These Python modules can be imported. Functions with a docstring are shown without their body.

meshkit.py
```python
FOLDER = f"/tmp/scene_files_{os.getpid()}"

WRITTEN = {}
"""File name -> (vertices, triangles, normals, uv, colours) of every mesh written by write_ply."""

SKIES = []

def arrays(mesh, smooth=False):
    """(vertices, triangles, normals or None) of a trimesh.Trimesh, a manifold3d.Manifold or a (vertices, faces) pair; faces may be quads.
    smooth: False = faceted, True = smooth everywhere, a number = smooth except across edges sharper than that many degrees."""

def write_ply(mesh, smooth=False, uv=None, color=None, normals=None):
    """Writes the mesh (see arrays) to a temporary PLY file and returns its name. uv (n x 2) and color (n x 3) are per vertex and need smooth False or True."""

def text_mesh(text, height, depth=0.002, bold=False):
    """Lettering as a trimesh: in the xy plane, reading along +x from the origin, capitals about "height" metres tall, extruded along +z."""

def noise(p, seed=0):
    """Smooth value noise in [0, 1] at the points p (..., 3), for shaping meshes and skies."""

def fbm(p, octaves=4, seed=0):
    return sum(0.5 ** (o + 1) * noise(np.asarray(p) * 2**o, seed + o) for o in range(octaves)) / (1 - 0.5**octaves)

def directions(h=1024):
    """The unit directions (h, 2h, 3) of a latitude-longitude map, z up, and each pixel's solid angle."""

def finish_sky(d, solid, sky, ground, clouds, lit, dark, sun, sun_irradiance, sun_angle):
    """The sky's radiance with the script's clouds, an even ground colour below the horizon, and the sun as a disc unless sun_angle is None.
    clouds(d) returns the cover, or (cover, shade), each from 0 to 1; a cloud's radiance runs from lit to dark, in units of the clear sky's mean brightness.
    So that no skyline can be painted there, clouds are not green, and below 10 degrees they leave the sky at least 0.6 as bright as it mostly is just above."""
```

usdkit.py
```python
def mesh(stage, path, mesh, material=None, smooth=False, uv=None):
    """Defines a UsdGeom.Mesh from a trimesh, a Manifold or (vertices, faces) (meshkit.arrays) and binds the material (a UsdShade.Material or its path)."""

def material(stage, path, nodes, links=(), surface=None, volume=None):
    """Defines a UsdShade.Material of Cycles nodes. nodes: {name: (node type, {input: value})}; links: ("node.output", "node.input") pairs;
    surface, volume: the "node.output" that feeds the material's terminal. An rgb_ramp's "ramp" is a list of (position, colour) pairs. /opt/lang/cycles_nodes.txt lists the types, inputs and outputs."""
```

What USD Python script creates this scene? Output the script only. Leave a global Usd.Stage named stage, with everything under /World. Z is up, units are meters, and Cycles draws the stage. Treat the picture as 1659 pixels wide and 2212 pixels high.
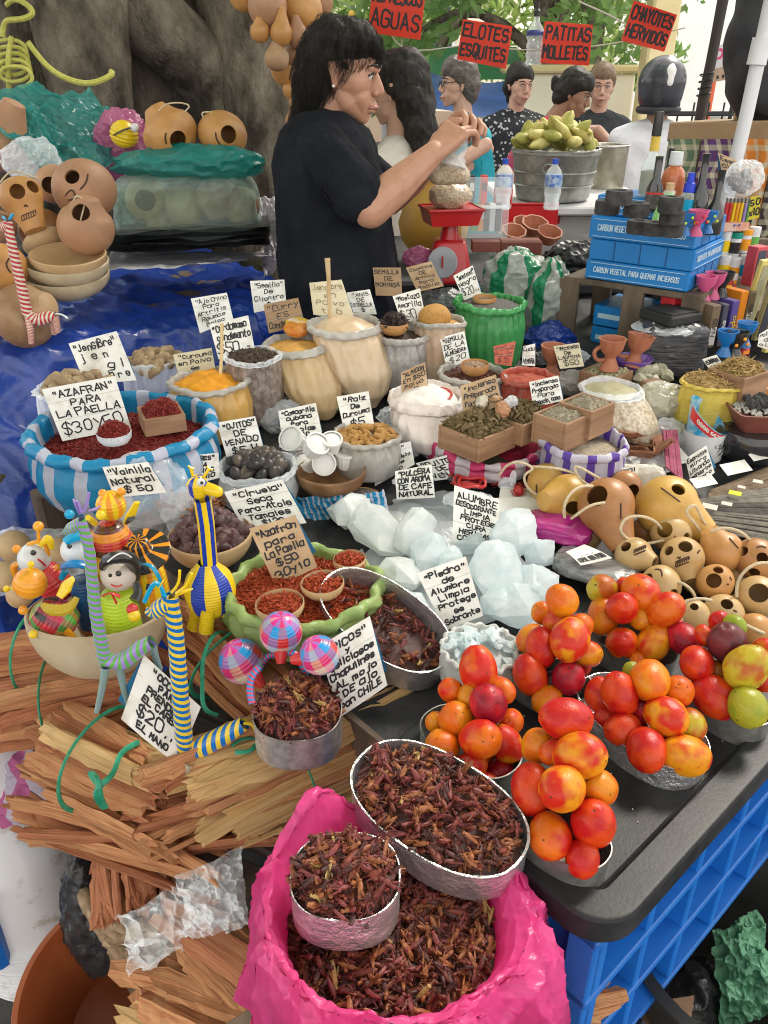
import math,random
import numpy as np,trimesh,manifold3d,shapely,usdkit,meshkit
from shapely.geometry import LineString,Polygon,Point
from pxr import Usd,UsdGeom,UsdLux,UsdShade,Gf,Sdf
R_=random.Random(7);N_=np.random.default_rng(7)
stage=Usd.Stage.CreateInMemory()
UsdGeom.SetStageUpAxis(stage,UsdGeom.Tokens.z);UsdGeom.SetStageMetersPerUnit(stage,1.0)
UsdGeom.Xform.Define(stage,'/World');UsdGeom.Scope.Define(stage,'/World/Looks')
EYE=np.array([0,0,1.5]);PITCH=math.radians(28.6);FOC=1736.0;CX,CY=829.5,1106.0
cam=UsdGeom.Camera.Define(stage,'/World/camera')
cam.AddTranslateOp().Set(Gf.Vec3d(*EYE));cam.AddRotateXOp().Set(90-math.degrees(PITCH))
cam.CreateHorizontalApertureAttr(24.0);cam.CreateVerticalApertureAttr(32.0);cam.CreateFocalLengthAttr(24*FOC/1659)
cam.CreateClippingRangeAttr(Gf.Vec2f(.05,500));cam.CreateExposureAttr(1.06)
SUN=np.array([.55,.62,.95]);SUN/=np.linalg.norm(SUN)
dome=UsdLux.DomeLight.Define(stage,'/World/sky')
sm=usdkit.material(stage,'/World/Looks/sky_look',{'t':('texture_coordinate',{}),'n':('noise_texture',{'scale':2.2,'detail':5}),'r':('rgb_ramp',{'ramp':[(.3,(.72,.72,.72)),(.6,(.97,.97,.97))]}),'s':('sky_texture',{'sky_type':'single_scattering','sun_disc':False,'sun_elevation':float(math.asin(SUN[2])),'sun_rotation':float(math.atan2(SUN[0],SUN[1])),'aerosol_density':2.0}),'m':('mix_color',{'b':(9.9,9.5,8.9),'use_clamp':False}),'b':('background_shader',{'strength':.1})},[('t.generated','n.vector'),('n.fac','r.fac'),('r.color','m.fac'),('s.color','m.a'),('m.result','b.color')],surface='b.background')
UsdShade.MaterialBindingAPI.Apply(dome.GetPrim()).Bind(sm)
dome.GetPrim().SetCustomDataByKey('label','bright hazy white sky above the market');dome.GetPrim().SetCustomDataByKey('kind','structure')
sun=UsdLux.DistantLight.Define(stage,'/World/sun')
sun.CreateNormalizeAttr(True);sun.CreateIntensityAttr(.4);sun.CreateAngleAttr(14);sun.CreateColorAttr(Gf.Vec3f(1,.92,.8))
sun.AddRotateXYZOp().Set(Gf.Vec3f(math.degrees(math.acos(SUN[2])),0,math.degrees(math.atan2(SUN[0],-SUN[1]))))
_cnt={}
def num(parent,name):
 k=(parent,name);n=_cnt.get(k,0);_cnt[k]=n+1
 return f'{parent}/{name}'+(f'_{n:03d}' if n else '')
def tag(prim,label=None,cat=None,group=None,kind=None):
 for k,v in(('label',label),('category',cat),('group',group),('kind',kind)):
  if v:prim.SetCustomDataByKey(k,v)
 return prim
class T:
 pass
def thing(name,label,cat,base,group=None,kind=None):
 t=T();t.base=np.asarray(base,float);t.path=num('/World',name)
 x=UsdGeom.Xform.Define(stage,t.path);x.AddTranslateOp().Set(Gf.Vec3d(*map(float,t.base)))
 t.prim=tag(x.GetPrim(),label,cat,group,kind);return t
def _v(m):
 if hasattr(m,'to_mesh'):
  q=m.to_mesh();return trimesh.Trimesh(q.vert_properties[:,:3],q.tri_verts,process=False)
 if isinstance(m,tuple):return trimesh.Trimesh(*meshkit.arrays(m)[:2],process=False)
 return m
def part(t,name,m,mat,smooth=35,label=None,kind=None,uv=None):
 m=_v(m);p=T();p.base=t.base;p.path=num(t.path,name)
 p.prim=usdkit.mesh(stage,p.path,trimesh.Trimesh(m.vertices-t.base,m.faces,process=False),mat,smooth,uv).GetPrim()
 tag(p.prim,label,None,None,kind);return p
def solo(name,label,cat,m,mat,group=None,kind=None,smooth=35,base=None,uv=None):
 m=_v(m)
 if base is None:
  lo,hi=m.bounds;base=np.array([(lo[0]+hi[0])/2,(lo[1]+hi[1])/2,lo[2]])
 p=T();p.base=np.asarray(base,float);p.path=num('/World',name)
 g=usdkit.mesh(stage,p.path,trimesh.Trimesh(m.vertices-p.base,m.faces,process=False),mat,smooth,uv)
 g.AddTranslateOp().Set(Gf.Vec3d(*map(float,p.base)));p.prim=tag(g.GetPrim(),label,cat,group,kind);return p
def struct(name,m,mat,label=None,smooth=False):
 return solo(name,label,None,m,mat,None,'structure',smooth)
def ref(name,src,loc,rot,label,cat,group,sc=1.0):
 path=num('/World',name);x=UsdGeom.Xform.Define(stage,path)
 x.AddTranslateOp().Set(Gf.Vec3d(*map(float,loc)));x.AddRotateXYZOp().Set(Gf.Vec3f(*map(float,rot)));x.AddScaleOp().Set(Gf.Vec3f(sc,sc,sc))
 x.GetPrim().GetReferences().AddInternalReference(src);x.GetPrim().SetInstanceable(True)
 tag(x.GetPrim(),label,cat,group)
SP,CP=math.sin(PITCH),math.cos(PITCH)
def ray(px,py):
 x,v=(px-CX)/FOC,(py-CY)/FOC
 return np.array([x,CP-v*SP,-SP-v*CP])
def at(px,py,z):
 d=ray(px,py);return EYE+d*((z-EYE[2])/d[2])
def atY(px,py,Y):
 d=ray(px,py);return EYE+d*(Y/d[1])
def zt(Y):return.735+.13*max(0.,min(Y,2.3)-.75)
def on(px,py,h=0.):
 z=.75+h
 for _ in range(40):
  z=.5*z+.5*(zt(at(px,py,z)[1])+h)
 return at(px,py,z)
def mpp(p):return((p[1]-EYE[1])*CP-(p[2]-EYE[2])*SP)/FOC
def plane_hit(px,py,p0,n):
 d=ray(px,py);return EYE+d*(np.dot(p0-EYE,n)/np.dot(d,n))
def mesh_hit(m,px,py):
 d=ray(px,py);v,f=np.asarray(m.vertices),np.asarray(m.faces)
 a,b,c=v[f[:,0]],v[f[:,1]],v[f[:,2]];e1,e2=b-a,c-a
 h=np.cross(d,e2);det=(e1*h).sum(1);det=np.where(abs(det)<1e-15,1e-15,det);s=EYE-a
 u=(s*h).sum(1)/det;q=np.cross(s,e1);w=(q@d)/det;t=(e2*q).sum(1)/det
 ok=(u>=-1e-6)&(w>=-1e-6)&(u+w<=1+1e-6)&(t>0)
 if not ok.any():return None
 i=np.where(ok,t,9e9).argmin();n=np.cross(e1[i],e2[i]);n/=np.linalg.norm(n)
 return EYE+d*t[i],(n if n@d<0 else-n)
_m={}
def _coords(n,l,st):
 n['tc']=('texture_coordinate',{});n['oi']=('object_info',{});n['va']=('vector_math',{'math_type':'add'})
 l+=[('tc.object','va.vector1'),('oi.location','va.vector2')]
 n['mp']=('mapping',{'scale':st});l.append(('va.vector','mp.vector'));return 'mp.vector'
def M(name,c1,c2=None,s=25,rough=.5,bump=0.,bs=None,metal=0.,coat=0.,st=(1,1,1),lo=.35,hi=.65,trans=0.,spec=.5,transl=0.,alpha=1.,c3=None,detail=4,rnd=0.,dist=.004,sheen=0.,isl=0):
 if name in _m:return _m[name]
 n,l={},[];v=_coords(n,l,st)
 pr={'roughness':rough,'metallic':metal,'specular_ior_level':spec,'transmission_weight':trans}
 if coat:pr['coat_weight']=coat;pr['coat_roughness']=.1
 if sheen:pr['sheen_weight']=sheen
 n['p']=('principled_bsdf',pr);col=None
 if c2 is None and not rnd:pr['base_color']=c1
 else:
  n['n1']=('noise_texture',{'scale':s,'detail':detail,'roughness':.6});l.append((v,'n1.vector'))
  ramp=[(lo,c1),(hi,c2 or c1)]if c3 is None else[(lo,c1),((lo+hi)/2,c2),(hi,c3)]
  n['rp']=('rgb_ramp',{'ramp':ramp});col='rp.color'
  if isl:
   n['gi']=('geometry',{});l.append(('gi.random_per_island','rp.fac'))
  elif rnd:
   n['ma']=('math',{'math_type':'multiply_add','value2':rnd,'value3':-rnd/2});n['mb']=('math',{'math_type':'add'})
   l+=[('oi.random','ma.value1'),('ma.value','mb.value1'),('n1.fac','mb.value2'),('mb.value','rp.fac')]
  else:l.append(('n1.fac','rp.fac'))
  l.append((col,'p.base_color'))
 if bump:
  n['n2']=('noise_texture',{'scale':bs or s*3,'detail':5,'roughness':.65});n['bu']=('bump',{'strength':bump,'distance':dist})
  l+=[(v,'n2.vector'),('n2.fac','bu.height'),('bu.normal','p.normal')]
 out='p.BSDF'
 if transl:
  n['tl']=('translucent_bsdf',{'color':c1});n['mx']=('mix_closure',{'fac':transl})
  if col:l.append((col,'tl.color'))
  l+=[('p.BSDF','mx.closure1'),('tl.BSDF','mx.closure2')];out='mx.closure'
 if alpha<1:
  n['tr']=('transparent_bsdf',{'color':tuple(.5+.5*x for x in c1)});n['mt']=('mix_closure',{'fac':alpha})
  l+=[('tr.BSDF','mt.closure1'),(out,'mt.closure2')];out='mt.closure'
 _m[name]=usdkit.material(stage,'/World/Looks/'+name,n,l,surface=out);return _m[name]
def clear_plastic(name,tint=(.93,.95,.96),white=.045,edge=.4,bump=.12,bs=14,rough=.1):
 if name in _m:return _m[name]
 n,l={},[];v=_coords(n,l,(1,1,1))
 n['n']=('noise_texture',{'scale':bs,'detail':3,'distortion':1.2});n['bu']=('bump',{'strength':bump,'distance':.006})
 n['g']=('principled_bsdf',{'base_color':tint,'roughness':rough,'specular_ior_level':.9});n['t']=('transparent_bsdf',{'color':tint})
 n['lw']=('layer_weight',{'blend':.35});n['ml']=('math',{'math_type':'multiply_add','value2':edge,'value3':white,'use_clamp':True});n['mx']=('mix_closure',{})
 l+=[(v,'n.vector'),('n.fac','bu.height'),('bu.normal','g.normal'),('bu.normal','lw.normal'),('lw.facing','ml.value1'),('ml.value','mx.fac'),('t.BSDF','mx.closure1'),('g.BSDF','mx.closure2')]
 _m[name]=usdkit.material(stage,'/World/Looks/'+name,n,l,surface='mx.closure');return _m[name]
def striped(name,ca,cb,nrep,duty=.5,axis='x',rough=.35,transl=.3,bump=.35,bs=40,check=0):
 n={'tc':('texture_coordinate',{}),'sx':('separate_xyz',{}),'m1':('math',{'math_type':'multiply','value2':nrep}),'fr':('math',{'math_type':'fraction'}),'ls':('math',{'math_type':'less_than','value2':duty}),'mc':('mix_color',{'a':cb,'b':ca}),'p':('principled_bsdf',{'roughness':rough}),'tl':('translucent_bsdf',{}),'mx':('mix_closure',{'fac':transl}),'n2':('noise_texture',{'scale':bs,'detail':4}),'bu':('bump',{'strength':bump,'distance':.006})}
 l=[('tc.UV','sx.vector'),(f'sx.{axis}','m1.value1'),('m1.value','fr.value1'),('fr.value','ls.value1'),('ls.value','mc.fac'),('mc.result','p.base_color'),('mc.result','tl.color'),('p.BSDF','mx.closure1'),('tl.BSDF','mx.closure2'),('tc.object','n2.vector'),('n2.fac','bu.height'),('bu.normal','p.normal')]
 return usdkit.material(stage,'/World/Looks/'+name,n,l,surface='mx.closure')
def nrm(v):v=np.asarray(v,float);return v/max(np.linalg.norm(v),1e-12)
cat_=lambda ms:trimesh.util.concatenate([_v(m)for m in ms])
def sheet(P,closed=False,thick=0):
 m,n=P.shape[:2];i=np.arange(m*n).reshape(m,n)
 j=np.concatenate([i,i[:,:1]],1)if closed else i
 q=np.stack([j[:-1,:-1],j[:-1,1:],j[1:,1:],j[1:,:-1]],-1).reshape(-1,4)
 f=np.concatenate([q[:,[0,1,2]],q[:,[0,2,3]]]);return trimesh.Trimesh(P.reshape(-1,3),f,process=False)
def frame(d,up=(0,0,1)):
 d=nrm(d);a=np.cross(up,d)
 if np.linalg.norm(a)<1e-3:a=np.cross((1,0,0),d)
 a=nrm(a);return a,np.cross(d,a),d
def tube(pts,r,n=7,closed=False,flat=1.0):
 pts=np.asarray(pts,float);k=len(pts);r=np.broadcast_to(np.asarray(r,float),(k,))
 t=np.roll(pts,-1,0)-np.roll(pts,1,0)if closed else np.gradient(pts,axis=0)
 a,b,_=frame(t[0]);rings=[];th=np.arange(n)/n*2*np.pi
 for i in range(k):
  d=nrm(t[i]);a=nrm(a-d*(a@d));b=np.cross(d,a)
  rings.append(pts[i]+r[i]*(np.cos(th)[:,None]*a+flat*np.sin(th)[:,None]*b))
 P=np.array(rings)
 if closed:P=np.concatenate([P,P[:1]]);return sheet(P,True)
 m=sheet(P,True);v=np.vstack([m.vertices,pts[0],pts[-1]]);c0,c1=len(v)-2,len(v)-1
 j=np.arange(n);f0=np.stack([np.roll(j,-1),j,np.full(n,c0)],1);o=(k-1)*n;f1=np.stack([o+j,o+np.roll(j,-1),np.full(n,c1)],1)
 return trimesh.Trimesh(v,np.vstack([m.faces,f0,f1]),process=False)
def spline(pts,n=24,closed=False):
 from scipy.interpolate import CubicSpline
 p=np.asarray(pts,float)
 if closed:p=np.vstack([p,p[:1]])
 if len(p)<3:return np.linspace(p[0],p[-1],n)
 u=np.r_[0,np.cumsum(np.linalg.norm(np.diff(p,axis=0),axis=1)+1e-9)]
 return CubicSpline(u,p,bc_type='periodic' if closed else 'natural')(np.linspace(0,u[-1],n+closed))[:n]
def lathe(prof,n=32,c=(0,0,0),axis=(0,0,1),wob=None):
 prof=np.asarray(prof,float);th=np.arange(n)/n*2*np.pi;a,b,d=frame(axis)
 P=np.empty((len(prof),n,3))
 for i,(r,z)in enumerate(prof):
  rr=np.full(n,r)if wob is None else r*wob(i/(len(prof)-1),th)
  P[i]=np.asarray(c)+np.outer(rr*np.cos(th),a)+np.outer(rr*np.sin(th),b)+d*z
 return sheet(P,True)
def ell(c,r,sub=2,rot=None):
 m=trimesh.creation.icosphere(subdivisions=sub);v=m.vertices*np.asarray(r if np.ndim(r)else(r,r,r))
 if rot is not None:v=v@np.asarray(rot).T
 return trimesh.Trimesh(v+np.asarray(c),m.faces,process=False)
def cbox(size,ch=.004,c=(0,0,0),R=None):
 h=np.asarray(size,float)/2;ch=min(ch,h.min()*.6);P=[]
 for sx in(-1,1):
  for sy in(-1,1):
   for sz in(-1,1):
    for k in range(3):
     q=h-ch;q[k]=h[k];P.append(q*(sx,sy,sz))
 P=np.array(P)
 if R is not None:P=P@np.asarray(R).T
 m=trimesh.convex.convex_hull(P+np.asarray(c));return m
def rz(a):c,s=math.cos(a),math.sin(a);return np.array([[c,-s,0],[s,c,0],[0,0,1]])
def rot_to(d,up=(0,0,1)):a,b,d=frame(d,up);return np.stack([a,b,d],1)
def move(m,c,R=None):
 v=np.asarray(m.vertices)
 if R is not None:v=v@np.asarray(R).T
 return trimesh.Trimesh(v+np.asarray(c),m.faces,process=False)
fb=lambda p,o=3,s=0:meshkit.fbm(np.asarray(p),o,s)-.5
def rough_up(m,amp,freq,seed=0,o=3):
 n=trimesh.Trimesh(m.vertices,m.faces,process=False).vertex_normals
 return trimesh.Trimesh(m.vertices+n*(fb(np.asarray(m.vertices)*freq+seed*7.3,o,seed)*2*amp)[:,None],m.faces,process=False)
def hullchain(bones,seg=14,edge=.012,smooth=6):
 parts=[]
 for b in bones:
  parts.append(manifold3d.Manifold.batch_hull([manifold3d.Manifold.sphere(r,seg).translate(tuple(map(float,p)))for p,r in b]))
 m=manifold3d.Manifold.batch_boolean(parts,manifold3d.OpType.Add).refine_to_length(edge)
 q=m.to_mesh();t=trimesh.Trimesh(q.vert_properties[:,:3],q.tri_verts,process=False);t.merge_vertices()
 if smooth:trimesh.smoothing.filter_taubin(t,iterations=smooth)
 return t
def wrinkle(P,scale,seed,st=(1,1,1)):
 from scipy.spatial import cKDTree
 Q=np.asarray(P,float).reshape(-1,3)*st/scale;lo,hi=Q.min(0)-1.5,Q.max(0)+1.5;g=np.random.default_rng(seed);c=np.floor(lo).astype(int);n=np.ceil(hi).astype(int)-c
 idx=np.unique(np.floor(Q).astype(int),axis=0);nb=np.unique((idx[:,None]+np.stack(np.meshgrid(*[[-1,0,1]]*3),-1).reshape(1,-1,3)).reshape(-1,3),axis=0);K=nb+g.uniform(0,1,nb.shape)
 d,_=cKDTree(K).query(Q,2);return np.sqrt(np.minimum(d[:,1]-d[:,0],.7)+.003)
def crease(m,amp,scale,seed=0,st=(1,1,1),op=0):
 n=trimesh.Trimesh(m.vertices,m.faces,process=False).vertex_normals;v=np.asarray(m.vertices);n=-n if op and(n*(EYE-v)).sum()<0 else n;w=wrinkle(v,scale,seed,st)+.5*wrinkle(v,scale*.42,seed+1,st)
 return trimesh.Trimesh(v-n*(amp*(w-.35))[:,None],m.faces,process=False)
def gcrease(P,amp,scale,seed=0,st=(1,1,1),k=None):
 n=np.cross(np.gradient(P,axis=0),np.gradient(P,axis=1));n/=np.maximum(np.linalg.norm(n,axis=-1,keepdims=True),1e-12);w=(wrinkle(P,scale,seed,st)+.5*wrinkle(P,scale*.42,seed+1,st)).reshape(P.shape[:2])-.35
 if k is not None:w=w*np.asarray(k)[:,None]
 Q=P+n*(amp*w)[...,None];Q[:,-1]=Q[:,0];return Q
def heap_z(x,y,seed):return meshkit.fbm(np.stack([x,y,np.full_like(x,seed)],-1),3,seed)-.5
G={k:v for k,v in(x.split('=')for x in '''A=022842,1434|B=02082837362505,2544433202|C=4738180703123243|D=02082847432202|E=42020848,0535|F=020848,0535|G=47381807031232434525|H=0208,4248,0545|I=2228|J=3833221203|K=0208,480542|L=080242|M=0208254842|N=02084248|O=180703123243473818|P=02083847463505|Q=180703123243473818,2441|R=02083847463505,2542|S=4738180706153544433212 03|T=0848,2822|U=080312324348|V=082248|W=0812253248|X=0842,4802|Y=082548,2522|Z=08480242|a=46160503123243,4642|b=0802,0516364543321203|c=4536160503123243|d=4842,4536160503123243|e=04444536160503123243|f=38281712,0636|g=46160503123243,46413010|h=0802,0516364542|i=2622,2728|j=36312010,3738|k=0802,460442|l=2822|m=0602,05162522,25364542|n=0602,0516364542|o=160503123243453616|p=0600,0516364543321203|q=4640,4536160503123243|r=0602,04163645|s=453616051434433212 03|t=18132232,0636|u=0603122243,4642|v=062246|w=0612243246|x=0642,4602|y=0624,4610|z=06460242|0=180703123243473818|1=172822|2=07183847460242|3=07183847463525,354443321203|4=32380444|5=48080535444332 1203|6=380703123243443515 04|7=084822|8=180706153546473818,150403123243443515|9=45351506071838474332|$=473818070615354443321203,2921|"=1816,3836|.=2223|,=2220|:=2223,2526|-=1535|%=0842,1707,4333'''.split('|'))}
def glyphs(text,jit=0.,slant=0.,seed=0):
 r=random.Random(seed*31+len(text));x=0;out=[]
 for ch in text:
  g=G.get(ch)
  if g is None:x+=3.2;continue
  a=r.uniform(-1,1)*jit*.2;sc=1+r.uniform(-1,1)*jit*.16;dy=r.uniform(-1,1)*jit*.8
  narrow=ch in 'Iil1.,:'
  for s in g.replace(' ','').split(','):
   p=np.array([(int(s[i]),int(s[i+1]))for i in range(0,len(s),2)],float)
   p[:,1]-=2;p[:,0]-=2;p=p*sc+(np.random.default_rng(r.randrange(99999)).uniform(-1,1,(len(p),2))*jit*.32)
   p=p@np.array([[math.cos(a),math.sin(a)],[-math.sin(a),math.cos(a)]]);p[:,0]+=slant*p[:,1]
   if narrow:p[:,0]*=.6
   out.append(p+(x+(1.2 if narrow else 2),dy))
  x+=(3.4 if narrow else 5.5)
 return out,max(x-1.4,1)
def letter_poly(lines,W,H,pen,jit=.8,slant=.05,margin=.07,seed=0,fill=.9,left=False):
 """lines: text or (text, weight); laid out from the top; shapely area in metres, origin at the lower left."""
 ls=[(l,1.)if isinstance(l,str)else l for l in lines];tot=sum(w for _,w in ls);y=H*(1-margin*.8);hh=H*(1-1.6*margin);geo=[]
 for k,(t,w)in enumerate(ls):
  slot=hh*w/tot;y-=slot
  if not t:continue
  st,wid=glyphs(t,jit,slant,seed+k);sy=slot*.66/6*(fill/.9);sx=min(sy*1.25,W*(1-2*margin)/wid)
  x0=W*margin if left else(W-sx*wid)/2+(random.Random(seed+k).uniform(-.04,.04)*W*jit)
  for p in st:
   q=p*(sx,sy)+(x0,y+slot*.22);geo.append(LineString(q).buffer(pen/2,quad_segs=2))
 return shapely.unary_union(geo)
def poly_mesh(geo,depth=0.0):
 out=[]
 for g in getattr(geo,'geoms',[geo]):
  if g.is_empty or g.geom_type!='Polygon':continue
  v,f=trimesh.creation.triangulate_polygon(g,engine='earcut');out.append(trimesh.Trimesh(np.c_[v,np.zeros(len(v))],f,process=False))
 return cat_(out)
def on_quad(m2,W,H,TL,TR,BR,BL,n,off,bend=(0,0)):
 u,w=m2.vertices[:,0]/W,m2.vertices[:,1]/H
 P=((1-u)*(1-w))[:,None]*BL+(u*(1-w))[:,None]*BR+(u*w)[:,None]*TR+((1-u)*w)[:,None]*TL
 return trimesh.Trimesh(P+n*(off+bend[0]*(4*(u-.5)**2)*(1-w*.8)+bend[1]*np.sin(np.pi*w))[:,None],m2.faces,process=False)
def slab(TL,TR,BR,BL,n,th):
 P=np.array([TL,TR,BR,BL]);return trimesh.convex.convex_hull(np.vstack([P,P-n*th]))
INK=M('marker_ink',(.012,.012,.014),rough=.6);INKP=M('purple_ink',(.05,.012,.07),rough=.6)
CARD={'w':M('white_card',(.56,.53,.46),(.76,.75,.71),s=24,lo=.3,hi=.5,rough=.6,bump=.08),'k':M('kraft_card',(.36,.23,.12),(.52,.37,.22),s=22,rough=.65,bump=.1),'b':M('brown_card',(.27,.17,.09),(.34,.22,.12),s=14,rough=.7,bump=.1),'r':M('red_card',(.42,.09,.05),(.5,.12,.07),s=14,rough=.6),'c':M('cream_card',(.55,.49,.33),(.62,.56,.4),s=14,rough=.6),'o':M('orange_fluorescent_card',(.72,.055,.02),(.8,.07,.03),s=6,rough=.45,transl=.3)}
CBACK=M('printed_blue_card',(.02,.13,.27),(.03,.2,.36),s=30,rough=.45);CEDGE=M('card_edge',(.72,.7,.64),rough=.6);TAPE=M('tape_line',(.4,.39,.36),rough=.3)
def sign(q,h,lines,col='w',label='',tilt=.35,yaw=0.,pen=.0025,back=1,seed=None,Y=None,jit=.8,ink=None,folds=1,name='price_sign',cat='sign',th=.0012,blen=.8,margin=.07,group=None):
 TL,TR,BR,BL=q;bx,by=(BR[0]+BL[0])/2,(BR[1]+BL[1])/2
 p0=atY(bx,by,Y)if Y else on(bx,by,h);d=nrm([EYE[0]-p0[0],EYE[1]-p0[1],0]);d=rz(yaw)@d
 n=nrm(d*math.cos(tilt)+np.array([0,0,math.sin(tilt)]));c3=[plane_hit(*c,p0,n)for c in q];TL,TR,BR,BL=c3
 W=(np.linalg.norm(TR-TL)+np.linalg.norm(BR-BL))/2;H=(np.linalg.norm(TL-BL)+np.linalg.norm(TR-BR))/2
 t=thing(name,label,cat,p0,group);seed=seed if seed is not None else int(abs(TLx(q))+q[0][1])
 rb=random.Random(seed);bd=(rb.uniform(-.06,.05)*W,rb.uniform(-.05,.05)*W)if th<.002 else(0,0);gx=np.array([[(W*a/6,H*b/6,0.)for a in range(7)]for b in range(7)]);g2=sheet(gx)
 part(t,'card',cat_([on_quad(g2,W,H,TL,TR,BR,BL,n,0,bd),on_quad(g2,W,H,TL,TR,BR,BL,n,-th,bd)]),CARD[col],True if 0 else False)
 part(t,'lettering',on_quad(poly_mesh(letter_poly(lines,W,H,pen,seed=seed,jit=jit,margin=margin)),W,H,TL,TR,BR,BL,n,.0007,bd),ink or INK,False)
 if folds:
  for k in range(1,3):
   w=H*k/3+.004;part(t,'tape_edge',on_quad(poly_mesh(Polygon([(0,w),(W,w+.002),(W,w+.0026),(0,w+.0006)])),W,H,TL,TR,BR,BL,n,.0005,bd),TAPE,False)
 if back:
  o=-d*blen*H*.75;dn=np.array([0,0,(min(BL[2],BR[2])-(TL[2]+TR[2])/2)*.0]);e=.0015
  B1,B2=BR+o*.8-n*e,BL+o*.8-n*e;B1[2],B2[2]=BR[2],BL[2]
  nb=nrm(np.cross(TR-TL,B1-TR));dz_=n*(th+e+.003)+np.array([0,0,.002]);part(t,'back_panel',slab(TL-dz_,TR-dz_,B1,B2,nb,th),CBACK,False)
 return t
def TLx(q):return q[0][0]
# ================================================================ setting
asph=M('asphalt',(.035,.035,.037),(.075,.07,.068),s=9,rough=.85,bump=.5,bs=120)
struct('ground',sheet(np.array([[(x,y,0.)for x in(-120,-6,0,6,120)]for y in(-60,-3,3,9,240)]),0),asph,'dark worn asphalt ground of the market street')
def building(x0,x1,Y,H,col,lab,wins,name='street_building'):
 t=thing(name,lab,'building',((x0+x1)/2,Y,0));part(t,'wall',cbox((x1-x0,4,H),.03,((x0+x1)/2,Y+2,H/2)),col,False)
 part(t,'cornice',cbox((x1-x0+.3,.3,.25),.03,((x0+x1)/2,Y-.05,H-.3)),col,False);part(t,'plinth',cbox((x1-x0,.1,.7),.02,((x0+x1)/2,Y-.052,.35)),M('plinth_paint',(.4,.3,.22),rough=.7),False)
 for wx,wz,ww,wh in wins:
  w=part(t,'window',cbox((ww,.06,wh),.01,(wx,Y-.032,wz)),M('window_pane_dark',(.05,.06,.07),rough=.1),False)
  part(w,'frame',cat_([cbox((ww+.16,.1,.08),.01,(wx,Y-.05,wz+s*(wh/2+.04)))for s in(-1,1)]+[cbox((.08,.1,wh),.01,(wx+s*(ww/2+.04),Y-.05,wz))for s in(-1,0,1)]),M('window_frame_white',(.7,.7,.68)),False)
WP=M('white_plaster',(.8,.79,.76),(.84,.83,.8),s=2,rough=.8,bump=.1)
building(4.6,16,17,6.5,WP,'white plastered building at the end of the street',[(8.5,3.6,1.1,1.8),(11.5,3.6,1.1,1.8)])
building(-14,3.2,22,5.5,M('cream_plaster',(.8,.75,.6),(.84,.8,.66),s=2,rough=.8),'cream plastered building behind the trees',[(-2,2.6,1.2,1.8),(1,2.6,1.2,1.8)])
bark=M('fig_bark',(.065,.054,.042),(.36,.31,.24),s=7,rough=.95,bump=1.,bs=30,st=(1.5,1.5,.8),dist=.03,lo=.36,hi=.74,spec=.15,detail=8)
tr=thing('fig_tree','massive grey-brown fig tree with buttress roots behind the gourd stall','tree',(-.85,3.5,0))
def rtube(px,r,n=26,seg=40,amp=.05,seed=0):
 P=spline([atY(x,y,Y)for x,y,Y in px],seg);rr=np.interp(np.linspace(0,1,seg),np.linspace(0,1,len(r)),r);return rough_up(tube(P,rr,n),amp,2.6,seed)
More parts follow.
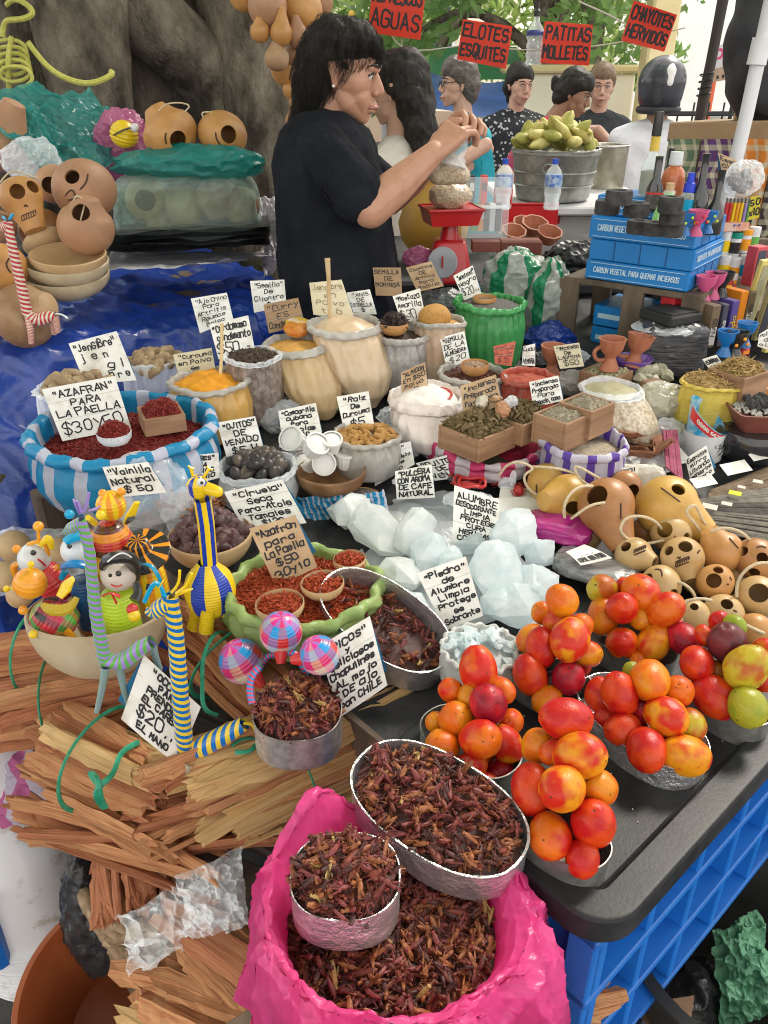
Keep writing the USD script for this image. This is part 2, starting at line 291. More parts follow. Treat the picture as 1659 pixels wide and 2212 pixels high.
def bt(c,rx,H,seed):
 th=np.linspace(0,2*np.pi,96,endpoint=False);zz=np.linspace(0,H,60);P=np.empty((60,96,3))
 for i,z in enumerate(zz):
  lob=1+.09*np.sin(7*th+.5*math.sin(z*1.7)+seed)+.06*np.sin(13*th+z)+.28*math.exp(-z/.5)
  r=rx*lob*(1+.05*math.sin(z*2));P[i]=np.stack([c[0]+r*np.cos(th),c[1]+r*np.sin(th)*.8,np.full(96,z)],-1)
 return rough_up(sheet(P,True),.035,5,seed)
trunk=[bt((-.72,3.62),.46,4.2,1),rtube([(150,-260,2.9),(165,0,2.88),(185,150,2.86),(215,330,2.8),(225,1250,2.6)],[.15,.135,.125,.14,.22],seed=2),rtube([(20,-200,3.1),(30,60,3.05),(40,300,3.0),(40,1250,2.8)],[.2,.19,.2,.3],seed=3),rtube([(265,-160,3.1),(300,10,3.08),(375,90,3.12),(455,170,3.2),(520,330,3.25),(540,1200,3.1)],[.12,.12,.115,.13,.17,.22],seed=4),rtube([(520,-260,3.3),(545,0,3.26),(560,200,3.22),(585,400,3.18),(600,1200,3.0)],[.2,.18,.15,.13,.2],seed=5)]
part(tr,'trunk',rough_up(cat_(trunk),.012,14,5,4),bark,True)
def leaf_cloud(centres,n,size,seed,squash=.75):
 g=np.random.default_rng(seed);k=len(centres);i=g.integers(0,k,n);c=np.array([x[0]for x in centres])[i];r=np.array([x[1]for x in centres])[i]
 d=g.normal(size=(n,3));d/=np.linalg.norm(d,axis=1)[:,None];p=c+d*(r*g.uniform(.55,1.05,n))[:,None]*(1,1,squash)
 a=g.normal(size=(n,3));a/=np.linalg.norm(a,axis=1)[:,None];b=np.cross(a,g.normal(size=(n,3)));b/=np.linalg.norm(b,axis=1)[:,None]
 s=size*g.uniform(.6,1.3,n)[:,None];V=np.stack([p-a*s,p+b*s*.42,p+a*s,p-b*s*.42],1).reshape(-1,3);q=np.arange(n)[:,None]*4
 return trimesh.Trimesh(V,np.vstack([q+[0,1,2],q+[0,2,3]]),process=False)
LF=[M('leaf_green',(.13,.25,.06),(.30,.46,.16),s=1.6,rough=.5,transl=.6,lo=.3,hi=.7),M('leaf_yellow_green',(.22,.34,.08),(.40,.5,.17),s=2,rough=.5,transl=.6)]
g=np.random.default_rng(77);part(tr,'crown',leaf_cloud([(np.array([g.uniform(-4.5,1.3),g.uniform(-2.2,5.5),g.uniform(3.0,5.2)]),g.uniform(.5,.9))for _ in range(70)],9000,.13,77),LF[0],False)
part(tr,'limb',cat_([tube(spline([(-.7,3.5,3.6),(-.9+.5*a,2.6,4.2),(-1.2+1.1*a,1.-.3*a,4.5)],14),np.linspace(.2,.04,14),10)for a in(-1.5,0,1.4)]),bark,True)
def tree(x,Y,H,R,k,n,size,seed,lab,low=1.2,m=0):
 g=np.random.default_rng(seed);t=thing('street_tree',lab,'tree',(x,Y,0),'trees behind the market')
 cs=[(np.array([x+g.uniform(-1,1)*R,Y+g.uniform(-1,1)*R*.8,g.uniform(low,H)]),g.uniform(.35,.75))for _ in range(k)]
 part(t,'crown',leaf_cloud(cs,n,size,seed),LF[m],False)
 bs=[tube(spline([(x,Y,0),(x+.05,Y,H*.3),(x+.1,Y+.1,H*.6)],8),np.linspace(.16,.09,8),8)]
 for c,r in cs[::3]:bs.append(tube(spline([(x+.05,Y,H*.35),(x*.5+c[0]*.5,Y*.5+c[1]*.5,c[2]*.6+H*.25),c],8),np.linspace(.07,.012,8),5))
 part(t,'trunk',cat_(bs),bark,True)
tree(-.9,8.6,4.6,2.0,40,8000,.08,1,'leafy green tree behind the hanging gourds and the soft drinks sign',1.7)
tree(1.6,9.2,4.4,1.7,40,8500,.075,2,'bright green tree behind the sweetcorn sign and the turquoise shirt',1.5)
tree(2.3,10.5,4.2,1.2,20,4200,.08,3,'light green thin tree near the boiled chayote sign',2.1,1)
tree(.4,13,3.6,3.2,40,7500,.09,4,'yellow-green far tree behind the blue tarpaulin roof',.9,1)
tb=M('blue_tarp_far',(.012,.045,.16),(.03,.09,.3),s=3,rough=.35,bump=.3,bs=6,dist=.03)
st=thing('tarp_stall','far market stall under a dark blue tarpaulin roof','stall',(1.1,7.4,0))
P=np.array([[(x,y,z+.05*math.sin(x*4+y)-.04*abs(math.sin(x*2.4)))for x in np.linspace(-.1,1.0,24)]for y,z in((6.5,1.26),(6.9,1.38),(7.5,1.52),(8.2,1.42),(8.8,1.3))])
part(st,'tarp_roof',sheet(P),tb,True);part(st,'counter_cloth',cbox((.95,1.2,.8),.03,(.45,7.7,.4)),M('pale_cloth',(.55,.52,.58),(.66,.64,.7),s=6,rough=.8,bump=.4),False)
for x in(0.,.92):
 for y in(6.55,8.7):part(st,'pole',tube([(x,y,0),(x,y,1.3)],.02,8),M('pole_grey',(.3,.3,.3)))
GAR=[M(f'goods_{i}',c,rough=.5)for i,c in enumerate([(.5,.05,.08),(.06,.2,.5),(.6,.4,.05),(.7,.7,.72),(.05,.3,.15),(.35,.1,.3)])]
for i in range(10):
 x=.03+.09*i;part(st,'goods_box',cbox((.07,.2,.12+.1*(i*7%3)),.01,(x,7.25,.86+.05*(i*7%3)),rz(i)),GAR[i%6],False)
gr=M('green_awning',(.04,.25,.1),rough=.5);t=thing('green_awning','green awning roof behind the white blouse','awning',(.5,9.6,0));part(t,'roof',sheet(np.array([[(x,y,z)for x in(-.6,.4,1.4)]for y,z in((9.2,1.45),(9.8,1.75),(10.4,1.5))])),gr,False)
for x in(-.5,1.3):part(t,'pole',tube([(x,9.25,0),(x,9.25,1.45)],.025,6),M('pole_grey',(.3,.3,.3)))
YP=M('yellow_paint',(.7,.58,.3),(.78,.66,.38),s=4,rough=.7);t=thing('yellow_pillar','yellow painted pillar behind the man in the dark T-shirt','pillar',(2.42,8.2,0))
part(t,'shaft',cbox((.24,.24,3.0),.02,(2.42,8.2,1.5)),YP,False);part(t,'cap',cbox((.34,.34,.1),.02,(2.42,8.2,3.05)),YP,False);part(t,'base',cbox((.32,.32,.3),.02,(2.42,8.2,.15)),YP,False)
t=thing('yellow_wall','low cream wall beside the yellow pillar','wall',(1.9,8.6,0));part(t,'wall',cbox((1.2,.15,1.5),.02,(1.75,8.6,.75)),M('cream_plaster',(.72,.66,.48)),False);part(t,'coping',cbox((1.3,.22,.07),.02,(1.75,8.6,1.54)),YP,False)
t=thing('orange_post','orange-red post beside the yellow pillar','post',(3.02,8.4,0));part(t,'shaft',tube([(3.02,8.4,0),(3.02,8.4,1.52)],.04,10),M('orange_red_paint',(.6,.1,.03)));part(t,'cap',ell((3.02,8.4,1.53),.05,1),M('orange_red_paint',(.6,.1,.03)))
IR=M('black_iron',(.012,.013,.014),rough=.45);t=thing('iron_fence','black wrought iron fence behind the motorcycle helmet','fence',(4.2,7.2,0))
for z in(.25,.95,1.22):part(t,'rail',cbox((4.4,.03,.035),.005,(4.4,7.2,z)),IR,False)
for i in range(37):
 x=2.24+.12*i;part(t,'baluster',tube([(x,7.2,.05),(x,7.2,1.3)],.008,5),IR)
for x in(2.2,3.6,5.0,6.5):part(t,'fence_post',cbox((.06,.06,1.5),.008,(x,7.2,.75)),IR,False)
part(t,'arch',tube(spline([(3.4,7.16,1.25),(3.7,7.16,1.5),(4.2,7.16,1.62),(4.7,7.16,1.5),(5,7.16,1.25)],20),.018,6),IR)
for i,(x,y,sx,sz,k,lab)in enumerate([(4.0,9.2,1.3,.9,3,'pale parked delivery van body beyond the iron fence'),(5.6,9.6,1.4,1.0,3,'white delivery van body beyond the iron fence at the street end')]):
 t=thing('parked_van',lab,'van',(x,y,0));part(t,'body',cbox((sx,.8,sz),.12,(x,y,.3+sz/2)),GAR[k],True);part(t,'window',cbox((sx*.7,.02,sz*.35),.01,(x,y-.41,.3+sz*.72)),M('window_pane_dark',(.05,.06,.07),rough=.1),False)
 for s in(-1,1):part(t,'wheel',lathe([(0,-.08),(.24,-.08),(.26,-.04),(.26,.04),(.24,.08),(0,.08)],20,(x+s*sx*.33,y-.38,.26),(0,1,0)),IR)
DW=M('dark_pole_wood',(.03,.026,.022),(.07,.06,.05),s=20,rough=.8,bump=.4,st=(1,1,.1));p=atY(1512,250,3.3)
t=thing('dark_pole','dark wooden pole rising behind the patterned textiles','pole',(p[0],p[1],0));part(t,'shaft',rough_up(tube(spline([(p[0]-.04,p[1],0),(p[0],p[1],1.3),(p[0]+.035,p[1],2.6)],30),.019,10),.003,18),DW);part(t,'wire_binding',tube([(p[0]+.023*math.cos(a),p[1]+.023*math.sin(a),1.42+a*.0035)for a in np.linspace(0,25,90)],.0025,5),IR)
p=atY(1612,250,2.35);WPOLE=M('white_painted_steel',(.62,.62,.64),(.7,.7,.72),s=8,rough=.4)
t=thing('white_pole','white painted steel canopy pole in front of the patterned textiles','pole',(p[0],p[1],0));part(t,'shaft',tube([(p[0]-.06,p[1],0),(p[0],p[1],1.4),(p[0]+.03,p[1],2.6)],.018,14),WPOLE);part(t,'clamp',tube([(p[0]+.0,p[1],1.52),(p[0]+.003,p[1],1.58)],.024,14),WPOLE);part(t,'hook',tube(spline([p+(.02,-.02,.17),p+(.06,-.02,.2),p+(.075,-.02,.14),p+(.05,-.02,.09),p+(.03,-.02,.11)],16),.006,6),WPOLE)
p=atY(1640,100,2.9);t=thing('black_backpack','black backpack hanging behind the white pole','bag',p-(0,0,.3));part(t,'body',rough_up(ell(p+(.06,.05,.03),(.14,.1,.27),4),.02,9),M('black_nylon',(.012,.012,.014),(.025,.025,.03),s=12,rough=.6,bump=.4))
part(t,'front_pocket',rough_up(ell(p+(.06,-.05,-.08),(.1,.04,.12),3),.01,12,3),M('black_nylon',(.012,.012,.014)));part(t,'strap',tube(spline([p+(.1,-.03,.3),p+(.15,-.08,.1),p+(.1,-.06,-.2)],14),.012,6,flat=.4),M('grey_strap',(.3,.3,.31)))
def poster(q,Y,lines,col,label,ink=None,pen=.012):
 return sign(q,0,lines,col,label,tilt=0,back=0,Y=Y,pen=pen,folds=0,ink=ink,name='banner_poster',cat='poster',jit=.3,th=.004)
CARD['grey']=M('grey_poster',(.32,.33,.36),(.4,.41,.44),s=8);CARD['pale']=M('pale_poster',(.6,.58,.62),rough=.5);CARD['brown']=M('photo_poster',(.4,.22,.1),(.5,.45,.45),s=12)
PKI=M('pink_print',(.6,.06,.2));po=[poster([(1540,100),(1588,90),(1585,150),(1538,162)],5,['PE'],'pale','white banner with pink letters beside the dark pole',PKI),poster([(1574,122),(1614,118),(1608,204),(1568,202)],5.2,['LISTA','mPs','ss'],'grey','grey printed poster beside the hanging backpack',pen=.01),poster([(1540,150),(1574,140),(1572,172),(1538,178)],4.9,['']if 0 else['..'],'brown','small picture poster under the pink lettered banner')]
for z,x in((1.0,3.2),):
 t=thing('poster_stand','thin frame that carries the banners beside the dark pole','frame',(2.25,5.3,0));
 for xx in(2.05,2.3):part(t,'upright',tube([(xx,5.3,0),(xx,5.3,1.75)],.012,6),IR)
 part(t,'crossbar',tube([(2.0,5.3,1.68),(2.4,5.3,1.72)],.01,6),IR)
for q,ln,lab in[([(806,-48),(921,-32),(908,86),(795,70)],['REFRESCOS','AGUAS'],'fluorescent orange sign for soft drinks and water'),([(1000,41),(1107,57),(1093,149),(987,128)],['ELOTES','ESQUITES'],'fluorescent orange sign for sweetcorn'),([(1177,46),(1281,54),(1272,142),(1167,136)],['PATITAS','MOLLETES'],'fluorescent orange sign for pigs trotters and rolls'),([(1369,1),(1463,32),(1435,112),(1342,88)],['CHAYOTES','HERVIDOS'],'tilted fluorescent orange sign for boiled chayote')]:
 sign(q,0,ln,'o',lab+' hung on a string',tilt=0,back=0,Y=3.4,pen=.0075,folds=0,jit=.35,name='hanging_sign',margin=.05)
ST=M('string_pale',(.45,.42,.36),rough=.8)
solo('sign_string','thin string that the orange signs hang on','string',cat_([tube(spline([atY(820,20,3.42),atY(860,95,3.42),atY(990,100,3.42),atY(1090,105,3.42),atY(1280,100,3.42),atY(1345,90,3.42),atY(1480,60,3.42)],60),.0022,5),tube(spline([atY(1250,3,3.43),atY(1330,40,3.43),atY(1372,64,3.43)],10),.003,5),tube([atY(868,84,3.42),atY(866,140,3.42)],.0022,5)]),ST)
def bottle(name,prof,px,py,Y,mat,label,extras=(),cat='bottle',h=None,n=24,z0=None,lean=0,cap=None):
 p=atY(px,py,Y)if z0 is None else at(px,py,z0);t=thing(name,label,cat,p,None);s=mpp(p)
 pr=[(r*s,z*s)for r,z in prof];part(t,'body',lathe(pr,n,p),mat,40)
 for nm,pf,mt in extras:part(t,nm,lathe([(r*s,z*s)for r,z in pf],n,p),mt,40)
 return t
PET=clear_plastic('pet_plastic',(.93,.96,.97),.12,.5,.3,90,.05);BLUECAP=M('blue_cap',(.02,.08,.5),rough=.35);WATER_LABEL=striped('water_label',(.03,.2,.55),(.75,.8,.85),2,.55,'y',.4,.1,.05)
bottle('hanging_bottle',[(0,0),(15,0),(18,4),(16,12),(19,20),(16,28),(19,36),(16,44),(20,54),(17,66),(7,80),(6,92),(0,92)],1152,141,3.45,PET,'clear ribbed plastic bottle hanging between two orange signs',[('label_band',[(17.5,54),(20.6,55),(20.6,62),(17.8,65)],M('navy_band',(.03,.05,.2))),('cap',[(0,90),(7,90),(7,100),(3,104),(3,116),(0,116)],M('dark_cap',(.02,.02,.02)))])
solo('string_lamps','small warm yellow string lamps among the trees','lights',cat_([ell(atY(a,b,7.9),.03,1)for a,b in((846,155),(850,178),(822,205),(945,190),(950,205),(940,215),(965,198),(760,30))]),M('warm_lamp',(.85,.55,.1),rough=.3),kind='stuff')
# ================================================================ people
SKIN=M('skin_tan',(.40,.205,.13),(.47,.25,.165),s=30,rough=.5,bump=.08,bs=300,dist=.002);SKIN2=M('skin_light',(.5,.29,.21),(.56,.34,.25),s=30,rough=.5);SKIN3=M('skin_brown',(.27,.14,.09),(.33,.175,.11),s=30,rough=.5)
HAIR=M('black_hair',(.008,.007,.006),(.022,.018,.015),s=60,rough=.5,bump=.5,bs=160,st=(1,1,.2),dist=.004,spec=.25);HAIRG=M('greying_hair',(.05,.042,.036),(.11,.095,.08),s=90,rough=.5,bump=.5,bs=200)
EYEW=M('eye_white',(.6,.57,.53),rough=.25);IRIS=M('dark_iris',(.02,.012,.01),rough=.15);LIP=M('lip',(.33,.12,.1),(.38,.15,.12),s=60,rough=.4);BROW=M('brow_hair',(.02,.015,.012),rough=.6)
class Head:
 def __init__(s,c,yaw,tilt=0.,roll=0.,k=1.):
  cy,sy,ct,st=math.cos(yaw),math.sin(yaw),math.cos(tilt),math.sin(tilt)
  f=np.array([cy*ct,sy*ct,-st]);l=np.array([-sy,cy,0]);u=np.cross(f,l);l,u=l*math.cos(roll)+u*math.sin(roll),u*math.cos(roll)-l*math.sin(roll)
  s.c,s.f,s.l,s.u,s.k=np.asarray(c,float),f,l,u,k
 def p(s,x,f,u):return s.c+s.k*(x*s.l+f*s.f+u*s.u)
 def bones(s):
  b=lambda*q:[(s.p(*x),r*s.k)for x,r in q]
  out=[b(((-.004,-.03,.028),.077),((.004,-.03,.028),.077),((0,.012,.03),.072)),b(((-.022,.03,-.01),.048),((.022,.03,-.01),.048),((0,-.02,.0),.07),((0,.036,.045),.045)),b(((-.03,.022,-.062),.03),((.03,.022,-.062),.03),((0,.058,-.093),.021),((0,.0,-.03),.06)),b(((0,.062,-.1),.014),((0,.07,-.055),.02),((-.024,.05,-.045),.03),((.024,.05,-.045),.03)),b(((0,.08,.01),.009),((0,.0975,-.024),.0125),((0,.08,-.03),.017)),b(((-.013,.088,-.032),.009),((.013,.088,-.032),.009)),b(((-.034,.068,.026),.012),((-.008,.08,.024),.01)),b(((.034,.068,.026),.012),((.008,.08,.024),.01)),b(((-.014,.083,-.062),.0075),((.014,.083,-.062),.0075),((0,.088,-.06),.0075)),b(((-.012,.081,-.074),.0085),((.012,.081,-.074),.0085),((0,.086,-.074),.0085))]
  for sd in(-1,1):out.append(b(((sd*.074,-.012,.022),.009),((sd*.08,-.026,.018),.01),((sd*.072,-.012,-.025),.008)))
  return out
 def face(s,t,parent_body,eyes=True,open_=.0):
  for sd in(-1,1):
   part(parent_body,'eye',ell(s.p(sd*.031,.0665,.006),s.k*.0125,2),EYEW);part(parent_body,'iris',ell(s.p(sd*.0315,.0745,.004),s.k*.0058,1),IRIS)
   part(parent_body,'eyelid',tube([s.p(sd*.016,.075,.009),s.p(sd*.026,.080,.0145),s.p(sd*.037,.078,.0135),s.p(sd*.046,.070,.007)],s.k*.0026,6),BROW)
   part(parent_body,'eyebrow',tube([s.p(sd*.012,.0885,.028),s.p(sd*.026,.0845,.034),s.p(sd*.04,.0755,.033),s.p(sd*.05,.065,.027)],np.array([.003,.005,.004,.002])*s.k,6,flat=.7),BROW)
  part(parent_body,'lips',tube(spline([s.p(-.024,.076,-.068),s.p(-.012,.0905,-.066),s.p(0,.0955,-.0665),s.p(.012,.0905,-.066),s.p(.024,.076,-.068)],12),s.k*np.r_[.002,np.full(10,.0055),.002],7),LIP)
  part(parent_body,'mouth_gap',tube(spline([s.p(-.02,.083,-.068),s.p(0,.1,-.068),s.p(.02,.083,-.068)],9),s.k*.0022,6),M('mouth_dark',(.05,.012,.01)))
def handbones(w,d,n,k=1.,curl=.6,thumb=1,spread=.35):
 """w wrist, d towards the knuckles, n out of the back of the hand."""
 d=nrm(d);n=nrm(np.asarray(n)-d*(np.asarray(n)@d));s=np.cross(d,n)*thumb;out=[];q=lambda a,b,c:np.asarray(w)+k*(a*d+b*s+c*n)
 out.append([(q(0,.012,0),.017*k),(q(0,-.012,0),.017*k),(q(.075,.03,.004),.012*k),(q(.075,-.03,0),.011*k)])
 for i,(b,L)in enumerate(((.031,.9),(.011,1.),(-.011,.94),(-.03,.74))):
  p=q(.078,b,.003);a=0;r=.0092*k*(1 if i<3 else.88);dd=nrm(d+s*(b/.031)*spread*.25)
  for j,seg in enumerate((.040,.026,.02)):
   c=curl if np.ndim(curl)==0 else curl[i];a+=c*(.75 if j==0 else.9);e=p+k*L*seg*(math.cos(a)*dd-math.sin(a)*n);out.append([(p,r),(e,r*.9)]);p=e;r*=.92
 p0,p1=q(.018,.022,-.004),q(.052,.05,-.016);p2=p1+k*(.03*d+.006*s-.018*n);p3=p2+k*(.022*d-.01*s-.012*n)
 out+=[[(p0,.0145*k),(p1,.0115*k)],[(p1,.0115*k),(p2,.0098*k)],[(p2,.0098*k),(p3,.008*k)]]
 return out
def figure(name,label,head,neck,sh,hips,arms,shirt,skin,pants,H=1.6,foot=None,chest=.115,hip=.125,sleeve=.55,edge=.012,hem=.0,shirt_amp=.006,hands=True,hstyle=None,collar=None,group=None,fine=None):
 """sh: (shoulder, shoulder); arms: per side (elbow, wrist, hand direction, back of hand, curl)."""
 sh=[np.asarray(q,float)for q in sh];neck=np.asarray(neck,float);hips=np.asarray(hips,float);mid=(sh[0]+sh[1])/2;lat=nrm(sh[1]-sh[0]);base=np.array([hips[0],hips[1],0.]);t=thing(name,label,'person',base,group)
 B=head.bones()+[[(head.p(0,-.02,-.03),.052*head.k),(neck,.056*head.k)],[(neck-(0,0,.015),.05),(sh[0]*.4+mid*.6-(0,0,.06),.035),(sh[1]*.4+mid*.6-(0,0,.06),.035)]]
 hl=hips-lat*.085,hips+lat*.085;cf=mid*.62+hips*.38
 B+=[[(mid-lat*.07-(0,0,.085),chest*.85),(mid+lat*.07-(0,0,.085),chest*.85),(cf-lat*.07,chest),(cf+lat*.07,chest)],[(cf-lat*.06,chest),(cf+lat*.06,chest),(hl[0],hip),(hl[1],hip)]]
 S=[[(mid-lat*.09-(0,0,.05),chest+.008),(mid+lat*.09-(0,0,.05),chest+.008),(cf-lat*.075,chest+.018),(cf+lat*.075,chest+.018)],[(cf-lat*.07,chest+.018),(cf+lat*.07,chest+.018),(hl[0]+(0,0,hem),hip+.02),(hl[1]+(0,0,hem),hip+.02)],[(neck-(0,0,.022),.066),(sh[0]*.55+neck*.45-(0,0,.005),.06),(sh[0],.058),(mid-(0,0,.08),.1)],[(neck-(0,0,.022),.066),(sh[1]*.55+neck*.45-(0,0,.005),.06),(sh[1],.058),(mid-(0,0,.08),.1)]]
 for i,a in enumerate(arms):
  if a is None:continue
  e,w=np.asarray(a[0],float),np.asarray(a[1],float);B+=[[(sh[i],.05),(e,.041)],[(e,.043),(e*.62+w*.38,.041)],[(e*.62+w*.38,.041),(w,.026)]]
  if hands and a[2]is not None:B+=handbones(w,a[2],a[3],.97,a[4],a[5]if len(a)>5 else 1)
  m=sh[i]+(e-sh[i])*sleeve;S.append([(sh[i],.06),(m,.066)])
 ft=foot or[(hl[0][0],hl[0][1],.05),(hl[1][0],hl[1][1],.05)];PB=[[(hl[0],hip+.01),(hl[1],hip+.01)]]
 for h,f in zip(hl,ft):
  f=np.asarray(f,float);kn=h*.5+f*.5+head.f*(.02,.02,0);B+=[[(h,.085),(kn,.058)],[(kn,.056),(f+(0,0,.06),.04)],[(f+(0,0,-.01),.04),(f+head.f*(.14,.14,0),.03)]];PB+=[[(h,.1),(kn,.075)],[(kn,.073),(f+(0,0,.06),.062)]]
 body=hullchain(B,14,fine or edge,3);b=part(t,'body',body,skin,True)
 sm=crease(rough_up(hullchain(S,18,edge,8),shirt_amp,12,3),.008,.11,5,(1,1,.6));sm.vertices[:,2]+=0;part(t,'shirt',sm,shirt,True);t.shirt=sm
 part(t,'trousers',hullchain(PB,12,.03,2),pants,True);head.face(t,b)
 return t,b
def hairmesh(bones,amp,freq,seed,edge=.007):return rough_up(hullchain(bones,16,edge,4),amp,freq,seed,4)
def hb(h,*q):return[(h.p(*x),r*h.k)for x,r in q]
def hsides(h):return[hb(h,((sd*.034,-.03,.05),.057),((sd*.042,-.045,.0),.049),((sd*.03,-.07,-.045),.045),((sd*.036,.012,.058),.05))for sd in(-1,1)]+[hb(h,((0,-.035,.055),.088),((0,-.06,.0),.078),((0,-.07,-.045),.058))]
NAVY=M('navy_black_tshirt',(.006,.007,.011),(.013,.015,.021),s=9,rough=.95,bump=.35,bs=9,dist=.03,spec=.15);JEANS=M('blue_denim',(.03,.05,.1),(.06,.09,.16),s=60,rough=.8)
h=Head(atY(748,160,2.15),math.radians(-10),.16,k=.87)
S1,S2=atY(694,318,2.0),atY(716,300,2.36);E1,W1=atY(800,452,1.93),atY(938,330,1.99);E2,W2=atY(842,430,2.36),atY(962,318,2.13)
t,b=figure('person','vendor with short black hair in a black T-shirt tying a bag of grain',h,atY(712,268,2.16),(S1,S2),atY(740,640,2.17),[(E1,W1,atY(1000,268,2.03)-W1,np.array([-.45,-.62,.65]),(.85,.8,.8,.85),-1),(E2,W2,atY(1000,272,2.1)-W2,np.array([-.1,.8,.6]),(.8,.8,.8,.8),1)],NAVY,SKIN,JEANS,chest=.122,hip=.14,sleeve=.76,edge=.0095,fine=.0068,shirt_amp=.007)
HB=[hb(h,((0,-.035,.045),.088),((0,.012,.06),.074),((0,-.06,.0),.076)),hb(h,((-.03,.034,.078),.034),((.03,.034,.078),.034),((0,.045,.08),.032)),hb(h,((-.042,-.05,.02),.046),((-.04,-.066,-.04),.042),((.04,-.066,-.04),.042),((.042,-.05,.02),.046)),hb(h,((-.028,-.08,-.075),.037),((.028,-.08,-.075),.037),((0,-.085,-.02),.05)),hb(h,((-.046,.0,.06),.04),((-.06,.012,.05),.016)),hb(h,((.046,.0,.06),.04),((.06,.012,.05),.016)),hb(h,((0,-.1,-.1),.03),((-.02,-.112,-.122),.018)),hb(h,((-.03,.062,.084),.016),((.03,.062,.084),.016),((0,.078,.066),.01))]
hm=hairmesh(HB,.009,42,5,.006);part(b,'hair',hm,HAIR,True)
hv,hn=np.asarray(hm.vertices),np.asarray(hm.vertex_normals);g=np.random.default_rng(5);pk=g.choice(len(hv),6500,replace=True);cw=h.p(0,-.035,.115);crv,cnt_=[],[]
for i in pk:
 p0,n0=hv[i]+g.normal(size=3)*.002,hn[i];d=nrm(p0-cw);d=nrm(d-n0*(d@n0)-h.u*.45-h.f*.35);L=g.uniform(.010,.022);lf,lu=(p0-h.c)@h.f,(p0-h.c)@h.u
 if lf>.03 and lu<.075 or lu<-.03 and lf>-.04:L*=.4
 for k in range(5):x=k/4;crv.append(p0+d*L*x+n0*(.001+.0055*math.sin(2.8*x))+g.normal(size=3)*.0012-h.u*.012*x*x)
 cnt_.append(5)
cp=num(b.path,'hair_strands');bc_=UsdGeom.BasisCurves.Define(stage,cp);bc_.CreatePointsAttr([Gf.Vec3f(*map(float,q-t.base))for q in crv]);bc_.CreateCurveVertexCountsAttr(cnt_);bc_.CreateTypeAttr('linear');bc_.CreateWidthsAttr([.0006]);bc_.SetWidthsInterpolation('constant');UsdShade.MaterialBindingAPI.Apply(bc_.GetPrim()).Bind(HAIR);bc_.GetPrim().SetCustomDataByKey('kind','stuff')
part(b,'earring',ell(h.p(-.084,-.012,-.03),.0035,1),M('earring_pearl',(.8,.78,.7),rough=.2))
part(t,'shirt_tag',ell(atY(634,420,2.05),(.006,.018,.03),2),M('blue_print',(.03,.08,.25)))
def shopper(label,hx,hy,Y,yaw,k,shirt,skin,shw=.2,dz=.26,arms=None,tilt=0.,pants=JEANS,lean=(0,0),sleeve=.5,chest=.1,hipdz=.62):
 h=Head(atY(hx,hy,Y),yaw,tilt,k=k);lat=np.array([-math.sin(yaw),math.cos(yaw),0]);bl=nrm(lat)
 neck=h.p(0,-.02,-.17)+(lean[0]*.25,lean[1]*.25,0);mid=neck+np.array([lean[0]*.4,lean[1]*.4,-.07]);sh=(mid-bl*shw*.86,mid+bl*shw*.86);hips=np.array([neck[0]+lean[0],neck[1]+lean[1],neck[2]-hipdz+.05]);f=np.array([math.cos(yaw),math.sin(yaw),0])
 A=[]
 for i,sd in enumerate((-1,1)):
  a=arms[i]if arms else None
  if a is None:e=sh[i]+np.array([0,0,-.27])+bl*sd*.04-f*.03;w=e+f*.1+(0,0,-.2);A.append((e,w,(0,0,-1)+f*.2,bl*sd,.35,1 if i else-1))
  else:e,w=a;A.append((e,w,nrm(w-e)+(0,0,-.1),(0,0,1)+bl*sd,.5,1 if i else-1))
 t,b=figure('person',label,h,neck,sh,hips,A,shirt,skin,pants,edge=.02,fine=.013,chest=chest,hip=.115,sleeve=sleeve,group=None,shirt_amp=.004)
 return h,t,b
WHB=M('cream_blouse',(.6,.55,.49),(.68,.63,.57),s=8,rough=.8,bump=.3,bs=12,dist=.02)
h,t,b=shopper('woman with long wavy dark hair in a cream blouse seen from behind',858,196,3.25,math.radians(150),.98,WHB,SKIN2,.2,sleeve=.35,hipdz=.66)
HB=hsides(h)+[hb(h,((0,-.03,.04),.09),((0,.015,.055),.08)),hb(h,((-.03,-.07,-.02),.065),((.03,-.07,-.02),.065),((0,-.1,-.12),.06)),hb(h,((0,-.1,-.12),.06),((-.045,-.1,-.2),.045),((-.085,-.1,-.29),.025)),hb(h,((.03,-.09,-.1),.05),((0,-.13,-.22),.045),((-.03,-.13,-.34),.018)),hb(h,((-.06,-.07,-.1),.04),((-.1,-.085,-.22),.03),((-.12,-.1,-.33),.012))]
part(b,'hair',hairmesh(HB,.013,26,8,.009),HAIR,True);ys=[q[0]+q[1]*.002 for q in(mesh_hit(t.shirt,790+13*i,268+2*abs(i-4))for i in range(10))if q is not None]
if len(ys)>3:part(t,'yoke_seam',tube(spline(ys,16),.003,5),M('blouse_seam',(.35,.32,.28)))
TQ=M('turquoise_shirt',(.0,.27,.36),(.01,.36,.45),s=8,rough=.7,bump=.3,bs=10,dist=.02)
Yp=5.3;h,t,b=shopper('man with glasses and short dark hair in a turquoise shirt',988,183,Yp,math.radians(188),1.02,TQ,SKIN2,.2,arms=[(atY(1052,322,Yp+.05),atY(1000,372,Yp-.25)),(atY(1048,312,Yp-.25),atY(975,362,Yp-.35))],lean=(.1,0))
part(b,'hair',hairmesh(hsides(h)+[hb(h,((0,-.03,.05),.087),((0,.03,.078),.066)),hb(h,((-.02,-.06,.0),.07),((.02,-.06,.0),.07),((0,-.065,-.05),.058)),hb(h,((0,.055,.1),.03),((0,.02,.1),.05))],.008,40,4,.01),HAIRG,True)
GL=M('spectacle_frame',(.02,.02,.022),rough=.3)
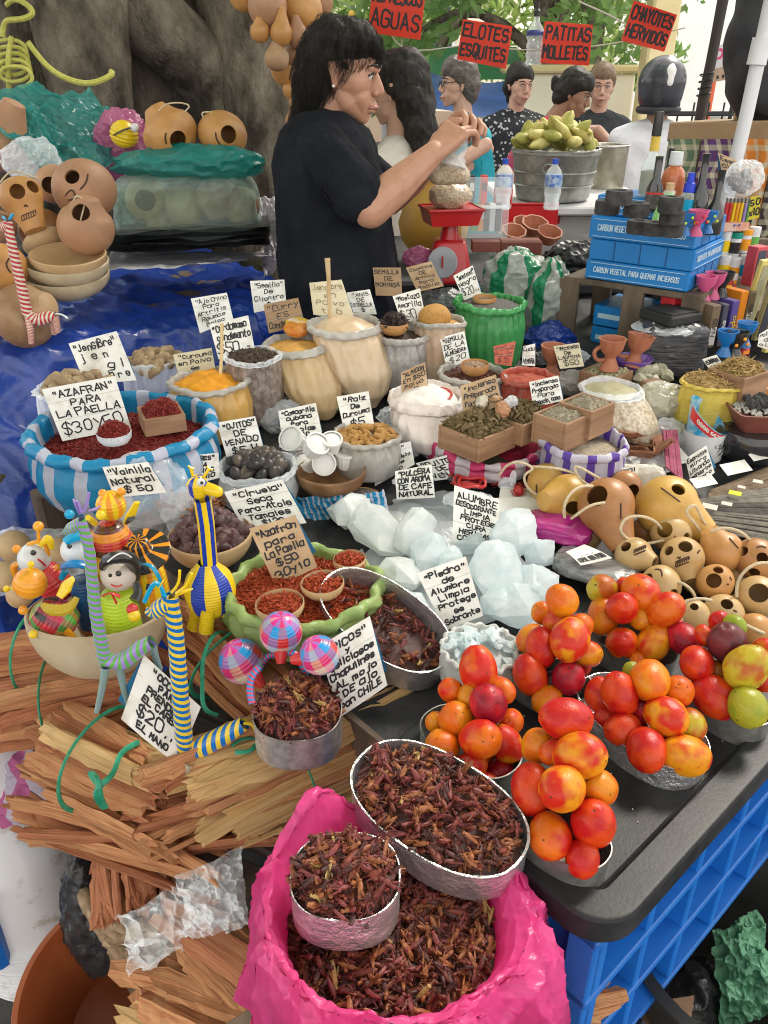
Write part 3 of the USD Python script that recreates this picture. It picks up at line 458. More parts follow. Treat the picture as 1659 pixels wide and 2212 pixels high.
part(b,'spectacles',cat_([tube(spline([h.p(sd*.032+.022*math.cos(a),.098-.004*abs(math.cos(a)),.004+.016*math.sin(a))for a in np.linspace(0,5.6,10)],20,True),.0022,5,True)for sd in(-1,1)]+[tube([h.p(sd*.054,.094,.008),h.p(sd*.082,-.02,.02)],.0024,5)for sd in(-1,1)]),GL)
FL={'tc':('texture_coordinate',{}),'v':('voronoi_texture',{'scale':34}),'l':('math',{'math_type':'less_than','value2':.3}),'m':('mix_color',{'a':(.012,.016,.022),'b':(.42,.44,.46)}),'p':('principled_bsdf',{'roughness':.8})}
FLO=usdkit.material(stage,'/World/Looks/floral_dark_fabric',FL,[('tc.object','v.vector'),('v.distance','l.value1'),('l.value','m.fac'),('m.result','p.base_color')],surface='p.BSDF')
Yp=6.1;h,t,b=shopper('smiling woman with tied dark hair in a black blouse with small white flowers',1124,184,Yp,math.radians(292),1.0,FLO,SKIN2,.23,tilt=.12,chest=.115)
part(b,'hair',hairmesh(hsides(h)+[hb(h,((0,-.035,.04),.09),((0,.0,.055),.083),((0,.03,.075),.05)),hb(h,((-.035,-.06,-.02),.06),((.035,-.06,-.02),.06)),hb(h,((0,-.11,-.02),.05),((0,-.1,-.1),.035))],.005,35,6,.011),HAIR,True)
part(t,'necklace',tube(spline([h.p(.05,.02,-.17),h.p(.02,.065,-.2),h.p(0,.07,-.21),h.p(-.02,.065,-.2),h.p(-.05,.02,-.17)],12),.002,5),EYEW)
PK=M('pink_top',(.55,.055,.11),(.66,.09,.16),s=8,rough=.75,bump=.3,bs=10,dist=.02)
Yp=5.4;h,t,b=shopper('woman with black hair bun and pink top bending over the tamale tub',1243,203,Yp,math.radians(335),1.0,PK,SKIN3,.2,tilt=.35,lean=(-.2,0.0),arms=[(atY(1190,290,Yp-.2),atY(1250,330,Yp-.35)),(atY(1290,285,Yp+.25),atY(1325,322,Yp))],sleeve=.4,hipdz=.55)
part(b,'hair',hairmesh(hsides(h)+[hb(h,((0,-.035,.04),.09),((0,.02,.065),.07)),hb(h,((-.03,-.06,-.0),.06),((.03,-.06,-.0),.06)),hb(h,((0,-.135,.02),.036),((0,-.12,.0),.04))],.006,35,7,.011),HAIR,True)
AP=M('grey_apron_strap',(.2,.21,.25),rough=.8)
for q in([(1172,262),(1196,240),(1236,232)],[(1192,300),(1202,268),(1218,248),(1236,234)]):pp=[z[0]+z[1]*.004 for z in(mesh_hit(t.shirt,x,y)for x,y in q)if z is not None];part(t,'apron_strap',tube(spline(pp,12),.014,6,flat=.5),AP)if len(pp)>2 else 0
DK=M('dark_grey_tshirt',(.018,.022,.026),(.03,.035,.04),s=8,rough=.85,bump=.3,bs=10,dist=.02)
Yp=6.0;h,t,b=shopper('man with cropped brown hair in a dark V-neck T-shirt facing the camera',1300,186,Yp,math.radians(262),1.0,DK,SKIN2,.2,tilt=.15)
part(b,'hair',hairmesh(hsides(h)+[hb(h,((0,-.03,.045),.084),((0,.025,.075),.062)),hb(h,((-.02,-.05,.0),.066),((.02,-.05,.0),.066))],.004,50,2,.011),M('cropped_brown_hair',(.12,.07,.04),(.2,.13,.08),s=60,rough=.6),True);part(t,'bag_strap',tube(spline([h.p(-.12,.05,-.2),h.p(-.05,.1,-.35),h.p(.05,.12,-.5)],8),.016,6,flat=.3),YP)
WT=M('white_tshirt',(.66,.66,.72),(.74,.74,.8),s=8,rough=.8,bump=.3,bs=10,dist=.02)
Yp=5.0;h,t,b=shopper('person in a white T-shirt and black motorcycle helmet seen from behind',1428,192,Yp,math.radians(75),1.02,WT,SKIN3,.225,arms=[(atY(1480,345,Yp-.05),atY(1475,400,Yp)),(atY(1385,345,Yp),atY(1372,408,Yp-.05))],chest=.12,sleeve=.62)
HEL=M('helmet_black',(.012,.013,.02),(.022,.024,.032),s=30,rough=.35,coat=.5);hl=thing('motorcycle_helmet','black motorcycle helmet with a white stripe on the head of the person in white','helmet',h.p(0,0,-.1))
part(hl,'shell',hullchain([hb(h,((0,-.015,.035),.125),((0,-.02,-.02),.118))],30,.012,4),HEL,True);part(hl,'stripe',hullchain([hb(h,((-.03,-.10,.08),.034),((-.03,-.112,.03),.028),((-.025,-.03,.128),.032))],14,.01,3),M('helmet_white',(.7,.7,.68),rough=.3),True)
part(hl,'neck_roll',tube(spline([h.p(.1*math.cos(a),-.02+.1*math.sin(a),-.1)for a in np.linspace(0,2*np.pi,14)[:-1]],26,True),.02,8,True),M('black_nylon',(.012,.012,.014)),True)
PLD=striped('plaid_dark_red',(.25,.03,.05),(.03,.02,.03),9,.5,'x',.8,0.,.2);q=atY(1345,375,4.2)
m=sheet(np.array([[q+((i-3)*.016-.05+.008*j,.02*math.sin(i*1.3)+.04*(j%2),.1-.05*j)for i in range(7)]for j in range(8)]));solo('plaid_cloth','dark red plaid cloth hanging beside the white T-shirt','cloth',m,PLD,uv=[(i/6,j/7)for j in range(8)for i in range(7)],smooth=True)
# ================================================================ the stall: table, tarp table, sacks
U1,U2,O0=np.array([.7071,.7071]),np.array([-.7071,.7071]),np.array([.17,.45])
def tbl(a,b,h=0.):
 x,y=O0+U1*a+U2*b;return np.array([x,y,zt(y)+h])
t=thing('stall_table','stall table under the spice sacks covered in dark plastic','table',(*(O0+U1*.9+U2*.6),0))
P=np.array([[tbl(a,b,-.004+.012*meshkit.fbm(np.array([[a*6,b*6,0]]),3,1)[0])for b in np.linspace(.06,1.3,50)]for a in np.linspace(.1,2.2,80)])
part(t,'plastic_cover',sheet(P),M('dark_plastic_sheet',(.012,.012,.014),(.045,.043,.045),s=14,rough=.5,bump=.5,bs=40,spec=.3),True)
WD=M('dark_crate_wood',(.06,.042,.028),(.14,.1,.07),s=18,rough=.75,bump=.4,st=(1,1,.2));edge=[tbl(.1,.06,-.012),tbl(2.2,.06,-.012),tbl(2.2,1.3,-.012),tbl(.1,1.3,-.012)]
for i in range(4):
 a,b=edge[i],edge[(i+1)%4];part(t,'apron_board',trimesh.convex.convex_hull(np.array([a,b,a-(0,0,.07),b-(0,0,.07),a*.985+edge[(i+2)%4]*.015,b*.985+edge[(i+3)%4]*.015-(0,0,.07)])),WD,False)
for a,b in((2.1,.12),(2.1,1.22),(.16,1.22),(.16,.64),(1.1,.12)):p=tbl(a,b,-.09);part(t,'leg',cbox((.05,.05,p[2]),.004,(p[0],p[1],p[2]/2),rz(.785)),WD,False)
p=at(150,1180,.52);CR=thing('wooden_crate','dark wooden crate standing under the blue striped sack','crate',(p[0],p[1],.0))
for k in range(4):part(CR,'slat',cbox((.02,.3,.12),.003,(p[0]-.06,p[1]+.16,.2+.15*k),rz(.785)),WD,False);part(CR,'slat',cbox((.3,.02,.12),.003,(p[0]+.1,p[1]+.0,.2+.15*k),rz(.785)),WD,False)
for dx,dy in((-.11,.0),(.0,.28),(.02,-.1)):part(CR,'post',cbox((.05,.05,.72),.004,(p[0]+dx,p[1]+dy,.36),rz(.785)),WD,False)
BT=M('blue_tarpaulin',(.008,.034,.22),(.016,.06,.36),s=5,rough=.27,bump=.35,bs=34,dist=.008,spec=.7);E0=np.array([-.853,1.75]);ED,EN=nrm([.83,.52,0])[:2],nrm([.52,-.83,0])[:2]
def tarp(s,u):
 p=E0+ED*s;w=(meshkit.fbm(np.array([[s*5,u*2.2,3.]]),4,2)[0]-.5);f=abs(math.sin(s*9+1.5*math.sin(u*3)+u*2))**1.5
 if u<0:q=p+EN*u;z=.975+.03*w+.01*f
 else:
  q=p+EN*(.05*math.sin(min(u/.08,1)*1.57)+.22*u+.05*f*min(1,u*4)+.09*w*min(1,u*3));z=.975-.05*(1-math.cos(min(u/.08,1)*1.57))-max(0,u-.04)*.93+.03*w
 return(*q,max(z,.02))
us=np.r_[np.linspace(-1.2,-.03,22),np.linspace(0,.08,6),np.linspace(.1,.98,40)]
t=thing('tarp_table','side table draped in creased blue tarpaulin under the gourds','table',(-.9,2.0,0));part(t,'tarpaulin',crease(sheet(np.array([[tarp(s,u)for s in np.linspace(-.75,.78,170)]for u in np.interp(np.linspace(0,1,200),np.linspace(0,1,len(us)),us)])),.028,.15,3,(1,1,.55),1),BT,True)
for s in(-.7,.7):
 for u in(-1.1,-.12):q=E0+ED*s+EN*u;part(t,'leg',cbox((.05,.05,.93),.004,(*q,.465)),WD,False)
part(t,'table_top',trimesh.convex.convex_hull(np.array([(*(E0+ED*s+EN*u),z)for s in(-.73,.75)for u in(-1.15,-.06)for z in(.93,.955)])),WD,False)
gp=np.array(tarp(.43,.12))+(0,-.01,.0);part(t,'eyelet',lathe([(.008,-.002),(.016,-.002),(.017,.002),(.008,.003),(.008,-.002)],18,gp,(.35,-.7,.5)),WPOLE);part(t,'tie_string',tube([gp+(-.09,.0,-.01),gp+(-.05,-.02,.005),gp+(-.01,-.01,.01)],.003,6),ST)
def shreds(P,L,w,seed,flat=.35,bend=.3):
 g=np.random.default_rng(seed);n=len(P);d=g.normal(size=(n,3));d[:,2]*=flat;d/=np.linalg.norm(d,axis=1)[:,None];s=np.cross(d,g.normal(size=(n,3)));s/=np.linalg.norm(s,axis=1)[:,None];u=np.cross(d,s)
 l=L*g.uniform(.5,1.2,n)[:,None];ww=w*g.uniform(.6,1.3,n)[:,None];a,c=P-d*l/2,P+d*l/2;m=P+u*l*bend*g.uniform(-1,1,n)[:,None]
 V=np.stack([a,m+s*ww,m-s*ww,c,m+u*ww],1).reshape(-1,3);q=np.arange(n)[:,None]*5
 return trimesh.Trimesh(V,np.vstack([q+[0,1,4],q+[0,4,2],q+[1,3,4],q+[4,3,2],q+[0,2,1],q+[1,2,3]]),process=False)
ICO={0:trimesh.creation.icosahedron(),1:trimesh.creation.icosphere(subdivisions=1),2:trimesh.creation.icosphere(subdivisions=2)}
def pebbles(P,r,seed,sub=1,sq=(1,1,.8),amp=.25):
 g=np.random.default_rng(seed);b=ICO[sub];out=[];from scipy.spatial.transform import Rotation as RR
 for p,R in zip(P,RR.random(len(P),random_state=seed).as_matrix()):
  k=r*g.uniform(.7,1.25);v=b.vertices*(1+amp*g.normal(size=(len(b.vertices),1))*(.6 if sub<2 else.3));out.append((v*np.array(sq)*k)@R.T+p)
 n=len(b.vertices);return trimesh.Trimesh(np.vstack(out),np.vstack([b.faces+n*i for i in range(len(out))]),process=False)
def heap(c,R,hh,seed,amp=.08,n=40,ex=1.,rotz=0.,edge=0.):
 r=np.linspace(0,1,16);th=np.arange(n)/n*2*np.pi;X=np.outer(r,np.cos(th))*R;Y=np.outer(r,np.sin(th))*R*ex
 Z=hh*(1-r**2)[:,None]+R*amp*2*heap_z(X/R*3,Y/R*3,seed)-edge*(r**8)[:,None];c_,s_=math.cos(rotz),math.sin(rotz)
 return sheet(np.stack([c[0]+X*c_-Y*s_,c[1]+X*s_+Y*c_,c[2]+Z],-1),True)
def heap_pts(c,R,hh,n,seed,amp=.08,ex=1.,up=.0,rotz=0.):
 g=np.random.default_rng(seed+50);r=np.sqrt(g.uniform(0,1,n))*.97;th=g.uniform(0,2*np.pi,n);X,Y=r*np.cos(th)*R,r*np.sin(th)*R*ex
 Z=hh*(1-r**2)+R*amp*2*heap_z(X/R*3,Y/R*3,seed)+g.uniform(-.3,1,n)*up;c_,s_=math.cos(rotz),math.sin(rotz);return np.stack([c[0]+X*c_-Y*s_,c[1]+X*s_+Y*c_,c[2]+Z],-1)
FILM=M('cloudy_film',(.52,.5,.46),(.66,.64,.6),s=12,rough=.28,bump=.5,bs=45,transl=.35,alpha=.8,coat=.3);CLEAR=clear_plastic('clear_film',white=.1,edge=.45);CLEARW=clear_plastic('milky_film',white=.16,edge=.45,tint=(.92,.94,.96))
class Sack:pass
def sack(label,cx,cy,hw,h,mat,rim=None,base=.8,lean=(0,0),roll=.1,drop=.2,seed=1,pleat=.02,npl=17,ex=1.,rotz=0.,bulge=1.03,wob=.06,name='spice_sack',cat='sack',uvm=False,n=120,z=None,rimlean=0.,group=None,cr=1.):
 c=on(cx,cy,h)if z is None else at(cx,cy,z);R=hw*mpp(c);zb=c[2]-h;t=thing(name,label,cat,(c[0]+lean[0],c[1]+lean[1],zb),group);th=np.arange(n+1)/n*2*np.pi;rr=roll*R*.75
 pr=[(0.,0.),(base*.6,0.),(base,.012/max(h,.02)),(base+(bulge-base)*.5,.2),(bulge,.45),(bulge*.99,.68),(.97,.85),(.94,1-rr*1.2/h)]
 def ring(r,z,k):
  ph=th+.0;f=1+pleat*np.sin(npl*ph+2*math.sin(z*3+seed))*min(1,z*2)+.05*(meshkit.fbm(np.stack([np.cos(ph)*1.5,np.sin(ph)*1.5,np.full_like(ph,seed+z*2)],-1),3,seed)-.5)*2
  f[-1]=f[0];tt=np.clip(z,0,1);x,y=r*R*f*np.cos(th),r*R*f*np.sin(th)*ex;c_,s_=math.cos(rotz),math.sin(rotz)
  zz=zb+z*h+(wob*R*(meshkit.fbm(np.stack([np.cos(ph)*1.2,np.sin(ph)*1.2,np.full_like(ph,seed*3.)],-1),3,seed+9)-.5)*2*max(0,tt)**2)+rimlean*y*max(0,tt)**2;zz[-1]=zz[0]
  return np.stack([c[0]+lean[0]*(1-tt)+x*c_-y*s_,c[1]+lean[1]*(1-tt)+x*s_+y*c_,zz],-1)
 prof=[(r,z)for r,z in pr];body=np.array([ring(r,z,i)for i,(r,z)in enumerate(prof)]);k=rr/h
 rim_p=[(.94,1-k*1.3),(.985,1-k*1.55),(1.03,1-k*1.2),(1.045,1-k*.5),(1.02,1+k*.3),(.97,1+k*.75),(.915,1+k*.6),(.885,1-k*.1),(.875,1-k*1.2),(.86,1-max(k*2.2,drop*R/h*1.4))]
 rp=np.array([ring(r,z,i)for i,(r,z)in enumerate(rim_p)])
 def uvof(A):m=A.shape[0];return[(j/n,i/(m-1))for i in range(m)for j in range(n+1)]
 k1=np.clip(np.linspace(-.2,1.2,30),0,1);body=np.stack([np.stack([np.interp(np.linspace(0,len(body)-1,30),np.arange(len(body)),body[:,j,a])for a in range(3)],-1)for j in range(n+1)],1);body=gcrease(body,.06*R*cr,.5*R,seed,(1,1,.45),k1);rp=np.stack([np.stack([np.interp(np.linspace(0,len(rp)-1,19),np.arange(len(rp)),rp[:,j,a])for a in range(3)],-1)for j in range(n+1)],1);rp=gcrease(rp,.045*R*cr,.28*R,seed+3)
 part(t,'sack_body',sheet(body),mat,True,uv=uvof(body));part(t,'rolled_rim',sheet(rp),rim or mat,True,uv=uvof(rp));s=Sack();s.t,s.c,s.R,s.z,s.ex,s.rotz,s.top=t,np.array([c[0],c[1],c[2]-drop*R]),R*.9,c[2]-drop*R,ex,rotz,c[2]
 return s
def fillup(s,name,label,mat,hh=.1,amp=.05,seed=1,bits=None):
 m=heap(s.c,s.R,hh*s.R,seed,amp,ex=s.ex,rotz=s.rotz)
 if bits:m=cat_([m,bits(heap_pts(s.c,s.R,hh*s.R,bits.n,seed,amp,s.ex,bits.up,s.rotz))])
 solo(name,label,'spice',m,mat,kind='stuff',smooth=30)
class B_:
 def __init__(s,fn,n,up=.0):s.fn,s.n,s.up=fn,n,up
 def __call__(s,P):return s.fn(P)
bowl_mats={'o':M('gourd_shell_orange',(.36,.17,.055),(.48,.25,.09),s=14,rough=.5,bump=.15),'t':M('gourd_shell_tan',(.42,.27,.13),(.54,.38,.21),s=12,rough=.55,bump=.15),'d':M('gourd_shell_brown',(.13,.06,.025),(.3,.16,.07),s=16,rough=.5,bump=.2),'p':M('gourd_shell_pale',(.38,.29,.18),(.5,.42,.29),s=10,rough=.65,bump=.25)}
def bowl(label,cx,cy,rx,mat='o',depth=.62,z=None,h=None,tilt=(0,0,1),name='gourd_bowl',cat='bowl',ex=1.,Y=None):
 c=at(cx,cy,z)if z is not None else(atY(cx,cy,Y)if Y else on(cx,cy,h));R=rx*mpp(c);th=.06;ax=nrm(tilt)
 pr=[(R*math.sin(a)*.99,-R*depth*math.cos(a))for a in np.linspace(.05,1.57,12)]+[(R*.99,.004),(R*.955,.006),(R*.94,.0)]+[(R*.93*math.sin(a),-R*depth*.9*math.cos(a))for a in np.linspace(1.5,.1,9)]+[(0,-R*depth*.9)]
 p=solo(name,label,cat,lathe([(0,-R*depth)]+pr,40,c,ax,lambda u,t:1+.025*np.cos(2*t+1)+.012*np.sin(3*t)),bowl_mats[mat],smooth=50,base=c-ax*R*depth)
 s=Sack();s.c,s.R,s.ex,s.rotz,s.ax=c-ax*R*.12,R*.92,1.,0.,ax;return s
def wbox(label,cx,cy,hw,h,z=None,hh=None,rotz=.785,hy=None,name='wooden_box',zoff=0.):
 """shallow open box of bare wood; cx, cy: centre of its rim; hw: half its side in pixels"""
 c=on(cx,cy,hh)if z is None else at(cx,cy,z);a=hw*mpp(c);b=a*(hy or 1);R=rz(rotz);t=thing(name,label,'box',c-(0,0,h));w=.006;wm=M('bare_box_wood',(.19,.1,.05),(.33,.19,.105),s=22,rough=.65,bump=.3,st=(.25,.25,2))
 for s_ in(-1,1):
  part(t,'side_panel',cbox((2*a,w,h),.0012,c+R@np.array([0,s_*(b-w/2),0])-(0,0,h/2),R),wm,False);part(t,'end_panel',cbox((w,2*b-2*w,h),.0012,c+R@np.array([s_*(a-w/2),0,0])-(0,0,h/2),R),wm,False)
 part(t,'bottom_panel',cbox((2*a-2*w-.001,2*b-2*w-.001,.005),.001,c-(0,0,h-.004),R),wm,False)
 s=Sack();s.c,s.a,s.b,s.Rm=c-(0,0,.006),a-w,b-w,R;return s
def boxfill(s,label,mat,hh,seed,bits=None,name='box_filling',n=24):
 X,Y=np.meshgrid(np.linspace(-1,1,n),np.linspace(-1,1,n),indexing='ij');Z=hh*(1-np.maximum(abs(X),abs(Y))**2)+.006*heap_z(X*4,Y*4,seed)*2
 P=np.stack([X*s.a,Y*s.b,Z],-1)@s.Rm.T+s.c;m=sheet(P)
 if bits:
  g=np.random.default_rng(seed);q=g.uniform(-.96,.96,(bits.n,2));z=hh*(1-np.abs(q).max(1)**2)+.006*heap_z(q[:,0]*4,q[:,1]*4,seed)*2+g.uniform(-.2,1,bits.n)*bits.up
  m=cat_([m,bits(np.c_[q[:,0]*s.a,q[:,1]*s.b,z]@s.Rm.T+s.c)])
 solo(name,label,'spice',m,mat,kind='stuff',smooth=30)
BLW=striped('blue_white_woven',(.012,.27,.52),(.55,.57,.68),15,.62,'x',.4,.3,.5,30)
SAF=M('red_safflower',(.19,.012,.008),(.4,.045,.02),rough=.7,isl=1,lo=0,hi=1)
s=sack('big blue and white striped sack of red safflower',265,918,198,.135,BLW,base=.84,drop=.22,roll=.085,seed=3,pleat=.012,wob=.05)
fillup(s,'safflower_heap','dark red safflower heaped in the blue and white striped sack',SAF,.1,.05,1,B_(lambda P:shreds(P,.014,.0016,1),5200,.004))
w=wbox('wooden box of red safflower in the blue striped sack',347,886,44,.033,hh=.15,rotz=.42);boxfill(w,'red safflower piled on the wooden box in the blue striped sack',SAF,.022,2,B_(lambda P:shreds(P,.013,.0016,2),1500,.004))
TIN=M('jar_lid_tin',(.5,.4,.2),metal=.0,rough=.35);q=at(247,940,.955);r=36*mpp(q)
solo('jar_lid','round jar lid dish of safflower before the wooden box','dish',lathe([(0,-.012),(r*.8,-.012),(r,-.004),(r*1.03,.006),(r*.97,.006),(r*.93,-.002),(0,-.003)],36,q),striped('lid_print',(.6,.62,.65),(.05,.15,.4),5,.6,'y',.3,0,0),smooth=40,uv=[(j/36,i/6)for i in range(7)for j in range(36)]if 0 else None)
solo('safflower_mound','red safflower mound on the round jar lid','spice',cat_([heap(q+(0,0,.003),r*.93,r*.62,6,.05),shreds(heap_pts(q+(0,0,.003),r*.93,r*.62,700,6,.05,up=.004),.012,.0015,3)]),SAF,kind='stuff')
GINm=M('ginger_root',(.24,.16,.09),(.4,.29,.17),s=40,rough=.8,bump=.5)
for lab,cx,cy,hw,hh_,sd in(('clear bag of ginger roots behind the safflower sign',158,835,80,.15,4),('clear bag of ginger roots behind the turmeric sack',325,775,62,.12,5)):
 s=sack(lab,cx,cy,hw,hh_,CLEARW,seed=sd,drop=.12,pleat=.04,wob=.14,roll=.05);g=np.random.default_rng(sd);rt=[]
 for P in heap_pts(s.c,s.R,.25*s.R,30,sd,.1):
  d=nrm(g.normal(size=3)*(1,1,.4));rt.append(rough_up(tube(spline([P-d*.025,P+g.normal(size=3)*.006,P+d*.025],7),.0105*np.array([.5,1,.8,1.1,.9,1,.4]),8),.004,90,sd))
 solo('ginger_roots',lab.replace('clear bag of ginger roots','brown knobbly ginger roots in the clear bag'),'spice',cat_(rt),GINm,kind='stuff',smooth=50)
TURM=M('turmeric_powder',(.52,.2,.006),(.66,.29,.012),s=60,rough=.9,bump=.3);TURS=M('turmeric_sack_film',(.5,.27,.06),(.6,.36,.1),s=10,rough=.25,bump=.35,bs=30,coat=.3)
s=sack('small sack of bright yellow turmeric powder with a spoon',452,820,86,.125,TURS,FILM,base=.92,seed=6,drop=.15,ex=1.,wob=.1,bulge=1.05);fillup(s,'turmeric_powder','bright orange-yellow turmeric powder heap',TURM,.35,.14,3)
solo('plastic_spoon','cream plastic spoon standing in the turmeric powder','spoon',cat_([tube([s.c+(.02,-.005,.0),s.c+(.028,.01,.06),s.c+(.032,.02,.12)],[.004,.003,.0035],8),ell(s.c+(.019,-.006,.0),(.009,.004,.014),2)]),M('cream_plastic',(.6,.45,.22),rough=.4))
CARD_=M('cardamom_seed',(.05,.03,.018),(.16,.1,.055),rough=.8,isl=1,lo=0,hi=1);SEEDBAG=M('seed_bag_film',(.12,.09,.075),(.3,.25,.22),s=70,rough=.18,bump=.5,bs=50,coat=.6,lo=.4,hi=.7)
s=sack('clear sack of brown cardamom behind its sign',545,768,62,.15,SEEDBAG,CLEARW,base=.75,seed=7,drop=.12,wob=.1,roll=.12);fillup(s,'cardamom_seeds','dark brown cardamom heaped behind the turmeric',CARD_,.25,.06,4,B_(lambda P:pebbles(P,.0042,4,0),420,.003))
PALE=M('pale_ginger_powder',(.52,.38,.24),(.6,.46,.31),s=20,rough=.35,bump=.15,coat=.35);CURR=M('curry_powder',(.5,.25,.05),(.58,.32,.08),s=60,rough=.9,bump=.3)
PALE2=M('tan_curry_film',(.46,.31,.15),(.55,.39,.21),s=12,rough=.3,bump=.2,coat=.35)
s=sack('sack of tan curry powder leaning towards the right',638,742,70,.14,PALE2,FILM,base=.5,lean=(.06,-.07),seed=8,drop=.15,roll=.14,bulge=1.0);fillup(s,'curry_powder','tan curry powder behind the curry sign',CURR,.2,.06,5)
s=sack('sack of pale ginger powder with a pointed bottom',743,700,79,.165,PALE,FILM,base=.35,lean=(.055,-.06),seed=9,drop=.12,roll=.13,bulge=.98);fillup(s,'ginger_powder','pale ginger powder heap behind its cream sign',PALE,.35,.06,6)
q=s.c
for i in range(2):p=on(640+4*i,716-9*i,.150+.0*i);R=28*mpp(p);solo('curry_tin',('lower orange striped tin on the curry sack','upper yellow striped tin heaped with curry')[i],'tin',lathe([(0,0),(R*.9,0),(R,R*.2),(R*.97,R*.34),(R*.8,R*.36),(0,R*.5)],30,p,(.1,-.25,1)),M(('orange_lid','yellow_lid')[i],((.5,.2,.03),(.55,.35,.03))[i],((.45,.12,.02),(.6,.5,.4))[i],s=90,rough=.4,lo=.5,hi=.56),smooth=45)
solo('wooden_spoon','wooden spoon handle standing in the ginger powder','spoon',cat_([tube([s.c+(-.03,.0,.0),s.c+(-.032,.03,.10),s.c+(-.034,.04,.14)],[.004,.0045,.006],8),ell(s.c+(-.03,-.003,-.0),(.012,.006,.016),2)]),bowl_mats['t'])
GREYS=M('grey_seed_film',(.2,.185,.18),(.36,.34,.32),s=40,rough=.18,bump=.5,bs=40,coat=.5)
s=sack('clear sack with dark cloves in an orange gourd cup on top',868,722,58,.14,GREYS,FILM,base=.75,seed=10,drop=.1,roll=.16);fillup(s,'clove_heap','dark dried cloves under the gourd cup',CARD_,.1,.05,7)
b=bowl('orange gourd cup of dark dried cloves',851,702,33,'o',z=s.top+.022,depth=.7);solo('dried_cloves','dark brown dried cloves heaped in the orange gourd cup','spice',shreds(heap_pts(b.c,b.R*1.05,b.R*.7,320,8,.08,up=.01),.014,.003,9,.8),M('clove_brown',(.03,.014,.01),(.09,.04,.028),rough=.7,isl=1,lo=0,hi=1),kind='stuff')
MUST=M('mustard_seed',(.38,.18,.035),(.5,.26,.06),s=200,rough=.7,bump=.6,bs=400)
s=sack('cloudy sack of yellow mustard seed with a round scoop',950,692,56,.16,M('tan_film',(.36,.24,.15),(.5,.38,.28),s=14,rough=.25,bump=.4,bs=40,coat=.4),FILM,base=.8,seed=11,drop=.2,roll=.12,wob=.16);fillup(s,'mustard_seeds','yellow mustard seeds in the cloudy sack',MUST,.25,.04,9)
solo('mustard_mound','orange mound of mustard seed shaped in a cup','spice',rough_up(ell(s.c+(-.012,-.005,.02),(.036,.036,.028),3),.002,60),MUST,kind='stuff')
GRS=M('green_film',(.05,.34,.09),(.12,.48,.17),s=6,rough=.22,bump=.4,bs=18,transl=.35,coat=.3,dist=.01)
s=sack('bright green plastic sack of black mustard seed',1058,652,76,.155,GRS,base=.9,seed=12,drop=.1,roll=.13,pleat=.028,npl=26,bulge=1.04,wob=.1);fillup(s,'black_mustard_seeds','black mustard seeds in the green sack',M('black_seed',(.035,.032,.03),(.08,.075,.07),s=250,rough=.6,bump=.6,bs=400),.12,.03,10)
b=bowl('small gourd cup of black seed in the green sack',1047,646,26,'o',z=s.top+.004,depth=.6);solo('black_seed_scoop','black seed levelled in the small gourd cup','spice',heap(b.c,b.R,b.R*.1,3),M('black_seed',(.035,.032,.03)),kind='stuff')
MIX=M('mixed_seed',(.1,.03,.015),(.5,.38,.25),rough=.6,isl=1,lo=0,hi=1,c3=(.55,.12,.06))
s=sack('cloudy sack of mixed seeds with a gourd cup and red seeds',1020,806,72,.10,FILM,base=.8,seed=13,drop=.16,roll=.1,wob=.16);fillup(s,'mixed_seeds','mixed red and brown seeds round the gourd cup',MIX,.15,.05,11,B_(lambda P:pebbles(P,.004,12,0),420,.002))
b=bowl('orange gourd cup of mixed seeds on the cloudy sack',1026,790,31,'o',z=s.top+.018,depth=.75);solo('seed_scoop','mixed pale seeds heaped in the orange gourd cup','spice',pebbles(heap_pts(b.c,b.R,b.R*.25,180,3,.05),.004,5,0),M('pale_mixed_seed',(.3,.2,.13),(.6,.52,.42),rough=.6,isl=1,lo=0,hi=1),kind='stuff')
STAR=M('white_starch',(.7,.64,.6),(.78,.73,.7),s=30,rough=.7,bump=.2);STAF=M('starch_sack_film',(.62,.53,.48),(.72,.64,.6),s=8,rough=.22,bump=.35,bs=22,coat=.5,dist=.01)
s=sack('full sack of white starch powder with a metal lid scoop',921,856,82,.105,STAF,base=.55,lean=(.02,-.05),seed=14,drop=.14,roll=.17,bulge=1.06,wob=.12);fillup(s,'starch_powder','white starch powder heap',STAR,.45,.1,12)
solo('tin_saucer','small red and blue striped tin lid in the white starch','lid',lathe([(0,0),(.018,0),(.021,.006),(.019,.007),(.017,.003),(0,.003)],30,s.c+(.03,-.012,.016),(.1,-.3,1)),striped('red_blue_print',(.5,.06,.05),(.1,.2,.5),2,.5,'y',.3,0,0),smooth=40)
CURR_=M('turmeric_root',(.36,.19,.05),(.52,.31,.1),rough=.8,isl=1,lo=0,hi=1,bump=.0)
s=sack('cloudy sack of broken turmeric roots',794,938,74,.085,FILM,base=.9,seed=15,drop=.14,roll=.11,wob=.14);g=np.random.default_rng(5)
solo('turmeric_roots','broken yellow-brown turmeric roots in the cloudy sack','spice',cat_([rough_up(tube([P-d*.011,P,P+d*.011],.0062*np.array([.7,1,.75]),7),.002,120)for P,d in((P,nrm(g.normal(size=3)*(1,1,.5)))for P in heap_pts(s.c,s.R,.2*s.R,90,6,.06,up=.006))]),CURR_,kind='stuff',smooth=40)
s=sack('grey plastic sack of round black deer-eye seeds',556,1008,84,.075,CLEARW,base=.92,seed=16,drop=.14,roll=.11,wob=.12);g=np.random.default_rng(15);BLKS=[M(f'deer_eye_{i}',c,rough=.38,spec=.4)for i,c in enumerate([(.035,.03,.027),(.07,.055,.045),(.1,.075,.06),(.02,.018,.018)])]
pts=[(p,q)for p in range(7)for q in range(6)];k=0
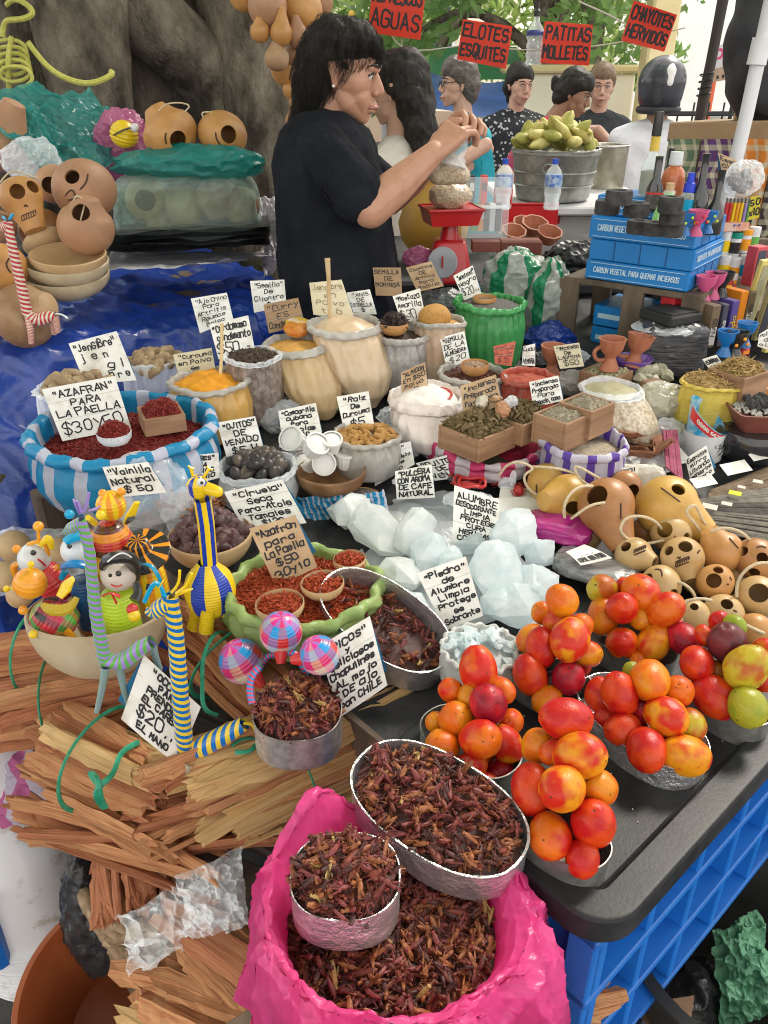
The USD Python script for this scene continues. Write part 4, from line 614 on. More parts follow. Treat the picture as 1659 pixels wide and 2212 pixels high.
for P in sorted(heap_pts(s.c,s.R*.82,.3*s.R,46,17,.05,up=.008),key=lambda P:P[2]):
 m=ell(P+(0,0,.006),(.0135,.0135,.0095),2,rot_to(g.normal(size=3)*(.6,.6,1)));solo('deer_eye_seed','round black deer-eye seed in the grey plastic sack','seed',m,BLKS[k%4],'black deer-eye seeds in the sack',smooth=True);k+=1
solo('sack_lining','grey lining under the deer-eye seeds','lining',heap(s.c-(0,0,.006),s.R,.28*s.R,17,.05),M('dark_plastic_sheet',(.03,.03,.034)),kind='stuff')
b=bowl('brown gourd bowl full of white paper cups',716,1018,78,'d',depth=.72,h=.055);PAP=M('white_paper_cup',(.68,.67,.64),(.76,.75,.72),s=20,rough=.6)
def cup(px,py,z,d,r,lab):
 p=at(px,py,z);d=nrm(d);R=r*mpp(p);wob=lambda u,th:1+(.035*np.sign(np.sin(13*th))if.2<u<.62 else 0)
 t=thing('paper_cup',lab,'cup',p,'white paper cups in the gourd bowl');part(t,'wall',lathe([(0,-R*1.3),(R*.74,-R*1.3),(R*.8,-R*1.1),(R*.97,.0),(R*1.06,.002),(R*1.06,.006),(R*.9,.006)],52,p,d,wob),PAP,30);part(t,'chalk_disc',lathe([(0,.004),(R*.9,.0035),(R*.92,0)],30,p,d),M('cascarilla_chalk',(.72,.71,.69),rough=.9,s=40),True)
for i,(x,y,dz,d,r,l)in enumerate([(630,948,.10,(-.5,-.9,.75),27,'white chalk-filled paper cup at the left rim of the gourd bowl'),(685,960,.11,(.55,-.6,.9),26,'white tilted paper cup beside the leftmost cup'),(717,952,.11,(.1,-.4,1),22,'white paper cup at the back of the gourd bowl'),(655,995,.065,(-.2,-.2,1),24,'white paper cup standing at the left front of the gourd bowl'),(700,1002,.07,(.1,-.9,.5),25,'white paper cup lying behind the front rim of the bowl'),(748,980,.08,(.05,-.1,1),25,'white ribbed paper cup standing in the middle of the bowl'),(775,978,.075,(.35,-.2,1),25,'white ribbed paper cup at the right rim of the bowl')]):
 cup(x,y,b.c[2]+dz-.055,d,r,l)
RED=M('red_clay_film',(.26,.04,.025),(.38,.075,.045),s=10,rough=.28,bump=.45,bs=30,coat=.3,dist=.008)
s=sack('red plastic sack of red powder behind the incense sign',1140,812,58,.11,RED,base=.95,seed=18,drop=.2,roll=.16,wob=.14);fillup(s,'red_powder','brick red powder in the red plastic sack',M('red_powder',(.3,.05,.03),(.4,.09,.05),s=40,rough=.9,bump=.2),.15,.08,13)
PKW=striped('pink_white_woven',(.62,.05,.16),(.62,.55,.58),13,.5,'x',.45,.3,.5,30);PUW=striped('purple_white_woven',(.13,.06,.4),(.6,.58,.68),11,.36,'x',.4,.3,.5,30)
s=sack('pink and white striped sack under the herb boxes',1050,948,128,.05,PKW,base=.95,seed=19,drop=.2,roll=.1,wob=.14)
fillup(s,'incense_mix','incense herbs filling the pink striped sack',M('herb_mix',(.07,.065,.03),(.25,.2,.1),rough=.9,isl=1,lo=0,hi=1),.08,.06,3)
s=sack('purple and white striped sack under the incense boxes',1262,955,92,.10,PUW,base=.98,seed=20,drop=.2,roll=.13,wob=.14,bulge=1.0);fillup(s,'sand_incense','ground incense in the purple striped sack',M('ground_incense',(.26,.21,.15),(.4,.34,.26),s=200,rough=.9,bump=.5,bs=300),.15,.05,14)
HERB=M('dried_leaf',(.13,.09,.035),(.16,.16,.09),rough=.8,isl=1,lo=0,hi=1,c3=(.42,.28,.13))
w=wbox('wooden box of dried leaves and petals before the kraft incense sign',1032,918,62,.045,hh=.115,rotz=.75,hy=.95)
boxfill(w,'dried leaves and bark pieces heaped in the front herb box',HERB,.018,5,B_(lambda P:shreds(P,.026,.0055,21,.3,.2),620,.012))
w2=wbox('wooden box of dried petals and white stones at the right',1122,892,52,.042,hh=.115,rotz=.75);boxfill(w2,'dried petals and twigs in the right herb box',HERB,.018,6,B_(lambda P:shreds(P,.022,.004,22,.3,.2),420,.01))
for x,y,r,c,lab in((1040,868,.013,(.6,.55,.45),'pearly white bulb on the dried leaves'),(1070,862,.019,(.5,.3,.16),'flake of orange bark on the dried leaves'),(1100,872,.021,(.55,.56,.58),'pale grey resin stone on the dried petals'),(1086,884,.015,(.42,.2,.1),'red-brown bark chip on the dried leaves'),(1108,866,.016,(.6,.6,.6),'white crumpled petal on the right herb box')):
 q=on(x,y,.14);solo('herb_piece',lab,'herb',pebbles([q],r,x,2,(1,.8,.55),.3),M(f'herb_piece_{x}',c,tuple(v*.7 for v in c),s=60,rough=.6),smooth=30)
for x,y,hw,sd,lab in((1215,893,45,3,'front'),(1268,868,44,4,'back')):
 w=wbox(f'wooden box heaped with grey incense powder, {lab} one of the pair',x,y,hw,.055,hh=.15 if lab=='front' else.155,rotz=.75);boxfill(w,f'grey-brown incense powder heaped in the {lab} wooden box',M('incense_powder',(.28,.24,.17),(.42,.37,.28),s=300,rough=.95,bump=.8,bs=500),.012,sd,B_(lambda P:pebbles(P,.0016,3,0),500,.001))
for q,h,ln,col,lab,kw in[([(148,742),(252,715),(295,821),(185,832)],.13,['"JenGiBre"','j  e  n     ','     g i','        b r e'],'w','white ginger sign at the left',{}),([(90,841),(248,812),(283,924),(135,953)],.115,['"AZAFRAN"','PARA','LA PAELLA',('$30y50',1.7)],'w','white saffron sign priced 30 and 50 in the blue striped sack',{}),([(412,645),(490,632),(504,690),(432,720)],.13,['"Ajo Chino','Para','Artritis','Reumas','Bolsa'],'w','white Chinese garlic sign by the tarp',{'pen':.0016}),([(452,701),(536,681),(553,766),(472,776)],.14,['"Cardamomo','condimento',('$50.-',1.5)],'w','white cardamom sign priced 50',{}),([(374,766),(457,751),(468,812),(389,823)],.10,['"Curcuma','en Polvo','es','Condimento'],'c','cream turmeric powder sign',{'pen':.0019}),([(468,913),(551,899),(572,978),(491,992)],.075,['"OJITOS"','DE','VENADO',('$5.11',1.2)],'w','white deer-eye sign at the black seeds',{}),([(221,1009),(320,998),(360,1064),(248,1075)],.115,['"Vainilla','Natural','$ 50'],'w','white vanilla sign behind the clear bag',{}),([(376,987),(472,978),(475,1032),(378,1057)],.07,['"AZAHARES"','PARA','NERVIOS','INSOMNIO'],'w','white orange blossom price sign',{}),([(484,1063),(610,1036),(662,1129),(530,1152)],.04,['"Ciruela"','Seca','Para-Atole','Tamales','$120'],'w','large white dried plum sign',{}),([(540,607),(614,604),(619,660),(549,676)],.14,['"Semilla"','De','Cilantro','$'],'w','white coriander seed sign',{'pen':.0018}),([(569,658),(644,643),(659,702),(581,720)],.14,['"Curry','ES','Condimento'],'b','dark brown curry powder sign',{'pen':.0017}),([(668,611),(738,604),(767,690),(677,680)],.155,['Jengibre','en','Polvo','t  b'],'c','cream ginger powder sign with faded letters',{'pen':.0015,'ink':M('faded_ink',(.2,.14,.07))}),([(749,632),(799,625),(814,679),(758,678)],.14,['"ANIS','DE','ESTRELLA','$'],'w','white star anise sign',{'pen':.0016}),([(805,578),(866,578),(869,640),(812,638)],.14,['SEMILLA','DE','MORINGA',''],'b','brown moringa seed sign',{'pen':.0017}),([(877,578),(932,564),(959,618),(902,631)],.15,['Chochos','DE','Arnica','Para','Rodilla'],'k','kraft card in front of the red scale',{'pen':.0014}),([(979,596),(1021,573),(1040,634),(1003,649)],.15,['"mostaza"','Negra',('$20..',1.7)],'w','white black-mustard sign priced 20 on the green sack',{'pen':.0018}),([(848,640),(907,623),(922,697),(866,692)],.15,['"Mostaza','Amarilla',('$30..',1.8)],'w','white yellow-mustard sign priced 30',{'pen':.0019}),([(950,730),(1003,715),(1015,776),(965,798)],.095,['"SEMILLA','DE LA','ALMENDRA',('$20',1.3)],'w','white almond seed sign',{'pen':.0017}),([(866,805),(918,782),(925,840),(868,863)],.105,['"ALMIDON','En $50','Polvo','5'],'k','kraft sign on the starch sack',{'pen':.0017}),([(727,857),(796,845),(808,917),(745,938)],.075,['"Raiz','De','Curcuma',('$5',1.7)],'w','white turmeric root sign with a 5',{}),([(601,888),(682,870),(698,946),(610,952)],.07,['"Cascarilla','cubana','Para','Limpias','$ 10'],'w','white sign above the paper cups',{}),([(805,973),(887,953),(896,1003),(810,1050)],.02,['"Chia"',('- -',.6),'Limpia la vista','Reduce','peso'],'w','white chia seed sign',{'pen':.0019}),([(898,1001),(983,978),(1015,1028),(938,1039)],.025,['"OJITOS','DE','VENADO'],'w','white deer-eye sign behind the red bracelets',{}),([(853,1018),(932,1003),(940,1075),(857,1079)],.02,['"PULCERA','CON AROMA','DE CAFE','NATURAL'],'w','white coffee bracelet sign',{}),([(981,1048),(1078,1079),(1082,1196),(977,1171)],.035,[('ALUMBRE',1.4),'DESODORANTE','LIMPIA','PROTEGE','CURA','HERIDAS','CORTADAS'],'w','tall white alum deodorant sign',{'back':0,'pen':.0022}),([(900,1238),(1006,1202),(1044,1330),(963,1362)],.05,['"Piedra"','de','Alumbre','Limpia','Protege','es','Sobrante'],'w','tall white alum stone sign behind the crystals',{'back':0,'pen':.0022}),([(538,1142),(638,1113),(686,1225),(596,1268)],.07,['"Azafran','para','La Paella','$50 ','30y10'],'k','kraft saffron sign in the light green sack',{}),([(686,1398),(799,1331),(837,1481),(736,1549)],.035,['"RICOS"',('y',.7),'deliciosos','Chapulines','AL mojo','DE ajo','con CHILE'],'w','white grasshopper sign behind the round tin',{'blen':.5}),([(311,1415),(434,1528),(384,1655),(262,1556)],None,['"OCOTE"','PARA','PRENDER','EL CARBON',('$20..',1.9),'EL MANO'],'w','white kindling price card leaning behind the blue and yellow giraffe',{'Y':.8,'pen':.0027,'margin':.05}),([(994,834),(1071,809),(1085,874),(1003,906)],.12,['"Incienso','Preparado','Para Limpias','$50'],'k','kraft incense sign behind the herb box',{'pen':.0017}),([(1143,825),(1206,811),(1217,865),(1152,881)],.13,['"Incienso','Preparado','Para','Negocio, casa'],'w','white incense sign in front of the red sack',{'pen':.0018}),([(1066,748),(1114,737),(1105,791),(1069,786)],.11,['Polvo','Rojo','$ 0'],'r','red card in the red powder',{'pen':.0014,'ink':M('dark_red_ink',(.15,.02,.01))}),([(1130,748),(1156,742),(1156,791),(1127,789)],.10,['Cuau','','HEMBRA'],'w','narrow white card behind the red sack',{'pen':.0015}),([(1195,748),(1251,740),(1262,791),(1210,797)],.09,['"INCIENSO','De','LAGRIMA',('$50',1.5)],'c','cream incense sign beside the clay censer',{'pen':.0016}),([(1517,776),(1548,766),(1589,829),(1561,839)],.08,['ESTORAQUE','es -','aro - -','para','- na -'],'w','narrow white sign on the yellow sack',{'pen':.0016}),([(1480,991),(1526,962),(1544,1021),(1496,1057)],.03,['Esencias','mirra','Lavanda','mandarina','Romero'],'w','white essences sign at the incense sticks',{'pen':.0016}),([(1640,722),(1676,700),(1684,764),(1636,748)],.12,['Polvos','de','olor'],'w','pale card at the right border below the frames',{'pen':.0016})]:
 if h is None:p=at(350,1612,.745);kw["Y"]=p[1]
 sign(q,h,ln,col,lab,**kw)
# ================================================================ foreground: tray, tins, fruit, grasshoppers, wood, toys
def rrect(a0,a1,b0,b1,r,n=8):
 out=[]
 for cx,cy,s in((a1-r,b1-r,0),(a0+r,b1-r,90),(a0+r,b0+r,180),(a1-r,b0+r,270)):
  for k in range(n+1):t=math.radians(s+90*k/n);out.append((cx+r*math.cos(t),cy+r*math.sin(t)))
 return np.array(out)
TZ=.785;q0,q1=at(1422,1899,TZ),at(1659,1637,TZ);T1=nrm((q1-q0)*(1,1,0))[:2];T2=np.array([-T1[1],T1[0]]);C0=at(1318,2034,TZ)[:2]
def trp(a,b,z):return np.stack([C0[0]+a*T1[0]+b*T2[0],C0[1]+a*T1[1]+b*T2[1],np.broadcast_to(z,np.shape(a))],-1)
BLK=M('black_tray_plastic',(.008,.0085,.01),(.02,.021,.023),s=30,rough=.42,bump=.08,bs=200,lo=.4,hi=.75,spec=.28);t=thing('black_tray','black plastic tray with rounded corner holding the fruit tins','tray',(*C0,TZ-.04))
rings=[]
for ins,z in((.004,-.036),(.0,-.033),(0.,-.004),(.002,-.001),(.005,0),(.034,0),(.037,-.002),(.040,-.008),(.043,-.009)):
 p=rrect(ins,.74-ins,ins,.33-ins,max(.05-ins,.012));rings.append(trp(p[:,0],p[:,1],TZ+z))
m=sheet(np.array(rings),True);part(t,'rim',m,BLK,30);p=rrect(.043,.697,.043,.287,.012);part(t,'floor',trimesh.Trimesh(np.vstack([trp(p[:,0],p[:,1],TZ-.009),[*(C0+T1*.37+T2*.165),TZ-.009]]),[(i,(i+1)%len(p),len(p))for i in range(len(p))],process=False),BLK,False)
solo('tray_crumbs','pale crumbs and flecks scattered on the black tray','crumbs',pebbles(trp(N_.uniform(.05,.5,90),N_.uniform(.05,.27,90),TZ-.008),.0011,3,0),M('crumb',(.5,.45,.38),rough=.8),kind='stuff')
BLU=M('blue_crate_plastic',(.008,.11,.42),(.012,.14,.5),s=8,rough=.38,bump=.06,bs=120);t=thing('blue_crate','bright blue ribbed plastic crate under the black tray','crate',(*(C0+T1*.35+T2*.15),.4))
RB=np.stack([np.r_[T1,0],np.r_[T2,0],[0,0,1]],1)
def tb(name,a0,a1,b0,b1,z0,z1,mat=BLU,ch=.002):part(t,name,cbox((a1-a0,b1-b0,z1-z0),ch,(*(C0+T1*(a0+a1)/2+T2*(b0+b1)/2),(z0+z1)/2),RB),mat,False)
tb('wall',.03,.72,.05,.3,.42,.748)
for z in(.42,.53,.635,.735):tb('ledge',.012,.735,.016,.05,z,z+.013)
for i in range(7):a=.02+.112*i;tb('rib',a,a+.012,.018,.05,.433,.735)
tb('corner_post',.012,.04,.018,.05,.42,.748)
for i in range(3):tb('end_rib',.014,.03,.08+.09*i,.092+.09*i,.42,.735)
tb('end_ledge',.013,.03,.05,.3,.53,.543);tb('end_ledge',.013,.03,.05,.3,.635,.648)
ALU=M('dull_tin',(.2,.2,.19),(.38,.37,.34),s=40,rough=.38,metal=.88,bump=.15,bs=60);FOIL=M('crumpled_foil',(.66,.66,.68),(.84,.84,.85),s=50,rough=.2,metal=.93,bump=.9,bs=70,dist=.006)
def tin(label,e0,e1,z,h,ratio=.66,mat=ALU,tilt=(0,0,1),rd=None,amp=0.):
 a,b=(at(*e0,z),at(*e1,z));c=(a+b)/2;L=np.linalg.norm(b-a)/2;u=nrm(b-a);ax=nrm(tilt);u=nrm(u-ax*(u@ax));w=np.cross(ax,u);W=L*ratio;th=np.arange(72)/72*2*np.pi
 pr=[(0,-h),(.97,-h),(1.,-h+.003),(1.,-.003),(1.012,-.001),(1.012,.0015),(.985,.0015),(.975,-.003),(.972,-h+.004),(0,-h+.003)]
 ce,se=np.cos(th),np.sin(th);p_=2.35;sx,sy=np.sign(ce)*abs(ce)**(2/p_),np.sign(se)*abs(se)**(2/p_)
 P=np.array([c+ax*z_+np.outer(sx*r*L,u)+np.outer(sy*r*W,w)for r,z_ in pr]);m=sheet(P,True)
 if amp:m=rough_up(m,amp,60,3)
 solo('oval_tin' if ratio<.9 else 'round_tin',label,'tin',m,mat,smooth=40,base=c-ax*h);s=Sack();s.c,s.L,s.W,s.u,s.w,s.ax,s.h=c,L,W,u,w,ax,h;return s
FR={'r':((.40,.006,.005),(.52,.045,.005)),'ro':((.46,.012,.004),(.56,.11,.004)),'o':((.54,.10,.003),(.56,.19,.006)),'oy':((.46,.016,.004),(.58,.22,.006)),'m':((.2,.003,.014),(.40,.01,.02)),'d':((.045,.007,.012),(.11,.015,.018)),'g':((.2,.25,.015),(.3,.28,.02)),'yg':((.36,.08,.008),(.40,.32,.02))}
FRM={k:M('fruit_'+k,*v,s=30,rough=.36,bump=.4,bs=55,coat=.0,spec=.36,lo=.42,hi=.58,detail=2)for k,v in FR.items()};FRN={'r':'red','ro':'red-orange','o':'orange','oy':'orange and yellow','m':'crimson','d':'dark maroon','g':'green','yg':'yellow-green'}
STEM=M('stem_scar',(.05,.03,.015),rough=.8)
def fruits(tn,lst,ox,oy,tinname,grp,k=.36,el=52,lift=.018):
 c=tn.c;n=nrm(nrm([-c[0],-c[1],0])*math.cos(math.radians(el))+np.array([0,0,math.sin(math.radians(el))]));Ps,rs,ds=[],[],[]
 for x,y,r,col in lst:
  px,py=x*k+ox,y*k+oy;P=plane_hit(px,py,c+n*lift,n);Ps.append(P);rs.append(r*k*mpp(P)*1.1);ds.append(nrm(P-EYE))
 Ps,ds=np.array(Ps),np.array(ds);off=np.zeros(len(Ps))
 for it in range(120):
  for i in range(len(Ps)):
   for j in range(i+1,len(Ps)):
    d=np.linalg.norm(Ps[i]+ds[i]*off[i]-Ps[j]-ds[j]*off[j]);o=.86*(rs[i]+rs[j])-d
    if o>0:off[i]+=o*.25;off[j]-=o*.2
  off=np.clip(off,-.035,.05)
 ys=[l[1]for l in lst];top=int(np.argmin(ys));cnt={}
 for i,(x,y,r,col)in enumerate(lst):
  P=Ps[i]+ds[i]*off[i];kk=np.linalg.norm(P-EYE)/np.linalg.norm(Ps[i]-EYE);g=np.random.default_rng(int(x*3+y));ax=nrm(g.normal(size=3)+(0,0,.8));rr=rs[i]*kk
  th=np.linspace(0,np.pi,22);m=lathe([(rr*.985*math.sin(a)*(1+.03*math.cos(a)),-rr*(1.1+.1*(i%3))*math.cos(a)+(.10*rr*math.exp(-((np.pi-a)/.16)**2)*-1))for a in th],28,P,ax);m=rough_up(m,rr*.075,1.3/rr,i,3)
  m.vertices=P+(m.vertices-P)*np.array([1,1,1]);ex,ey=(x-np.mean([l[0]for l in lst])),(y-np.mean(ys));pos='topmost' if i==top else('at the left' if ex<-90 else 'at the right' if ex>90 else 'in the middle')+(' front' if ey>90 else ' back' if ey<-90 else '')
  lab=f'{FRN[col]} fruit, {pos}, in {tinname}';cnt[lab]=cnt.get(lab,0)+1
  if cnt[lab]>1:lab=f'{"smaller " if r < 85 else "larger "}{FRN[col]} fruit, {pos}, in {tinname}';cnt[lab]=cnt.get(lab,0)+1
  if cnt[lab]>1:lab=f'{FRN[col]} fruit {pos} in {tinname}, half hidden'
  sk=[P+q_*1.0 for q_ in(np.asarray(m.vertices)[g.choice(len(m.vertices),9)]-P)];t=thing('red_mombin_fruit',lab,'fruit',P-(0,0,rr),grp);part(t,'flesh',m,FRM[col],True);part(t,'stem_scar',ell(P+ax*rr*.985,(rr*.1,rr*.1,rr*.04),1,rot_to(ax)),STEM);part(t,'dark_specks',cat_([ell(q_,rr*g.uniform(.015,.05),0)for q_ in sk]),STEM,kind='stuff')
Zt=TZ+.025
tn=tin('dull oval tin of fruit at the back left of the tray',(1110,1425),(1275,1500),Zt+.0,.035);fruits(tn,[(305,545,62,'o'),(400,595,80,'ro'),(540,620,66,'ro'),(422,468,88,'o'),(240,700,80,'o'),(350,970,60,'d'),(520,850,75,'r'),(330,1065,75,'o'),(300,750,88,'r'),(575,790,75,'oy'),(470,705,108,'oy'),(232,915,95,'r'),(460,935,92,'m')],1062,1128,'the back left tin','fruits in the back left tin')
tn=tin('dull oval tin of fruit at the back middle of the tray',(1285,1345),(1455,1430),Zt,.035);fruits(tn,[(795,385,50,'r'),(1110,640,55,'r'),(880,830,52,'o'),(665,405,85,'yg'),(890,425,105,'ro'),(670,560,85,'o'),(895,580,65,'oy'),(782,515,88,'r'),(1040,530,92,'ro'),(785,725,90,'ro'),(970,725,92,'oy'),(1150,700,85,'m')],1062,1128,'the back middle tin','fruits in the back middle tin')
tn=tin('dull oval tin with green and maroon fruit at the right',(1500,1470),(1662,1560),Zt,.04);fruits(tn,[(1370,600,60,'r'),(1460,620,60,'g'),(1275,680,50,'ro'),(1350,905,70,'yg'),(1620,930,70,'r'),(1640,770,70,'oy'),(1385,1190,60,'r'),(1235,1010,50,'o'),(1230,845,92,'r'),(1410,720,105,'d'),(1530,870,115,'yg'),(1345,1050,115,'r'),(1535,1110,105,'g')],1062,1128,'the right tin','fruits in the right tin')
tn=tin('large foil wrapped oval tin of fruit in the middle of the tray',(1272,1462),(1512,1652),Zt,.036,.6,FOIL,amp=.0012);fruits(tn,[(700,1180,75,'r'),(860,1330,70,'m'),(1000,1330,75,'ro'),(840,890,50,'g'),(650,1035,85,'r'),(770,1030,100,'r'),(1120,1015,85,'ro'),(910,1140,75,'m'),(950,945,108,'o'),(1195,1215,85,'yg'),(790,1245,92,'r'),(1060,1500,80,'ro'),(1045,1165,112,'oy'),(930,1365,110,'r'),(1160,1400,115,'oy')],1062,1128,'the foil tin','fruits in the foil tin')
tn=tin('dull oval tin of orange fruit beside the wood and crystals',(930,1535),(1108,1668),Zt-.003,.036);fruits(tn,[(1230,1010,70,'ro'),(1340,1050,65,'o'),(1530,1010,75,'ro'),(1140,1200,60,'o'),(1590,1195,70,'ro'),(1430,1420,50,'o'),(1520,1500,80,'m'),(1440,1560,60,'ro'),(1395,885,105,'ro'),(1455,1090,105,'m'),(1265,1190,100,'o'),(1560,1330,90,'oy'),(1180,1350,95,'o'),(1350,1470,85,'ro'),(1410,1300,110,'ro')],531,1128,'the left tin beside the wood','fruits in the left tin')
tn=tin('dull oval tin of large fruit at the front corner of the tray',(1122,1738),(1312,1860),Zt,.036);fruits(tn,[(280,1340,95,'o'),(370,1380,70,'ro'),(445,1180,118,'r'),(640,1590,102,'o'),(530,1400,130,'oy'),(240,1600,112,'r'),(545,2018,95,'r'),(425,1595,125,'oy'),(610,1808,125,'r'),(350,1883,120,'ro')],1062,1128,'the front tin','fruits in the front tin')
HOP=[M(f'grasshopper_{i}',a,b,s=160,rough=.42,lo=.3,hi=.7,bump=.3,bs=500)for i,(a,b)in enumerate([((.07,.014,.01),(.22,.045,.025)),((.03,.01,.01),(.11,.03,.025)),((.17,.045,.016),(.36,.13,.045)),((.1,.018,.018),(.25,.05,.045))])]+[M('grasshopper_pale',(.3,.18,.05),(.42,.28,.1),s=150,rough=.5)]
def hopper(seed,L=.019):
 g=np.random.default_rng(seed);x=np.linspace(-.5,.5,8);r=np.array([.03,.085,.105,.11,.125,.13,.115,.05])*g.uniform(.85,1.1);y=.06*(x*2)**2*g.uniform(-1,1.5)
 ms=[tube(np.c_[x,y,np.zeros(8)]*L,r*L,7,flat=1.15),ell(np.array([.52,y[-1],-.03])*L,np.array([.075,.1,.12])*L,1)]
 for s in(-1,1):
  a,b,c=np.array([.1,s*.1,.02]),np.array([-.28+g.uniform(-.15,.1),s*g.uniform(.2,.34),g.uniform(.12,.3)]),np.array([-.3+g.uniform(-.3,.1),s*g.uniform(.2,.4),g.uniform(-.25,0)]);ms+=[tube(np.array([a,(a+b)/2,b])*L,np.array([.035,.05,.018])*L,4),tube(np.array([b,c])*L,.013*L,3)]
  a=np.array([.3,s*.08,-.05]);ms.append(tube(np.array([a,a+(g.uniform(-.1,.2),s*.18,-.1)])*L,.012*L,3));ms.append(tube(np.array([(.56,s*.05,.03),(.75,s*.16,.1+g.uniform(0,.1))])*L,.006*L,3))
  w=np.array([(.22,s*.05,.115),(-.1,s*.11,.13),(-.52,s*.07,.1),(-.5,s*.02,.12),(0,s*.02,.15)])*L;ms.append(trimesh.Trimesh(np.vstack([w,w+(0,0,.002*L)]),[(0,1,2),(0,2,3),(0,3,4),(0,2,1),(0,3,2),(0,4,3)],process=False))
 return cat_(ms)
UsdGeom.Scope.Define(stage,'/World/grasshopper_kinds');stage.GetPrimAtPath('/World/grasshopper_kinds').SetSpecifier(Sdf.SpecifierClass)
HM=[hopper(i)for i in range(6)]
for i in range(10):
 x=UsdGeom.Xform.Define(stage,f'/World/grasshopper_kinds/kind_{i}');usdkit.mesh(stage,f'/World/grasshopper_kinds/kind_{i}/body',HM[i%6],HOP[i%4 if i<8 else 4],40)
def hoppers(pts,nrm_up,ntop,label,grp,seed,sc=1.):
 """the ones on top as individuals, those beneath as stuff"""
 from scipy.spatial.transform import Rotation as RR
 g=np.random.default_rng(seed);n=len(pts);top=set(np.argsort([-(p[3])for p in pts])[:ntop]);under={0:[],1:[],2:[],3:[]}
 for i,p in enumerate(pts):
  e=(g.uniform(0,360),g.uniform(-50,50),g.uniform(0,360));s=sc*g.uniform(.85,1.4)
  if i in top:ref('dried_grasshopper',f'/World/grasshopper_kinds/kind_{9 - (i % 2) if g.uniform() < .08 else int(g.integers(0, 8))}',p[:3],e,label,'grasshopper',grp,s)
  else:
   k=int(g.integers(0,4));R=RR.from_euler('xyz',e,degrees=True).as_matrix();under[k].append(move(trimesh.Trimesh(HM[int(g.integers(0,6))].vertices*s,HM[0].faces,process=False)if 0 else(lambda q:trimesh.Trimesh(q.vertices*s,q.faces,process=False))(HM[int(g.integers(0,6))]),p[:3],R))
 for k,l in under.items():
  if l:solo('grasshopper_heap',label.replace('dried grasshopper',['red-brown','dark','orange-brown','purplish'][k]+' dried grasshoppers beneath'),'grasshoppers',cat_(l),HOP[k],kind='stuff',smooth=40)
def tinheap(s,hh,n,seed,drop,up=.006):
 g=np.random.default_rng(seed);r=np.sqrt(g.uniform(0,1,n))*.93;th=g.uniform(0,6.283,n);lv=g.uniform(0,1,n);c=s.c-s.ax*drop;out=[]
 for a,b,l in zip(r,th,lv):out.append((*(c+s.u*a*math.cos(b)*s.L+s.w*a*math.sin(b)*s.W+s.ax*(hh*(1-a*a)+(l-.6)*up*2)),l))
 X=np.linspace(0,1,12);T=np.arange(36)/36*6.2832;m=sheet(np.array([c+np.outer(np.cos(T)*x*s.L*.96,s.u)+np.outer(np.sin(T)*x*s.W*.96,s.w)+s.ax*(hh*(1-x*x)-.006)for x in X]),True);solo('tin_filling','dark crumbs under the grasshoppers in the '+s.nm,'crumbs',rough_up(m,.002,120),HOP[1],kind='stuff');return out
wz=.70
s=tin('small round dull tin of grasshoppers on the ocote wood',(548,1535),(738,1535),.785,.05,.97,M('whitish_tin',(.42,.4,.4),(.62,.58,.58),s=60,rough=.42,metal=.9,bump=.3,bs=90,lo=.42,hi=.6));s.nm='round tin on the wood';hoppers(tinheap(s,.042,300,1,.004,.008),None,62,'dried grasshopper on top of the round tin on the wood','grasshoppers in the round tin on the wood',1,.85)
s=tin('long foil wrapped oval tin with few grasshoppers behind the sign',(714,1275),(962,1402),.835,.05,.55,FOIL,(.1,-.35,1),amp=.0014);s.nm='half empty foil tin';hoppers(tinheap(s,.012,150,2,.03,.006),None,34,'dried grasshopper in the half empty foil tin','grasshoppers in the half empty foil tin',2,.8)
PKP=M('hot_pink_film',(.72,.05,.26),(.87,.14,.4),s=7,rough=.28,bump=.25,bs=60,transl=.5,dist=.004,lo=.3,hi=.75)
c=at(846,1965,.79);R=258*mpp(c);t=thing('pink_sack','hot pink plastic sack brimming with dried grasshoppers','sack',c-(0,0,.3));n=300;th=np.arange(n+1)/n*2*np.pi;ce,se=np.cos(th),np.sin(th)
def film(prof,k_,flap,ruf,seed,am=1.):
 pu=np.linspace(0,1,k_);x_=np.linspace(0,1,len(prof));pr=np.c_[np.interp(pu,x_,[q[0]for q in prof]),np.interp(pu,x_,[q[1]for q in prof])];P=np.empty((k_,n+1,3))
 for i,(r,z)in enumerate(pr):
  u_=pu[i];q=np.stack([ce*1.7,se*1.7,np.full(n+1,u_*1.3+seed)],-1);big=meshkit.fbm(q,2,seed)-.5;w=ruf*u_**1.5*(np.sin(11*th+3*np.sin(2*th)+seed)*.6+np.sin(19*th+2*np.cos(3*th))*.4)
  rr=R*(r+.16*big*min(1,u_*2.5)+flap*u_**1.3*(.30*np.exp(-((np.mod(th+.25+np.pi,2*np.pi)-np.pi)/.4)**2)+.08*np.exp(-((th-2.6)/.4)**2))+w*.6)
  zz=c[2]+z*.62+.045*big*min(1,u_*2)-.035*np.exp(-((th-1.2)/.55)**2)*min(1,u_*3)+.05*np.exp(-((th-2.35)/.4)**2)*min(1,u_*3)+R*w*.55-.05*flap*u_**1.5*np.exp(-((np.mod(th+.25+np.pi,2*np.pi)-np.pi)/.5)**2)
  P[i]=np.stack([c[0]+rr*ce*1.03,c[1]+rr*se,zz],-1)
 P[:,-1]=P[:,0];kk_=np.clip(np.linspace(-.1,2.2,k_),0,1);P=gcrease(P,-.02*am,.10,seed,(1,1,.38),kk_);P=gcrease(P,-.008*am,.042,seed+6,(1,1,.4),kk_);return sheet(P)
